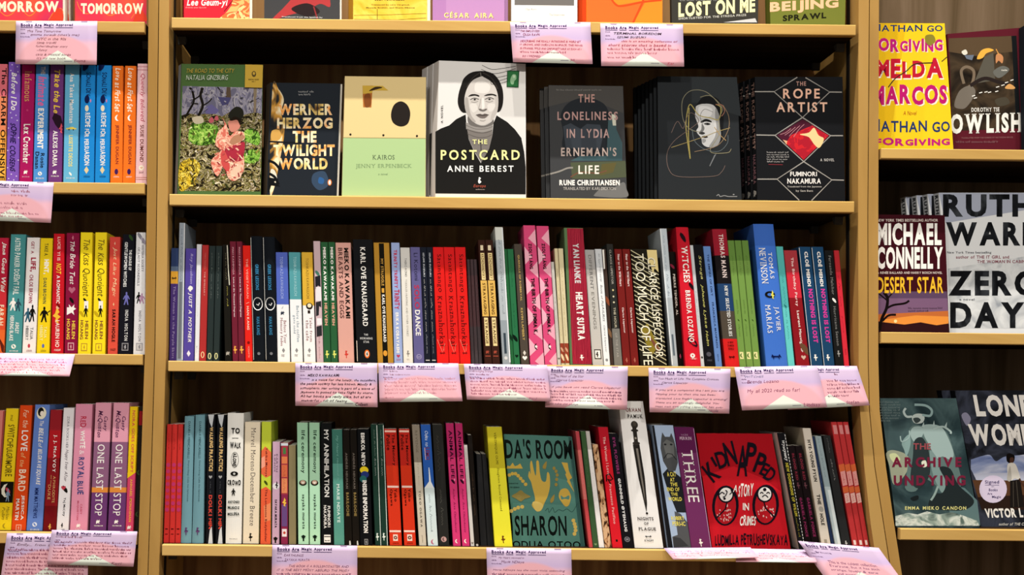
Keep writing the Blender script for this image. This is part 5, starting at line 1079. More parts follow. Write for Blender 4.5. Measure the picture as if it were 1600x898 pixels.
face('C1', [(686, 94.5), (821.3, 99.7), (822, 309), (680.5, 307)], 'd9d6d3', 'white cover with a grey portrait of a dark-haired woman and a green stamp',
 [('poly', 'f', '1c1b1a', COAT), ('poly', 'f', '77716d', [(236, 412), (300, 437), (360, 440), (409, 418), (405, 500), (385, 580), (334, 668), (292, 600), (256, 520)]), ('poly', 'f', '8f8a86', [(236, 412), (300, 437), (360, 440), (409, 418), (406, 462), (340, 478), (238, 455)]), ('stroke', 'f', '5a5552', 5, [(240, 455), (300, 476), (360, 478), (405, 462)]), ('stroke', 'f', '5a5552', 4, [(246, 485), (310, 508), (370, 506), (402, 490)]), ('stroke', 'f', '605b58', 3, [(236, 430), (300, 455), (370, 452), (408, 438)]), ('stroke', 'f', '343230', 5, [(330, 520), (334, 600)]),
  ('curve', 'f', '1d1a19', HAIR), ('curve', 'f', 'c4beb9', FACE_), ('curve', 'f', '6a6562', [(250, 372), (285, 410), (320, 430), (358, 432), (398, 410), (412, 392), (408, 425), (340, 445), (258, 425)]),
  ('curve', 'f', 'a59f9a', [(232, 255), (250, 262), (258, 320), (272, 370), (300, 408), (280, 408), (248, 368), (230, 318)]), ('curve', 'f', 'b4aea9', [(420, 240), (440, 250), (440, 322), (420, 372), (395, 402), (400, 360), (424, 310)]), ('curve', 'f', 'd6d1cc', [(300, 160), (350, 150), (390, 180), (380, 220), (340, 228), (295, 215)]), ('curve', 'f', 'd2cdc8', [(262, 300), (300, 295), (310, 330), (280, 350)]), ('curve', 'f', 'd2cdc8', [(375, 300), (420, 295), (415, 330), (385, 345)]),
  ('curve', 'f', '2a2725', [(252, 248), (270, 234), (300, 233), (322, 242), (318, 249), (296, 243), (270, 246)]), ('curve', 'f', '2a2725', [(352, 244), (375, 232), (405, 230), (428, 238), (430, 247), (405, 240), (375, 243)]),
  ('curve', 'f', 'b9b3ad', [(270, 268), (291, 262), (314, 267), (292, 273)]), ('curve', 'f', 'b9b3ad', [(364, 266), (388, 260), (410, 265), (388, 271)]), ('ell', 'f', '262321', 293, 267, 7, 6), ('ell', 'f', '262321', 387, 265, 7, 6), ('stroke', 'f', '34302e', 4, [(264, 268), (290, 257), (320, 266)]), ('stroke', 'f', '34302e', 4, [(358, 266), (388, 254), (416, 264)]), ('stroke', 'f', '8f8984', 3, [(270, 280), (292, 284), (315, 277)]), ('stroke', 'f', '8f8984', 3, [(362, 277), (388, 282), (410, 275)]),
  ('stroke', 'f', 'a29c97', 4, [(330, 262), (326, 295), (318, 322), (324, 334)]), ('curve', 'f', 'ddd8d3', [(340, 262), (350, 262), (356, 315), (348, 328), (338, 322)]), ('curve', 'f', '6a6460', [(318, 328), (330, 325), (345, 333), (362, 325), (372, 328), (360, 338), (345, 342), (328, 338)]), ('curve', 'f', '5c5350', [(302, 366), (325, 358), (342, 362), (358, 357), (380, 365), (345, 370)]), ('curve', 'f', '6f6561', [(308, 369), (345, 371), (376, 367), (362, 382), (345, 386), (325, 382)]), ('stroke', 'f', '2a2523', 3, [(300, 366), (325, 368), (345, 370), (362, 368), (382, 364)]), ('stroke', 'f', '98928d', 3, [(325, 398), (345, 402), (362, 397)]),
  ('line', 'f', '8a8580', 3, [(333, 120), (330, 95)]), ('stroke', 'f', '37322f', 6, [(328, 95), (280, 130), (240, 190)]), ('stroke', 'f', '37322f', 6, [(345, 97), (400, 130), (440, 200)])] +
 [('stroke', 'p', '1c1b1a', 2.4, [(x0, y), (400, y + 26), (460, y + 22), (555, y - 4 + s)]) for x0, y, s in ((340, 48, 10), (335, 74, 0), (332, 100, 0), (360, 122, -8), (400, 142, -8))] +
 [('poly', 'p', '1e4a2c', [(500, 82), (577, 83), (572, 191), (496, 187)]), ('poly', 'p', '2c6a3c', [(505, 88), (570, 89), (566, 184), (502, 181)]), ('curve', 'p', '8ab48c', [(535, 108), (555, 110), (558, 135), (545, 150), (540, 170), (525, 168), (520, 140)]), ('curve', 'p', 'b8d0b0', [(538, 112), (550, 115), (548, 128), (538, 128)]),
  ('vtext', 's', 'A NOVEL', 'bw', '2a2826', 77, 303, 91, 416), ('text', 't', 'THE', 'bw', 'e8e49c', 278, 522, 373, 551), ('text', 't', 'POSTCARD', 'bw', 'f0eca0', 76, 588, 580, 652), ('text', 'a', 'ANNE BEREST', 'bw', 'efeeea', 117, 688, 540, 728), ('curve', 'm', 'efeeea', [(320, 762), (332, 768), (326, 780), (335, 792), (322, 803), (314, 790), (318, 775)]), ('text', 'm', 'Europa', 'si', 'b85a48', 285, 808, 362, 832), ('text', 's', 'editions', 'r', 'b8a8a0', 300, 836, 357, 843)],
 th=.022, yb=.007, lean=.010, sx=-.0085, spine='cfc8c2', tr=Z4, copies=2, cstep=(-.0095, 0), copylook='# copy stacked behind the grey woman portrait cover', hard=1, stack='copies of the grey woman portrait cover')
Z5 = (830, 100, 3.9036)
face('C1', [(857.5, 133), (973.5, 134.5), (980, 310), (860.5, 306.5)], '3c3d3f', 'dim grey landscape cover with widely spaced pinkish capitals and a dark skull shape',
 [('poly', 'p', '484644', [(106, 132), (558, 135), (562, 300), (420, 240), (300, 210), (106, 260)]), ('curve', 'p', '23272c', [(330, 205), (230, 235), (180, 310), (195, 420), (190, 500), (240, 560), (330, 580), (430, 560), (480, 480), (480, 330), (440, 240)]), ('poly', 'p', '3a4048', [(195, 380), (240, 360), (300, 395), (340, 365), (420, 370), (440, 430), (420, 520), (300, 520), (210, 510)]), ('poly', 'p', '40585e', [(470, 340), (515, 330), (520, 400), (555, 480), (555, 590), (240, 590), (300, 560), (460, 560)]), ('poly', 'p', '4c523e', [(240, 600), (575, 590), (580, 690), (420, 700), (250, 700)]), ('poly', 'p', '585232', [(430, 610), (520, 600), (500, 660), (420, 680)]), ('stroke', 'p', '8a8680', 10, [(116, 670), (170, 655), (220, 635), (255, 632)]), ('stroke', 'p', '6a4a3a', 8, [(240, 690), (300, 660), (400, 665), (460, 650)]), ('curve', 'p', '6a6a6a', [(390, 790), (440, 750), (480, 770), (560, 720), (580, 760), (580, 812), (400, 808)]), ('poly', 'p', 'c8c8b8', [(490, 305), (515, 310), (518, 375), (498, 375)]),
  ('text', 't', 'THE', 'bw', 'b48c84', 288, 184, 387, 234), ('text', 't', 'LONELINESS', 'bw', 'b08c88', 160, 290, 528, 342), ('text', 't', 'IN LYDIA', 'bw', 'b49490', 217, 396, 476, 450), ('text', 't', "ERNEMAN'S", 'bw', 'c4b0a8', 182, 508, 520, 562), ('text', 't', 'LIFE', 'bw', 'e8dcd0', 288, 618, 414, 670), ('text', 'a', 'RUNE CHRISTIANSEN', 'h', 'e4e0dc', 172, 706, 540, 740), ('text', 's', 'TRANSLATED BY KARI DICKSON', 'r', 'b0aca8', 195, 750, 516, 768), ('scrawl', 's', '85827e', 155, 152, 530, 166, 1)],
 th=.012, yb=.022, lean=.016, sx=0, spine='2c2d30', tr=Z5, copies=2, cstep=(-.0062, 0), copylook='# copy stacked behind the dim skull landscape cover', stack='copies of the dim skull landscape cover')
Z6 = (1025, 115, 4.4929)
FACEB = [(285, 226), (330, 212), (400, 220), (440, 280), (446, 360), (456, 430), (440, 492), (400, 517), (352, 512), (325, 490), (318, 452), (292, 420), (284, 398), (298, 372), (288, 338), (275, 300), (278, 250)]
face('C1', [(1027.5, 119), (1151.5, 120.5), (1159, 313.7), (1029, 312)], '26292c', 'plain charcoal cover with a pale half-lit face under gold scribbles',
 [('poly', 'f', '2f3336', [(250, 24), (566, 24), (596, 300), (300, 205), (250, 205)]), ('curve', 'f', '17181a', [(282, 230), (330, 165), (415, 165), (462, 220), (475, 320), (462, 450), (440, 480), (440, 330), (425, 250), (380, 215), (330, 212)]), ('curve', 'f', 'bcbcbc', FACEB), ('curve', 'f', '8a8a8a', [(420, 240), (442, 290), (448, 370), (456, 432), (440, 492), (402, 516), (372, 512), (410, 450), (425, 380), (415, 300)]), ('curve', 'f', '1b1c1e', [(315, 335), (350, 318), (385, 330), (388, 342), (350, 336), (318, 345)]), ('curve', 'f', '3c3c3c', [(335, 352), (360, 344), (384, 354), (362, 362)]), ('ell', 'f', '161616', 364, 353, 7, 6), ('curve', 'f', '6a6a6a', [(322, 350), (318, 390), (302, 412), (330, 405), (340, 380)]), ('curve', 'f', '303030', [(300, 418), (325, 408), (345, 418), (325, 428)]), ('curve', 'f', '2c2628', [(320, 442), (345, 436), (366, 444), (345, 452)]), ('curve', 'f', '8c8c8c', [(325, 458), (350, 462), (345, 480), (328, 484)]), ('curve', 'f', 'd6d6d6', [(300, 235), (350, 228), (395, 250), (380, 300), (310, 305)]), ('poly', 'f', '6c6f72', [(410, 570), (424, 562), (380, 650), (374, 648)]),
  ('stroke', 'p', '9a8858', 4, [(520, 380), (420, 410), (330, 445), (108, 518)]), ('stroke', 'p', 'a89a58', 6, [(232, 240), (228, 400), (230, 480), (240, 598), (212, 400), (215, 300), (240, 215), (300, 290), (380, 310), (440, 320), (455, 240), (420, 215)]), ('stroke', 'p', '8a8468', 4, [(310, 165), (380, 155), (450, 215), (465, 260), (440, 320), (445, 420), (380, 545), (500, 555), (528, 528)]), ('stroke', 'p', '84806a', 4, [(460, 240), (400, 165), (330, 120), (240, 122), (185, 190), (190, 320), (240, 390), (310, 410)]), ('stroke', 'p', '6a5a54', 4, [(108, 415), (150, 335), (190, 385), (215, 310), (250, 275), (300, 330), (250, 380), (130, 470), (78, 560), (90, 670), (160, 722), (400, 720), (460, 690), (485, 645)]), ('stroke', 'p', '5a6468', 4, [(255, 390), (270, 470), (340, 530), (440, 545), (500, 490), (505, 430)]), ('stroke', 'p', '8a745c', 4, [(470, 220), (510, 300), (505, 400), (430, 505), (270, 548)]), ('stroke', 'p', 'a88a5c', 4, [(410, 375), (450, 430), (492, 470)]), ('stroke', 'p', '9a6a58', 5, [(418, 218), (462, 220), (482, 262), (460, 300)]), ('stroke', 'p', '6c6c6c', 3, [(330, 350), (310, 300), (340, 250), (400, 270)]),
  ('stroke', 'm', '8a8c8e', 5, [(425, 858), (440, 848), (450, 862), (480, 856), (510, 862), (570, 862)]), ('ell', 'm', '8a8c8e', 545, 848, 6, 4)],
 th=.0135, yb=.02, lean=.014, sx=0, spine='1b1c1e', tr=Z6, copies=6, cstep=(-.0042, 0), copylook='# black copy in the stack behind the gold-scribbled face cover', hard=1, stack='copies of the gold-scribbled face cover')
Z7 = (1080, 100, 3.594)
rope_red = pattern('rope_red', ['a81c2c', 'c8242c', '8a1624'], (60, 60, 60), 3, const=True)
LN = '9a9690'
face('C1', [(1179.5, 120), (1316.5, 120), (1320.7, 313.7), (1183.5, 313)], '17181b', 'black cover with silver rope lines around a red diamond picture',
 [('line', 'p', LN, w, p) for w, p in ((6, [(596, 74), (465, 155), (625, 300), (778, 157), (642, 76)]), (6, [(357, 155), (465, 155)]), (6, [(778, 157), (846, 158)]), (7, [(625, 300), (470, 400), (632, 548), (783, 402), (625, 300)]), (6, [(366, 398), (470, 400)]), (6, [(783, 402), (852, 402)]), (6, [(632, 548), (482, 646), (606, 764)]), (6, [(632, 548), (790, 650), (676, 766)]), (6, [(372, 646), (482, 646)]), (6, [(790, 650), (858, 652)]))] +
 [('poly', 'p', rope_red, [(625, 310), (482, 400), (632, 538), (772, 402)]), ('poly', 'p', '4a1a2c', [(625, 310), (482, 400), (530, 445), (560, 400), (620, 370), (680, 345)]), ('curve', 'p', 'e8c890', [(690, 358), (715, 400), (745, 420), (720, 470), (690, 450), (660, 410), (610, 395), (660, 385)]), ('poly', 'p', 'd8a880', [(515, 425), (540, 432), (535, 452)])] +
 [('stroke', 'p', 'c08a90', 2.5, [(500 + i * 25, 395 + i * 5), (530 + i * 25, 385 - i * 6), (560 + i * 25, 362 - i * 8)]) for i in range(4)] +
 [('text', 't', 'THE', 'bw', 'b48a80', 590, 98, 645, 122), ('text', 't', 'ROPE', 'bw', 'e8b8a0', 516, 138, 722, 194), ('text', 't', 'ARTIST', 'bw', 'e8bca4', 478, 214, 764, 270), ('text', 'a', 'FUMINORI', 'b', 'e8e4e0', 556, 604, 706, 630), ('text', 'a', 'NAKAMURA', 'b', 'e8e4e0', 540, 642, 728, 672), ('text', 's', 'Translated from the Japanese', 'b', 'a8a4a0', 540, 683, 732, 695), ('text', 's', 'by Sam Bett', 'b', 'a8a4a0', 588, 706, 684, 720), ('text', 's', 'A NOVEL', 'bw', 'b8b4b0', 725, 530, 803, 546), ('scrawl', 's', 'b0acaa', 425, 490, 548, 555, 5), ('line', 's', '8a3038', 3, [(434, 563), (514, 565)]),
  ('spinetext', '', 'THE ROPE ARTIST', 'b', '9a7a70', 100, 470), ('spinetext', '', 'NAKAMURA', 'b', '6a4a50', 500, 660), ('spinetext', '', '&', 'h', '8a8680', 695, 735)],
 th=.0165, yb=.022, lean=.012, sx=-.0035, spine='131416', tr=Z7, copies=3, cstep=(-.0055, 0), copylook='# black copy in the stack behind the red diamond cover', stack='copies of the red diamond cover')

# -- top shelves, cut off by the photo edge
def topf(row, x0, x1, yb0, yb1, col, look, ops, ht=210, **kw):
    face(row, [(x0, yb0 - ht), (x1, yb1 - ht), (x1, yb1), (x0, yb0)], col, look, ops, **kw)
sunset = pattern('red_sunset', ['b8305c', 'd8384c', 'e8583c', 'e04040'], (7, 7, 9), 2, distort=.5)
ZA = (0, 0, 4.4917)
topf('L0', -58, 98, 33, 33, sunset, 'red sunset cover with tall cream capitals, left of its twin at the corner',
 [('stroke', 'p', 'f0a030', 3, [(0, 80), (40, 110), (80, 100), (120, 60)]), ('stroke', 'p', 'f0a030', 3, [(150, 60), (200, 110), (240, 90), (260, 50)]), ('stroke', 'p', 'f0902c', 3, [(340, 140), (390, 70), (430, 60), (445, 90)]), ('curve', 'p', 'd0402c', [(350, 146), (380, 80), (410, 55), (442, 90), (440, 147), (400, 147)]), ('text', 't', 'TOMORROW', 'h', 'f4e8c8', -150, 8, 412, 84), ('text', 't', 'TOMORROW', 'h', 'f4e8c8', -150, -90, 412, -14), ('text', 't', 'TOMORROW', 'h', 'f4e8c8', -150, -190, 412, -114)], tr=ZA, th=.02, yb=.02, lean=.012, pgr=4, copies=1, cstep=(.004, 0), copylook='# copy behind the left sunset cover, only its pale page edge showing', stack='copies of the red sunset cover')
topf('L0', 117.5, 229, 33, 34, sunset, 'red sunset cover with tall cream capitals, right twin beside the post',
 [('stroke', 'p', 'f0a030', 3, [(540, 10), (560, 60), (600, 95), (640, 90)]), ('stroke', 'p', 'f0a030', 3, [(700, 60), (760, 105), (800, 100), (830, 60)]), ('stroke', 'p', 'f0902c', 3, [(920, 130), (960, 80), (1000, 80), (1028, 120)]), ('curve', 'p', 'd0402c', [(935, 147), (960, 90), (990, 68), (1025, 110), (1028, 148), (980, 148)]), ('text', 't', 'TOMORROW', 'h', 'f4e8c8', 568, 22, 1005, 98), ('text', 't', 'TOMORROW', 'h', 'f4e8c8', 568, -80, 1005, -4), ('text', 't', 'TOMORROW', 'h', 'f4e8c8', 568, -180, 1005, -104)], tr=ZA, th=.02, yb=.02, lean=.012, sx=-.006, spine='e07048')
flames = pattern('flame_art', ['e8b06c', 'e06a3c', 'f0c888', 'd84a34', 'e8a058'], (45, 45, 60), 3, const=True, distort=1.2)
topf('C0', 287.5, 390, 30, 31, 'd02838', 'crimson cover with white handwriting and orange flame shapes',
 [('poly', 'p', flames, [(340, 31), (355, 18), (362, 8), (368, -60), (390, -60), (389.5, 30.5)]), ('stroke', 'p', '4a1014', 1, [(350, 18), (358, 8), (364, 0)]), ('text', 'a', 'Lee Geum-yi', 'bi', W, 292, -2, 356, 12), ('scrawl', 's', 'f0a0a0', 290, 10, 334, 14, 1)], th=.016, yb=.022, sx=-.005, spine='9c1c2c', pgr=5)
topf('C0', 413, 531, 31, 32.5, '3f3f41', 'dark grey cover with a crouching red figure',
 [('curve', 'p', 'a83a3c', [(425, 31), (445, 10), (470, -20), (490, -60), (510, -20), (516, 10), (500, 6), (480, 16), (450, 24)]), ('curve', 'p', '2a2022', [(455, 14), (480, 5), (500, 18), (480, 26)]), ('stroke', 'p', '8a3034', 2, [(490, 10), (496, 30)]), ('text', 's', 'Translated from the Spanish by', 'b', 'd8d8d8', 440, 25.3, 504, 27.5, 1)], th=.018, yb=.022, pgr=3)
ochre = pattern('ochre_map', ['c89c28', 'e0b840', 'e8c858', 'd8a830'], (24, 24, 24), 4, distort=1)
topf('C0', 552, 667.5, 32.5, 33.5, ochre, 'mustard-yellow map cover with fine black lettering',
 [('text', 'a', 'OLGA TOKARCZUK', 'h', '2a1c0c', 585, -4, 632, 1), ('text', 's', 'Translated by Lara Vergnaud,', 'b', '3a2a10', 580, 6.5, 640, 9), ('text', 's', 'Mayada Ibrahim, and Sherin Elbanna', 'b', '3a2a10', 572, 11, 648, 13.6), ('line', 'p', '6a4a18', .6, [(553, 24), (610, 23), (666, 21)]), ('line', 'p', '6a4a18', .6, [(553, 30), (620, 31), (666, 28)]), ('line', 'p', '6a4a18', .8, [(589.5, 14), (589.5, 32)])], th=.02, yb=.022, sx=-.009, spine='b8862c', pgr=6)
topf('C0', 676, 788, 34, 35, 'b284b4', 'lilac cover with a cream gilt author line',
 [('poly', 'p', 'a878ac', [(676, -170), (697, -170), (697, 34), (676, 34)]), ('text', 'a', 'CÉSAR AIRA', 'bw', '6a4420', 694.8, 18.4, 771.6, 28.2, .6), ('text', 'a', 'CÉSAR AIRA', 'bw', 'f4e08c', 694, 17.8, 771, 27.6, .6)], th=.012, yb=.022, copies=1, cstep=(.007, 0), copylook='# lilac copy behind, peeking out at its right edge', stack='copies of the lilac cover')
topf('C0', 799, 902, 34.3, 35, 'ece9e4', 'white cover with a dark grey square and tiny grey lettering',
 [('poly', 'p', '6c6866', [(804, -90), (897, -90), (897, 8.8), (804, 7.8)]), ('text', 'a', 'Olga Ravn', 's', '6a6662', 821, 13, 838.5, 16.5), ('text', 't', 'The Employees', 's', '6a6662', 858, 21.5, 882, 25.5)], th=.012, yb=.022, spine='c8c0b8')
topf('C0', 917, 1035, 36, 36.5, 'ee8428', 'orange cover with a broad red-orange curve and line',
 [('poly', 'p', 'e8682c', [(917, -150), (950, -60), (957, 0), (966, 8), (1000, 2), (1010, 0), (990, 36), (917, 36)]), ('stroke', 'p', 'd8481c', 3, [(950, -10), (962, 7), (975, 9), (1005, 3), (1034, 0)]), ('line', 'p', 'd8481c', 3.2, [(989, 36), (1004, 4), (1010, -20)])], th=.02, yb=.022, sx=-.016, spine='d84a20')
greyart = '2a2a2a'
face('C0', [(1046, -172), (1188, -182), (1184, 34.5), (1050, 35.5)], '373632', 'slate cover with big pale-yellow capitals, tilted on grey pages',
 [('poly', 'p', 'c4c4c4', [(1130, 35), (1180, 28.5), (1183, 35)]), ('text', 't', 'LOST ON ME', 'h', 'f0ecb0', 1060, 4, 1180, 27, -8), ('text', 's', 'SHORTLISTED FOR THE STREGA PRIZE', 'b', 'b8b8b0', 1060, 27.6, 1166, 31, -6), ('scrawl', 'p', '8a8a86', 1062, -2, 1165, 3, 1)], th=.016, yb=.024)
face('C0', [(1198, -172), (1325, -178), (1320, 34.5), (1204, 36)], '6e7430', 'olive-green cover with a peach word above a black word',
 [('text', 't', 'BEIJING', 'h', 'f0b890', 1203, 3.5, 1310, 23, -7), ('text', 't', 'XU ZECHEN', 'h', 'f0b890', 1203, -20, 1308, 0, -7), ('text', 't', 'SPRAWL', 'h', '1f1f10', 1223, 24, 1291, 33.5, -5)], th=.016, yb=.024, sx=-.004, spine='52561f')

# -- bottom shelf: two displayed covers among the spines
Z8 = (780, 670, 4.7267)
G, GD = 'c8a84c', '3f6660'
face('C3', [(787, 678.5), (893.5, 682), (914, 856), (804, 855.5)], '4c7a70', 'sea-green cover with an ochre raised hand and tall black capitals',
 [('poly', 'p', '55877c', [(100, 545), (330, 555), (470, 560), (430, 360), (540, 390), (572, 400), (622, 874), (100, 875)]), ('poly', 'p', '39605c', [(510, 57), (532, 60), (628, 874), (602, 874)]),
  ('text', 't', "DA'S ROOM", 'b', '101614', 38, 72, 532, 218, 6, 8), ('text', 'a', 'SHARON', 'b', '101614', 112, 638, 495, 788, 2, 6), ('text', 'a', 'ODUA OTOO', 'b', '101614', 98, 825, 600, 878, 4, 2),
  ('curve', 'p', G, [(240, 235), (255, 300), (270, 345), (274, 280), (275, 238), (292, 240), (300, 320), (315, 380), (345, 385), (355, 320), (372, 340), (375, 420), (360, 490), (335, 545), (310, 600), (275, 605), (240, 560), (265, 520), (245, 430), (235, 390), (215, 350), (222, 310), (232, 330), (228, 260)]), ('curve', 'p', 'e0c46c', [(245, 545), (280, 535), (325, 560), (305, 602), (270, 603)]),
  ('poly', 'p', G, [(55, 292), (60, 270), (80, 275), (100, 248), (115, 275), (135, 268), (155, 255), (175, 292)])] +
 [('ell', 'p', G, x, y, 13, 13) for x, y in ((75, 340), (97, 330), (120, 330), (140, 345), (158, 365), (175, 385), (195, 408))] + [('ell', 'p', 'd8bc64', x, y, 14, 14) for x, y in ((90, 605), (115, 590), (140, 580), (170, 574), (548, 675), (556, 700), (562, 722), (564, 748), (556, 774))] + [('ell', 'p', '9a8440', x, y, 11, 13) for x, y in ((405, 290), (420, 312), (428, 340), (424, 372), (420, 410))] +
 [('curve', 'p', '8a7c44', [(92, 495), (130, 470), (160, 452), (190, 475), (232, 500), (190, 515), (160, 535), (125, 515)]), ('curve', 'p', '9a8440', [(350, 238), (345, 290), (325, 292), (322, 272)]), ('curve', 'p', '9a8440', [(408, 482), (402, 530), (382, 545), (378, 520)]), ('poly', 'p', G, [(460, 245), (505, 250), (515, 310), (538, 360), (520, 375), (555, 468), (500, 385), (505, 378), (488, 335), (495, 325)]), ('curve', 'p', G, [(450, 455), (480, 438), (510, 450), (530, 500), (515, 560), (490, 572), (465, 545), (440, 500)]), ('curve', 'p', '55877c', [(455, 490), (480, 505), (515, 490), (515, 520), (485, 515), (460, 520)]), ('stroke', 'p', '2c4a46', 3, [(340, 605), (360, 585), (370, 615), (395, 580), (410, 615), (440, 595), (470, 605), (500, 590), (540, 610), (578, 550)]), ('text', 's', 'translated from', 'b', '2a4440', 65, 395, 140, 406), ('text', 's', 'THE GERMAN', 'b', '2a4440', 78, 425, 148, 436)],
 th=.022, yb=.034, lean=.008, tr=Z8, hard=1)
Z9 = (1080, 640, 3.742)
RD = 'c81c28'
def baby(cx, cy, fx, fy, mir):
    o = [('ell', 'p', '16121c', cx, cy, 78, 118, .04), ('ell', 'p', 'b81c26', cx, cy + 6, 62, 102, .04), ('ell', 'p', '16121c', fx, fy, 47, 50), ('ell', 'p', 'f0eeea', fx, fy, 38, 40)]
    rnd = random.Random(cx)
    for i in range(26):
        a, r = rnd.uniform(0, 6.28), rnd.uniform(.2, .85)
        x, y = cx + 58 * r * math.cos(a), cy + 40 + 58 * r * math.sin(a)
        if math.hypot(x - fx, y - fy) > 55:
            o.append(('line', 'p', 'f0c8c4', 5, [(x, y), (x + 3, y + 9)]))
    o.append(('line', 'p', '16121c', 8, [(fx - mir * 6, fy + 42), (cx, cy + 20), (cx + mir * 50, cy + 70)] if mir else []))
    return o
face('C3', [(1088, 677), (1206, 677.5), (1235.5, 855), (1113, 855)], RD, 'red cover with jagged black title and two swaddled babies',
 [('poly', 'p', 'a8141f', [(32, 140), (470, 140), (500, 300), (530, 480), (420, 400), (250, 330), (60, 390)])] + baby(200, 560, 203, 495, -1) + baby(435, 555, 430, 492, 1) +
 [('stroke', 'p', '16121c', 6, p) for p in ([(165, 495), (180, 482), (195, 492)], [(200, 470), (210, 480), (198, 505), (185, 510)], [(225, 495), (238, 480), (232, 470)], [(403, 490), (412, 482), (422, 490)], [(440, 490), (450, 482), (460, 490)], [(415, 510), (432, 498), (450, 512)])] + [('ell', 'p', '16121c', 195, 519, 7, 7), ('ell', 'p', '16121c', 430, 466, 10, 10)] +
 [('glyph', 't', ch, 'b', '16121c', *q) for ch, q in zip('KIDNAPPED', ((118, 362, 62, 120, -38), (133, 303, 14, 62, -30), (178, 290, 62, 100, -18), (228, 255, 62, 140, -14), (300, 298, 62, 180, 2), (350, 262, 60, 140, 8), (404, 312, 56, 120, 20), (430, 348, 40, 76, 26), (462, 378, 52, 82, 36)))] +
 [('text', 't', 'A', 'bij', W, 244, 440, 268, 480), ('text', 't', 'STORY', 'bij', W, 275, 430, 365, 510), ('text', 't', 'IN', 'bj', W, 302, 545, 338, 588), ('text', 't', 'CRIMES', 'bij', W, 285, 615, 380, 678), ('text', 'a', 'LUDMILLA PETRUSHEVSKAYA', 'bj', '16121c', 140, 722, 565, 795, 0)],
 th=.022, yb=.026, lean=.008, tr=Z9)

# -- right bay
ZB = (1360, 0, 3.592)
YL = 'f0cc24'
face('R0', [(1363, 36), (1476, 36.5), (1490, 230), (1363, 230)], YL, 'bright yellow cover crowded with magenta, red and navy brush capitals',
 [('poly', 'p', 'e4b81c', [(45, 130), (200, 130), (150, 500), (110, 810), (40, 810)]), ('text', 'a', 'NATHAN GO', 'bj', '24386a', 10, 134, 405, 178), ('text', 't', 'FORGIVING', 'hj', 'f4e8c8', 12, 216, 410, 296), ('text', 't', 'FORGIVING', 'hj', 'bc2078', 8, 212, 405, 292), ('text', 't', 'IMELDA', 'hj', 'f4ecd8', 14, 330, 414, 448), ('text', 't', 'IMELDA', 'hj', 'c01c34', 8, 324, 408, 440), ('text', 't', 'MARCOS', 'hj', 'f4ecd8', 16, 480, 438, 596), ('text', 't', 'MARCOS', 'hj', 'bc1c6c', 10, 474, 430, 590), ('text', 's', 'A Novel', 'i', 'a83c18', 184, 622, 260, 646), ('text', 'a', 'NATHAN GO', 'bj', '24386a', 0, 668, 446, 742), ('text', 't', 'FORGIVING', 'hj', 'bc2078', 30, 772, 446, 818),
  ('stroke', 'p', '3a3020', 6, [(100, 490), (140, 440), (200, 400), (250, 360), (350, 352)]), ('stroke', 'p', '3a3020', 5, [(400, 345), (432, 318)]), ('curve', 'p', '8a8030', [(310, 200), (350, 195), (365, 230), (335, 255), (310, 235)])],
 th=.02, yb=.04, lean=.008, tr=ZB, spine='8a1c50')
murk = pattern('murky_brown', ['17130f', '2c241c', '4a3c2c', '241e18'], (20, 20, 22), 3, distort=.8)
face('R0', [(1480, 53), (1597, 43), (1602, 228.5), (1490, 231)], '5c1c28', 'dark surreal cover in a maroon frame with tall white capitals',
 [('poly', 'p', murk, [(440, 215), (820, 200), (842, 720), (460, 735)]), ('poly', 'p', '5a4834', [(440, 215), (790, 202), (800, 290), (700, 300), (640, 320), (560, 310), (440, 290)]), ('poly', 'p', '15181a', [(792, 202), (820, 200), (840, 640), (815, 640)]), ('curve', 'p', 'e8b048', [(598, 330), (620, 285), (660, 270), (692, 282), (650, 300), (630, 325)]), ('poly', 'p', '5a564c', [(640, 320), (690, 295), (700, 450), (580, 470)]), ('stroke', 'p', '7a6a58', 16, [(525, 470), (510, 400), (540, 375), (580, 400), (570, 470), (530, 500)]), ('curve', 'p', '746c62', [(470, 590), (500, 510), (560, 480), (590, 520), (540, 600), (500, 610)]), ('stroke', 'p', '2a2220', 20, [(560, 480), (640, 440), (720, 460), (800, 480)]), ('curve', 'p', 'd8a060', [(755, 495), (780, 470), (812, 490), (800, 500)]), ('curve', 'p', '4a4438', [(700, 560), (760, 545), (780, 580), (720, 595)]), ('curve', 'p', '6a6a64', [(690, 400), (740, 370), (780, 390), (740, 430), (710, 435)]), ('curve', 'p', 'e0dccc', [(512, 290), (535, 278), (545, 300), (525, 308)]), ('poly', 'p', '6a7484', [(528, 310), (582, 308), (570, 338), (540, 330)]), ('curve', 'p', 'c88a5c', [(705, 310), (725, 300), (745, 320), (740, 355), (720, 340), (705, 355)]), ('stroke', 'p', 'd89a50', 5, [(705, 275), (718, 300), (722, 310)])] +
 [('line', 'p', 'f0ece4', 5, [(x, y), (x + 18, y - 5)]) for x, y in ((570, 540), (610, 522), (640, 518), (660, 520), (700, 515), (705, 490), (735, 480), (755, 465), (785, 452), (580, 552))] + [('text', 's', 'tale', 'b', 'e4e0d4', 735, 388, 768, 398)] +
 [('text', 'a', 'DOROTHY TSE', 'bs', 'e8e4dc', 567, 604, 724, 628, -2), ('text', 't', 'OWLISH', 'hs', 'f0eee6', 450, 640, 852, 752, -10), ('text', 's', 'TRANSLATED FROM THE CHINESE BY NATASCHA BRUCE', 'r', '9a6a6c', 510, 770, 800, 778, -4), ('scrawl', 's', '8a6468', 480, 788, 862, 806, 1)],
 th=.02, yb=.064, lean=.008, tr=ZB)
face('R0', [(1600, 40), (1720, 38), (1722, 229), (1604, 231)], '1d2026', 'black cover just entering at the right photo edge, upper right shelf', [('line', 'p', '5a6068', 1, [(1602, 60), (1603, 220)])], th=.02, yb=.03)
ZC = (1360, 220, 2.8063)
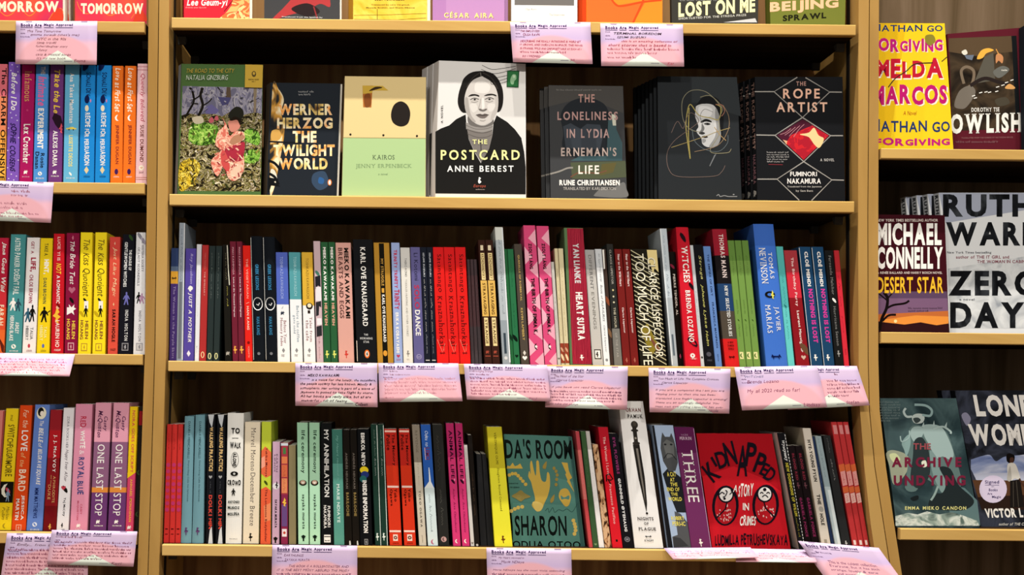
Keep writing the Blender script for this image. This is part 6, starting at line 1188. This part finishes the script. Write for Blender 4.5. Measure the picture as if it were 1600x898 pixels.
dusk = pattern('dusk_sky', ['3a1c30', '6a4a6c', '8a6a80', 'c87a3c', 'e8943c'], (1.5, 1, 11), 2, distort=.4)
face('R1', [(1370, 335), (1476, 336), (1483, 518.5), (1370, 518.5)], '3c0f18', 'desert dusk cover with a dead tree and huge white and yellow capitals',
 [('poly', 'p', '5c4460', [(28, 660), (335, 660), (340, 720), (28, 740)]), ('poly', 'p', '7a5a78', [(28, 690), (337, 690), (341, 770), (28, 790)]), ('poly', 'p', 'c06a34', [(28, 760), (341, 745), (342, 830), (28, 830)]), ('poly', 'p', 'e4903c', [(40, 785), (200, 765), (342, 770), (343, 815), (40, 800)]), ('poly', 'p', '2c1216', [(28, 790), (60, 795), (150, 805), (220, 795), (290, 808), (343, 800), (345, 838), (28, 838)]), ('ell', 'p', 'f8e0a0', 110, 790, 7, 7),
  ('stroke', 'p', '140c0c', 13, [(40, 830), (50, 780), (70, 735), (75, 690), (60, 665)]), ('stroke', 'p', '140c0c', 9, [(70, 735), (100, 720), (150, 712), (170, 700)]), ('stroke', 'p', '140c0c', 6, [(76, 690), (100, 660), (102, 640)]), ('stroke', 'p', '140c0c', 9, [(52, 790), (80, 765), (112, 762)]), ('stroke', 'p', '140c0c', 6, [(74, 700), (50, 680), (38, 670)]),
  ('text', 's', 'NEW YORK TIMES BESTSELLING AUTHOR', 'b', 'e0d0c8', 29, 342, 296, 354), ('text', 'a', 'MICHAEL', 'h', W, 29, 360, 312, 458), ('text', 'a', 'CONNELLY', 'h', W, 29, 464, 318, 562), ('text', 's', 'A RENÉE BALLARD AND HARRY BOSCH NOVEL', 'b', 'd8c8c0', 29, 570, 315, 583), ('text', 't', 'DESERT STAR', 'b', 'f0bc30', 29, 596, 320, 668), ('scrawl', 's', '2a1c28', 165, 728, 315, 752, 2)],
 th=.022, yb=.016, lean=.008, tr=ZC)
frost = pattern('frosty_grey', ['9aa0a8', 'c4c8cc', 'dfe2e4', 'b4b8bc'], (26, 26, 30), 5, distort=.8)
ink = pattern('ink_black', ['0e0f12', '1c1e22', '4a4e54'], (40, 40, 20), 3, spread=(.35, .75))
face('R1', [(1467, 301), (1635, 301), (1640, 514.5), (1484, 514.5)], 'e4e6e8', 'white cover with giant smoky black capitals filling it',
 [('poly', 'p', 'a8aec0', [(300, 228), (700, 228), (700, 300), (480, 335), (330, 360)]), ('poly', 'p', frost, [(340, 560), (720, 500), (720, 822), (350, 822)]), ('text', 'a', 'RUTH', 'h', ink, 318, 234, 712, 334), ('text', 'a', 'WARE', 'h', ink, 332, 356, 724, 460), ('text', 't', 'ZERO', 'h', ink, 342, 568, 740, 680), ('text', 't', 'DAYS', 'h', ink, 350, 706, 750, 822), ('text', 's', 'New York Times bestselling', 'b', '3c4048', 336, 484, 530, 497), ('text', 's', 'author of THE IT GIRL and', 'b', '8a4a58', 375, 502, 608, 516), ('text', 's', 'THE WOMAN IN CABIN 10', 'b', '8a4a58', 468, 522, 700, 536), ('text', 's', 'a novel', 'b', '50545c', 390, 690, 456, 700), ('spinetext', '', 'RUTH WARE', 'h', '1c1e22', 236, 420)],
 th=.0165, yb=.041, lean=.006, sx=-.003, spine='c4c6c8', tr=ZC, copies=3, cstep=(-.0125, 0), copylook='# white copy in the stack behind the smoky black capitals', hard=1, stack='copies of the smoky capitals cover')
ZD = (1370, 610, 4.0826)
mist = pattern('grey_green_mist', ['1c2a2e', '2c3e42', '4a6062', '24343a'], (12, 12, 10), 4, distort=1)
cloud = pattern('foam_cloud', ['2c3c3a', '8a9c94', 'd0d8d0', '5a6c66'], (40, 40, 50), 4, distort=1)
VEST = '9ab0ae'
face('R2', [(1375, 622), (1494, 622), (1531, 822.5), (1401, 822.5)], mist, 'grey-green cover with a horned armoured giant and maroon capitals',
 [('curve', 'p', '9aa08a', [(60, 400), (110, 380), (200, 420), (190, 520), (110, 600), (80, 480)]), ('curve', 'p', 'c8d0a0', [(80, 410), (120, 400), (150, 440), (110, 460)]), ('poly', 'p', '5a7476', [(430, 600), (560, 620), (640, 700), (660, 860), (480, 850)]),
  ('curve', 'p', '5c7270', [(210, 240), (320, 230), (440, 260), (500, 420), (540, 600), (460, 640), (400, 620), (300, 560), (250, 640), (180, 620), (200, 460)]), ('curve', 'p', VEST, [(300, 220), (400, 225), (450, 290), (490, 400), (470, 440), (420, 420), (380, 430), (330, 340), (300, 280)]), ('curve', 'p', VEST, [(215, 260), (240, 230), (290, 235), (295, 280), (250, 330), (220, 300)]), ('curve', 'p', '84a09e', [(160, 330), (205, 280), (215, 340), (190, 420), (175, 380)]), ('curve', 'p', '2a3436', [(240, 320), (290, 300), (330, 380), (340, 520), (300, 600), (250, 620), (215, 560), (230, 420)]), ('curve', 'p', '7a9290', [(340, 380), (400, 460), (440, 600), (420, 655), (380, 590), (350, 500)]), ('curve', 'p', '222a2c', [(400, 490), (470, 500), (520, 600), (620, 700), (560, 760), (420, 760), (330, 740), (360, 660), (420, 650), (440, 580)]),
  ('curve', 'p', 'b8c4c0', [(225, 165), (250, 148), (290, 150), (305, 175), (290, 205), (250, 210), (230, 195)]), ('curve', 'p', '3a4444', [(232, 178), (262, 172), (280, 188), (262, 205), (245, 205)]), ('stroke', 'p', 'b4c4c2', 14, [(225, 165), (190, 165), (172, 135), (185, 112)]), ('stroke', 'p', '8aa4a4', 15, [(290, 155), (340, 160), (350, 125), (310, 95), (240, 90)]), ('stroke', 'p', 'a4b8b6', 12, [(360, 245), (420, 230), (470, 260), (470, 275)]), ('poly', 'p', 'a4b8b6', [(365, 190), (372, 230), (355, 230)]), ('poly', 'p', 'a4b8b6', [(430, 230), (448, 200), (445, 240)]), ('poly', 'p', 'a4b8b6', [(300, 200), (305, 235), (285, 232)]), ('stroke', 'p', '9ab2b0', 8, [(150, 290), (160, 325), (205, 300), (208, 255)]), ('curve', 'p', 'd8dcc8', [(285, 455), (310, 445), (320, 480), (295, 488)]), ('stroke', 'p', '8aa09c', 14, [(390, 610), (370, 660), (345, 700)]), ('curve', 'p', '1a2022', [(215, 685), (260, 668), (265, 690), (235, 702)]),
  ('poly', 'p', cloud, [(120, 862), (118, 800), (200, 780), (260, 790), (320, 770), (400, 790), (480, 775), (560, 800), (640, 830), (655, 862)]),
  ('scrawl', 's', '7a8a8a', 20, 66, 150, 202, 8), ('text', 't', 'THE', 'b', '984a50', 232, 336, 345, 376), ('text', 't', 'ARCHIVE', 'hw', '702038', 96, 424, 540, 488), ('text', 't', 'UNDYING', 'hw', '702038', 108, 540, 566, 606), ('text', 'a', 'EMMA MIEKO CANDON', 'bw', 'dcd88c', 180, 738, 570, 760)],
 th=.02, yb=.018, lean=.01, tr=ZD, spine='2c3c40')
storm = pattern('storm_clouds', ['14161a', '1c1e24', '3a3e4c', '16181c'], (16, 16, 16), 4, distort=1)
dusky = pattern('dusk_clouds', ['5a6a9c', '8a98c0', 'c4c8dc', '7484b0'], (10, 10, 26), 4, distort=.8)
face('R2', [(1492, 610), (1650, 610), (1690, 822.5), (1533, 822.5)], storm, 'black stormy cover with a woman in a white blouse and a lilac sticker',
 [('poly', 'p', dusky, [(600, 440), (690, 410), (820, 400), (960, 380), (1000, 560), (640, 580), (600, 500)]), ('poly', 'p', 'b8bcd0', [(620, 530), (960, 520), (970, 580), (640, 590)]), ('poly', 'p', '5a3c28', [(610, 570), (1000, 575), (1040, 720), (660, 730)]), ('poly', 'p', '2c1e18', [(640, 680), (1040, 660), (1060, 760), (670, 760)]), ('curve', 'p', storm, [(560, 300), (700, 330), (960, 320), (960, 400), (820, 420), (760, 450), (720, 410), (650, 420), (610, 400)]), ('curve', 'p', '8a88a0', [(540, 160), (570, 140), (600, 180), (575, 225)]),
  ('curve', 'f', '14100f', [(828, 410), (850, 400), (878, 415), (876, 450), (855, 465), (830, 450)]), ('curve', 'f', '4a2f24', [(850, 430), (872, 430), (868, 465), (850, 470)]), ('curve', 'f', 'd8d4cc', [(835, 470), (880, 465), (905, 520), (915, 570), (880, 560), (850, 580), (835, 540)]), ('curve', 'f', 'b4b0a8', [(850, 480), (860, 560), (848, 580), (830, 560)]), ('poly', 'f', '1c1816', [(850, 575), (915, 565), (940, 740), (850, 745)]), ('line', 'f', '4a443c', 4, [(870, 580), (872, 742)]), ('line', 'f', '4a443c', 4, [(890, 575), (905, 742)]), ('stroke', 'f', '4a2f24', 10, [(910, 560), (925, 590), (940, 610)]),
  ('ell', 'm', 'd8cce4', 742, 628, 88, 88), ('text', 's', 'Signed', 'b', '3a2c60', 690, 572, 780, 600), ('line', 's', '3a2c60', 3, [(690, 603), (780, 603)]), ('text', 's', 'at', 'r', '3a2c60', 732, 608, 748, 616), ('text', 's', 'Books', 'b', '3a2c60', 715, 624, 770, 642), ('text', 's', 'Are', 'b', '3a2c60', 706, 650, 736, 664), ('text', 's', 'Magic', 'b', '3a2c60', 735, 670, 792, 690),
  ('text', 't', 'LONE', 'h', 'eeeae4', 612, 26, 965, 166, 0, 25), ('text', 't', 'WOMEN', 'h', 'eeeae4', 578, 212, 1060, 352, 0, 25), ('text', 'a', 'VICTOR LAVALLE', 'h', 'eeeae4', 686, 752, 1130, 812, -6, 10), ('text', 's', 'author of THE CHANGELING', 'bi', 'c8c4bc', 778, 842, 1060, 860)],
 th=.022, yb=.0395, lean=.004, tr=ZD, spine='14161a', copies=1, cstep=(-.014, 0), copylook='# black copy behind the stormy cover, only its corner showing', hard=1, stack='copies of the stormy cover')

# ------------------------------------------------------------------ pink review cards hanging over the shelf edges
def card_material():
    m = bpy.data.materials.new('card_print')
    m.use_nodes = True
    nt = m.node_tree
    b = nt.nodes['Principled BSDF']
    b.inputs['Roughness'].default_value = 0.6
    b.inputs['Specular IOR Level'].default_value = 0.2
    uv = nt.nodes.new('ShaderNodeUVMap')
    uv.uv_map = 'card'
    sx = nt.nodes.new('ShaderNodeSeparateXYZ')
    nt.links.new(uv.outputs[0], sx.inputs[0])
    def math_(op, a, b_=None):
        n = nt.nodes.new('ShaderNodeMath')
        n.operation = op
        for i, v in enumerate((a, b_)):
            if v is None:
                continue
            if isinstance(v, (int, float)):
                n.inputs[i].default_value = v
            else:
                nt.links.new(v, n.inputs[i])
        return n.outputs[0]
    u, v = sx.outputs[0], sx.outputs[1]
    du = math_('SUBTRACT', u, 0.5)
    dv = math_('MULTIPLY', math_('SUBTRACT', v, 0.98), 0.72)
    d = math_('SQRT', math_('ADD', math_('MULTIPLY', du, du), math_('MULTIPLY', dv, dv)))
    def ramp(x, a, b2):
        n = nt.nodes.new('ShaderNodeMapRange')
        n.interpolation_type = 'SMOOTHSTEP'
        n.inputs[1].default_value, n.inputs[2].default_value = a, b2
        nt.links.new(x, n.inputs[0])
        return n.outputs[0]
    def mix(f, a, b2):
        n = nt.nodes.new('ShaderNodeMix')
        n.data_type = 'RGBA'
        nt.links.new(f, n.inputs[0])
        for i, c in ((6, a), (7, b2)):
            if isinstance(c, str):
                n.inputs[i].default_value = hexlin(c)
            else:
                nt.links.new(c, n.inputs[i])
        return n.outputs[2]
    sky = mix(ramp(v, .12, .42), 'd3bcda', 'c8b0d6')
    side = mix(ramp(v, .38, .56), sky, 'e8b4c4')
    sun = mix(ramp(d, .44, .50), 'e4aab4', side)
    tri = math_('SUBTRACT', math_('SUBTRACT', v, 0.67), math_('MULTIPLY', math_('ABSOLUTE', math_('SUBTRACT', u, 0.52)), 1.15))
    out = mix(ramp(tri, 0.0, .012), sun, 'e0e6da')
    nt.links.new(out, b.inputs['Base Color'])
    return m
CARD_M = card_material()
INK = '3a2458'
def hand_card(quad, look, lines, ytop=-.0052, ybot=-.007, bend=0.0, ink='5a3440', head=True, hstyle='', fold=None):
    """quad TL TR BR BL in photo pixels; the sheet hangs from the board edge"""
    (ax, ay), (bx, by), (cx, cy), (dx, dy) = quad
    def S(u, v, e=0.0):
        px = (ax + (bx - ax) * u) * (1 - v) + (dx + (cx - dx) * u) * v
        py = (ay + (by - ay) * u) * (1 - v) + (dy + (cy - dy) * u) * v
        y = ytop + (ybot - ytop) * v - bend * math.sin(math.pi * v) - (fold or 0) * v * v * (4 * u * (1 - u)) - e
        return P(px, py, y)
    org = S(.5, 0)
    root = empty('review_card', org)
    tag(root, look, 'card', 'pink shop review cards on the shelf edges')
    mb = MB()
    n, m_ = 8, 8
    verts, uvs = [], []
    for j in range(m_ + 1):
        for i in range(n + 1):
            verts.append(S(i / n, j / m_)); uvs.append((i / n, j / m_))
    back = [v + Vector((0, .0003, 0)) for v in verts]
    N = len(verts)
    mb.v = [tuple(v) for v in verts + back]
    k = mb.m(CARD_M)
    for j in range(m_):
        for i in range(n):
            a = j * (n + 1) + i
            mb.f.append((a, a + n + 1, a + n + 2, a + 1)); mb.mi.append(k)
            mb.f.append((N + a, N + a + 1, N + a + n + 2, N + a + n + 1)); mb.mi.append(k)
    edge = [i for i in range(n + 1)] + [j * (n + 1) + n for j in range(1, m_ + 1)] + [m_ * (n + 1) + i for i in range(n - 1, -1, -1)] + [j * (n + 1) for j in range(m_ - 1, 0, -1)]
    for q in range(len(edge)):
        a, b = edge[q], edge[(q + 1) % len(edge)]
        mb.f.append((a, b, N + b, N + a)); mb.mi.append(k)
    o = mb.build('card_sheet', root, org, smooth=True)
    uvl = o.data.uv_layers.new(name='card')
    uvs2 = uvs + uvs
    for lp in o.data.loops:
        uvl.data[lp.index].uv = uvs2[lp.vertex_index]
    e1 = 0.00008
    if head:
        h = MB()
        v0, v1 = .055, .135
        for wd, s0, s1 in (('Books', .06, .205), ('Are', .23, .315), ('Magic', .345, .465), ('Approved', .49, .70)):
            add_text(h, wd, 'h', INK, lambda s, t: S(s0 + (s1 - s0) * s, v1 + (v0 - v1) * t, e1))
            add_line(h, [(s0, .155), (s1, .155)], .014, INK, lambda u, v: S(u, v, e1))
        h.build('printed_heading', root, org)
        f = MB()
        for vv, wv in ((.2, .05), (.29, .07), (.37, .12)):
            for q in scrawl_lines(1, .06, vv - .018, .06 + wv * 1.4, vv + .018):
                add_line(f, q, .012, '7a6080', lambda u, v: S(u, v, e1))
        add_line(f, [(.6, .93), (.7, .93)], .012, '50465a', lambda u, v: S(u, v, e1))
        f.build('form_labels', root, org)
    w = MB()
    for ln in lines:
        if ln[0] == 'x':      # illegible handwriting: n rows
            _, n_, u0, v0, u1, v1, c = ln
            for q in scrawl_lines(n_, u0 * 1.9, v0, u1 * 1.9, v1):
                add_line(w, [(a / 1.9, b) for a, b in q], .011, c or ink, lambda u, v: S(u, v, e1 + .00003))
        else:
            txt, u0, v0, u1, v1 = ln[:5]
            c = ln[5] if len(ln) > 5 else ink
            add_text(w, txt, 'ij' + hstyle, c, lambda s, t: S(u0 + (u1 - u0) * s, v1 + (v0 - v1) * t, e1 + .00003))
    if w.v:
        w.build('handwriting', root, org)
    # strip of clear tape folding over the board edge
    for u in (.12, .8):
        tp = MB()
        p0, p1 = S(u, .0), S(u + .08, .0)
        q0, q1 = S(u, .022), S(u + .08, .022)
        ee = Vector((0, -.0002, 0))
        tp.prism([p0 + ee, p1 + ee, q1 + ee, q0 + ee], [p0 + ee * .5, p1 + ee * .5, q1 + ee * .5, q0 + ee * .5], 'c4add2')
        tp.build('tape', root, org)
    return root
hand_card([(25, 32.7), (152, 33), (151, 101), (24, 100)], 'pink card with a narrow handwritten list below the red sunset covers',
 [('This Time Tomorrow', .14, .2, .56, .265), ("Emma Straub (that's me)", .18, .29, .78, .36), ('NYC in the 90s', .26, .38, .62, .445), ('time travel', .26, .47, .5, .53), ('father/daughter story', .25, .555, .64, .62), ('~funny', .26, .645, .39, .71), ('cats & musical songs', .25, .74, .68, .81), ("it's my new book", .26, .83, .62, .9), ('Emma', .72, .88, .86, .95)], ink='6a2c34')
hand_card([(-46, 281), (84, 285), (79.5, 348), (-50, 343)], 'pale pink card at the left photo edge below the pastel spines', [('x', 2, .5, .2, .75, .4, 'a86878'), ('x', 2, .3, .5, .7, .72, 'a86878'), ('x', 2, .3, .76, .85, .92, 'a86878')], ink='a86878')
hand_card([(-20, 551), (117, 553.2), (108.5, 588), (-30, 586)], 'narrow-looking pink card tilted outward below the yellow twin spines', [('x', 6, .05, .2, .93, .92, 'b04058')], ytop=-.0052, ybot=-.026, head=False)
hand_card([(11, 832.5), (138, 834), (137, 912), (0, 910)], 'pink card half covered by another at the lower left corner', [('Emily... from the', .14, .2, .6, .27), ('x', 8, .04, .3, .95, .92, '8a3c58')], ytop=-.0052, ybot=-.007)
hand_card([(81, 827.5), (214.5, 830), (208.5, 885), (73.5, 881.5)], 'pink card lying over another at the lower left, signed at its foot', [('x', 1, .12, .16, .5, .25, '7a3048'), ('x', 6, .05, .3, .95, .86, '7a3048'), ('Kerri', .74, .88, .86, .96)], ytop=-.0085, ybot=-.014)
hand_card([(797, 34.3), (922.4, 34.8), (926, 100), (801.6, 97)], 'pink card of small capitals under the white square cover', [('THE EMPLOYEES', .12, .19, .36, .25), ('OLGA RAVN', .15, .275, .36, .34), ('DESCRIBING THE REALLY INTRIGUING & WEIRD BY', .11, .44, .87, .5, '9a3048'), ('IT GROWS, AND DOES LIVE IN SPACE, THIS NOVEL', .1, .53, .89, .59, '9a3048'), ('IS STRANGE, WILD AND UNFORGETTABLE AS SUCH AS I', .1, .62, .87, .68, '9a3048'), ('x', 1, .1, .71, .92, .78, '8a3048'), ('SO I HOPED', .12, .81, .35, .87), ('Jack', .72, .88, .78, .95)], ink='8a4058', hstyle='b')
hand_card([(938, 36.6), (1067, 38), (1069, 104), (939.5, 103)], 'pink card with two dark bold lines under the orange cover', [('TERMINAL BOREDOM', .16, .2, .74, .26, '2a1420'), ('IZUMI SUZUKI', .2, .29, .55, .345, '2a1420'), ('this is an amazing collection of', .25, .385, .93, .45, 'a04858'), ('short stories that is based in', .09, .47, .85, .54, 'a04858'), ('x', 2, .08, .56, .95, .74, 'a04858'), ('x', 1, .08, .76, .7, .84, '904858'), ('Kar', .8, .9, .88, .96)], ink='a04858', hstyle='b')
hand_card([(461.5, 566.6), (589.4, 567), (590, 636), (461.5, 633.7)], 'pink card densely filled with heavy black handwriting', [('MIEKO KAWAKAMI', .15, .25, .54, .32), ('is a voice for the lonely, the outsiders,', .2, .36, .98, .43), ('the people society has less known. Moody &', .06, .45, .93, .53), ('atmospheric. Her writing is part of a wave of', .06, .55, .97, .63), ('Japanese lit poised to take flight by storm.', .06, .645, .95, .72), ('All her books are really alike, but all are', .06, .74, .92, .82), ('masterful + full of feeling', .07, .84, .63, .91), ('Colleen', .73, .9, .88, .98)], ink='2a1620', hstyle='b')
hand_card([(591, 567), (716, 567.4), (722.7, 626.6), (593, 628)], 'pink card with very faint rose handwriting beside the densely written one', [('x', 5, .07, .36, .95, .82, 'cc8c98'), ('x', 1, .06, .85, .22, .92, 'cc8c98'), ('x', 1, .14, .17, .3, .25, 'a888a0'), ('x', 1, .14, .27, .45, .33, 'b890a4')], ybot=-.012, ink='c08090')
hand_card([(724.6, 568.2), (854.5, 570), (860.5, 627), (729.7, 624)], 'pink card with fine even handwriting overlapping a darker curled card', [('Stravaging Strange', .1, .17, .34, .24), ('x', 1, .14, .26, .34, .33, '905870'), ('x', 6, .06, .36, .96, .88, '985068'), ('Paul', .74, .9, .84, .97)], ytop=-.009, ybot=-.016, ink='905870')
hand_card([(853.8, 572), (981, 572.4), (979.8, 640), (851.8, 636)], 'darker curled card with a bowed lower edge, beneath its left neighbour', [('The Hour of the Star', .1, .2, .46, .27), ('Clarice Lispector', .13, .3, .46, .37), ('if you have not read Clarice Lispector', .07, .47, .92, .54), ('x', 4, .05, .57, .93, .86, '704058'), ('to take the plunge', .06, .88, .4, .95)], ytop=-.0056, ybot=-.004, bend=-.0, fold=.012, ink='704058')
hand_card([(1013.4, 574.5), (1141.5, 576), (1139.5, 646), (1015, 643.7)], 'pink card with purple-brown script under the very wide striped spine', [('Too Much of Life: The Complete Cronicas', .12, .21, .86, .27), ('Clarice Lispector', .16, .3, .48, .36), ('If you are a completist like I am you are', .08, .47, .93, .53), ('flipping your lid that this has been', .08, .56, .82, .62), ('translated. Late English Lispector is amazing!', .08, .66, .97, .72), ('These are so amazingly delightful. You', .08, .75, .87, .81), ('must own everything Lispector has ever', .07, .84, .92, .9), ('Nicole', .74, .91, .86, .97)], ink='4a2c44', ybot=-.009)
hand_card([(1242, 571), (1338.8, 571.6), (1359, 633), (1231, 640)], 'pink card mostly hidden, only its right half showing by the right post', [('x', 1, .62, .17, .75, .25, '704058'), ('x', 5, .5, .32, .95, .78, '6a3450'), ('Stefan', .72, .86, .88, .94)], ytop=-.0052, ybot=-.016, ink='6a3450')
hand_card([(1147.5, 573.4), (1276.4, 571), (1292.6, 636), (1159.6, 641)], 'pink card with one short handwritten line and wide blank space', [('WITCHES', .1, .2, .33, .255, '6a6a90'), ('Brenda Lozano', .12, .31, .5, .385), ('My #1 2022 read so far!', .1, .51, .73, .63), ('Lindsay', .73, .88, .93, .99)], ytop=-.0115, ybot=-.021, ink='7a3858')
hand_card([(425.5, 850.8), (558.3, 852.2), (558, 922), (424, 920)], 'lilac-pink card cut off by the photo bottom under the mint spines', [('EARTHLINGS', .14, .2, .37, .26), ('SAYAKA MURATA', .15, .3, .44, .36), ('THIS BOOK IS A ROLLERCOASTER AND', .2, .44, .9, .5), ('IT IS THE BEST MOST ABSURD THE MOST', .06, .53, .91, .59), ('x', 4, .06, .62, .93, .9, '704060')], ink='704060', ybot=-.008)
hand_card([(760, 855.2), (892.5, 857), (894, 926), (762, 923)], 'lilac-pink card cut off by the photo bottom under the acid-yellow spine', [('My Heart Hemmed In', .14, .2, .44, .26), ('Marie NDiaye', .17, .29, .44, .36), ('Marie NDiaye has the most vivid, unsettling', .07, .48, .92, .54), ('x', 4, .06, .57, .93, .9, '704060')], ink='704060', ybot=-.008)
hand_card([(1149, 856.5), (1268, 858.5), (1277, 879), (1150, 877.5)], 'flattened rose card in the shade below the right twin baby', [('x', 3, .3, .25, .95, .8, 'a84c60')], ytop=-.0052, ybot=-.028, head=False)
hand_card([(1037, 856), (1172.5, 854.8), (1186, 871), (1052.5, 874)], 'flattened rose card sticking outward under the plum spine', [('x', 3, .05, .2, .95, .8, 'a84c60')], ytop=-.009, ybot=-.032, head=False, fold=.003)
hand_card([(1247, 844.8), (1373, 855.6), (1418, 918), (1293, 908)], 'lilac card twisted askew in the bottom right corner by the post', [('x', 1, .12, .22, .55, .3, '6a5078'), ('This is the coldest collection.', .2, .44, .8, .52), ('Everyone, but it has such', .18, .54, .8, .62), ('strange, lovely & eerie', .16, .64, .75, .72), ('and surprising tales!', .2, .74, .7, .82)], ytop=-.0125, ybot=-.028, ink='6a4068')

seen = {}
for l in LABELS:
    seen[l] = seen.get(l, 0) + 1
for l, n in seen.items():
    if n > 1:
        print('DUPLICATE LABEL', n, l)
print('labels', len(LABELS), 'objects', len(bpy.data.objects))
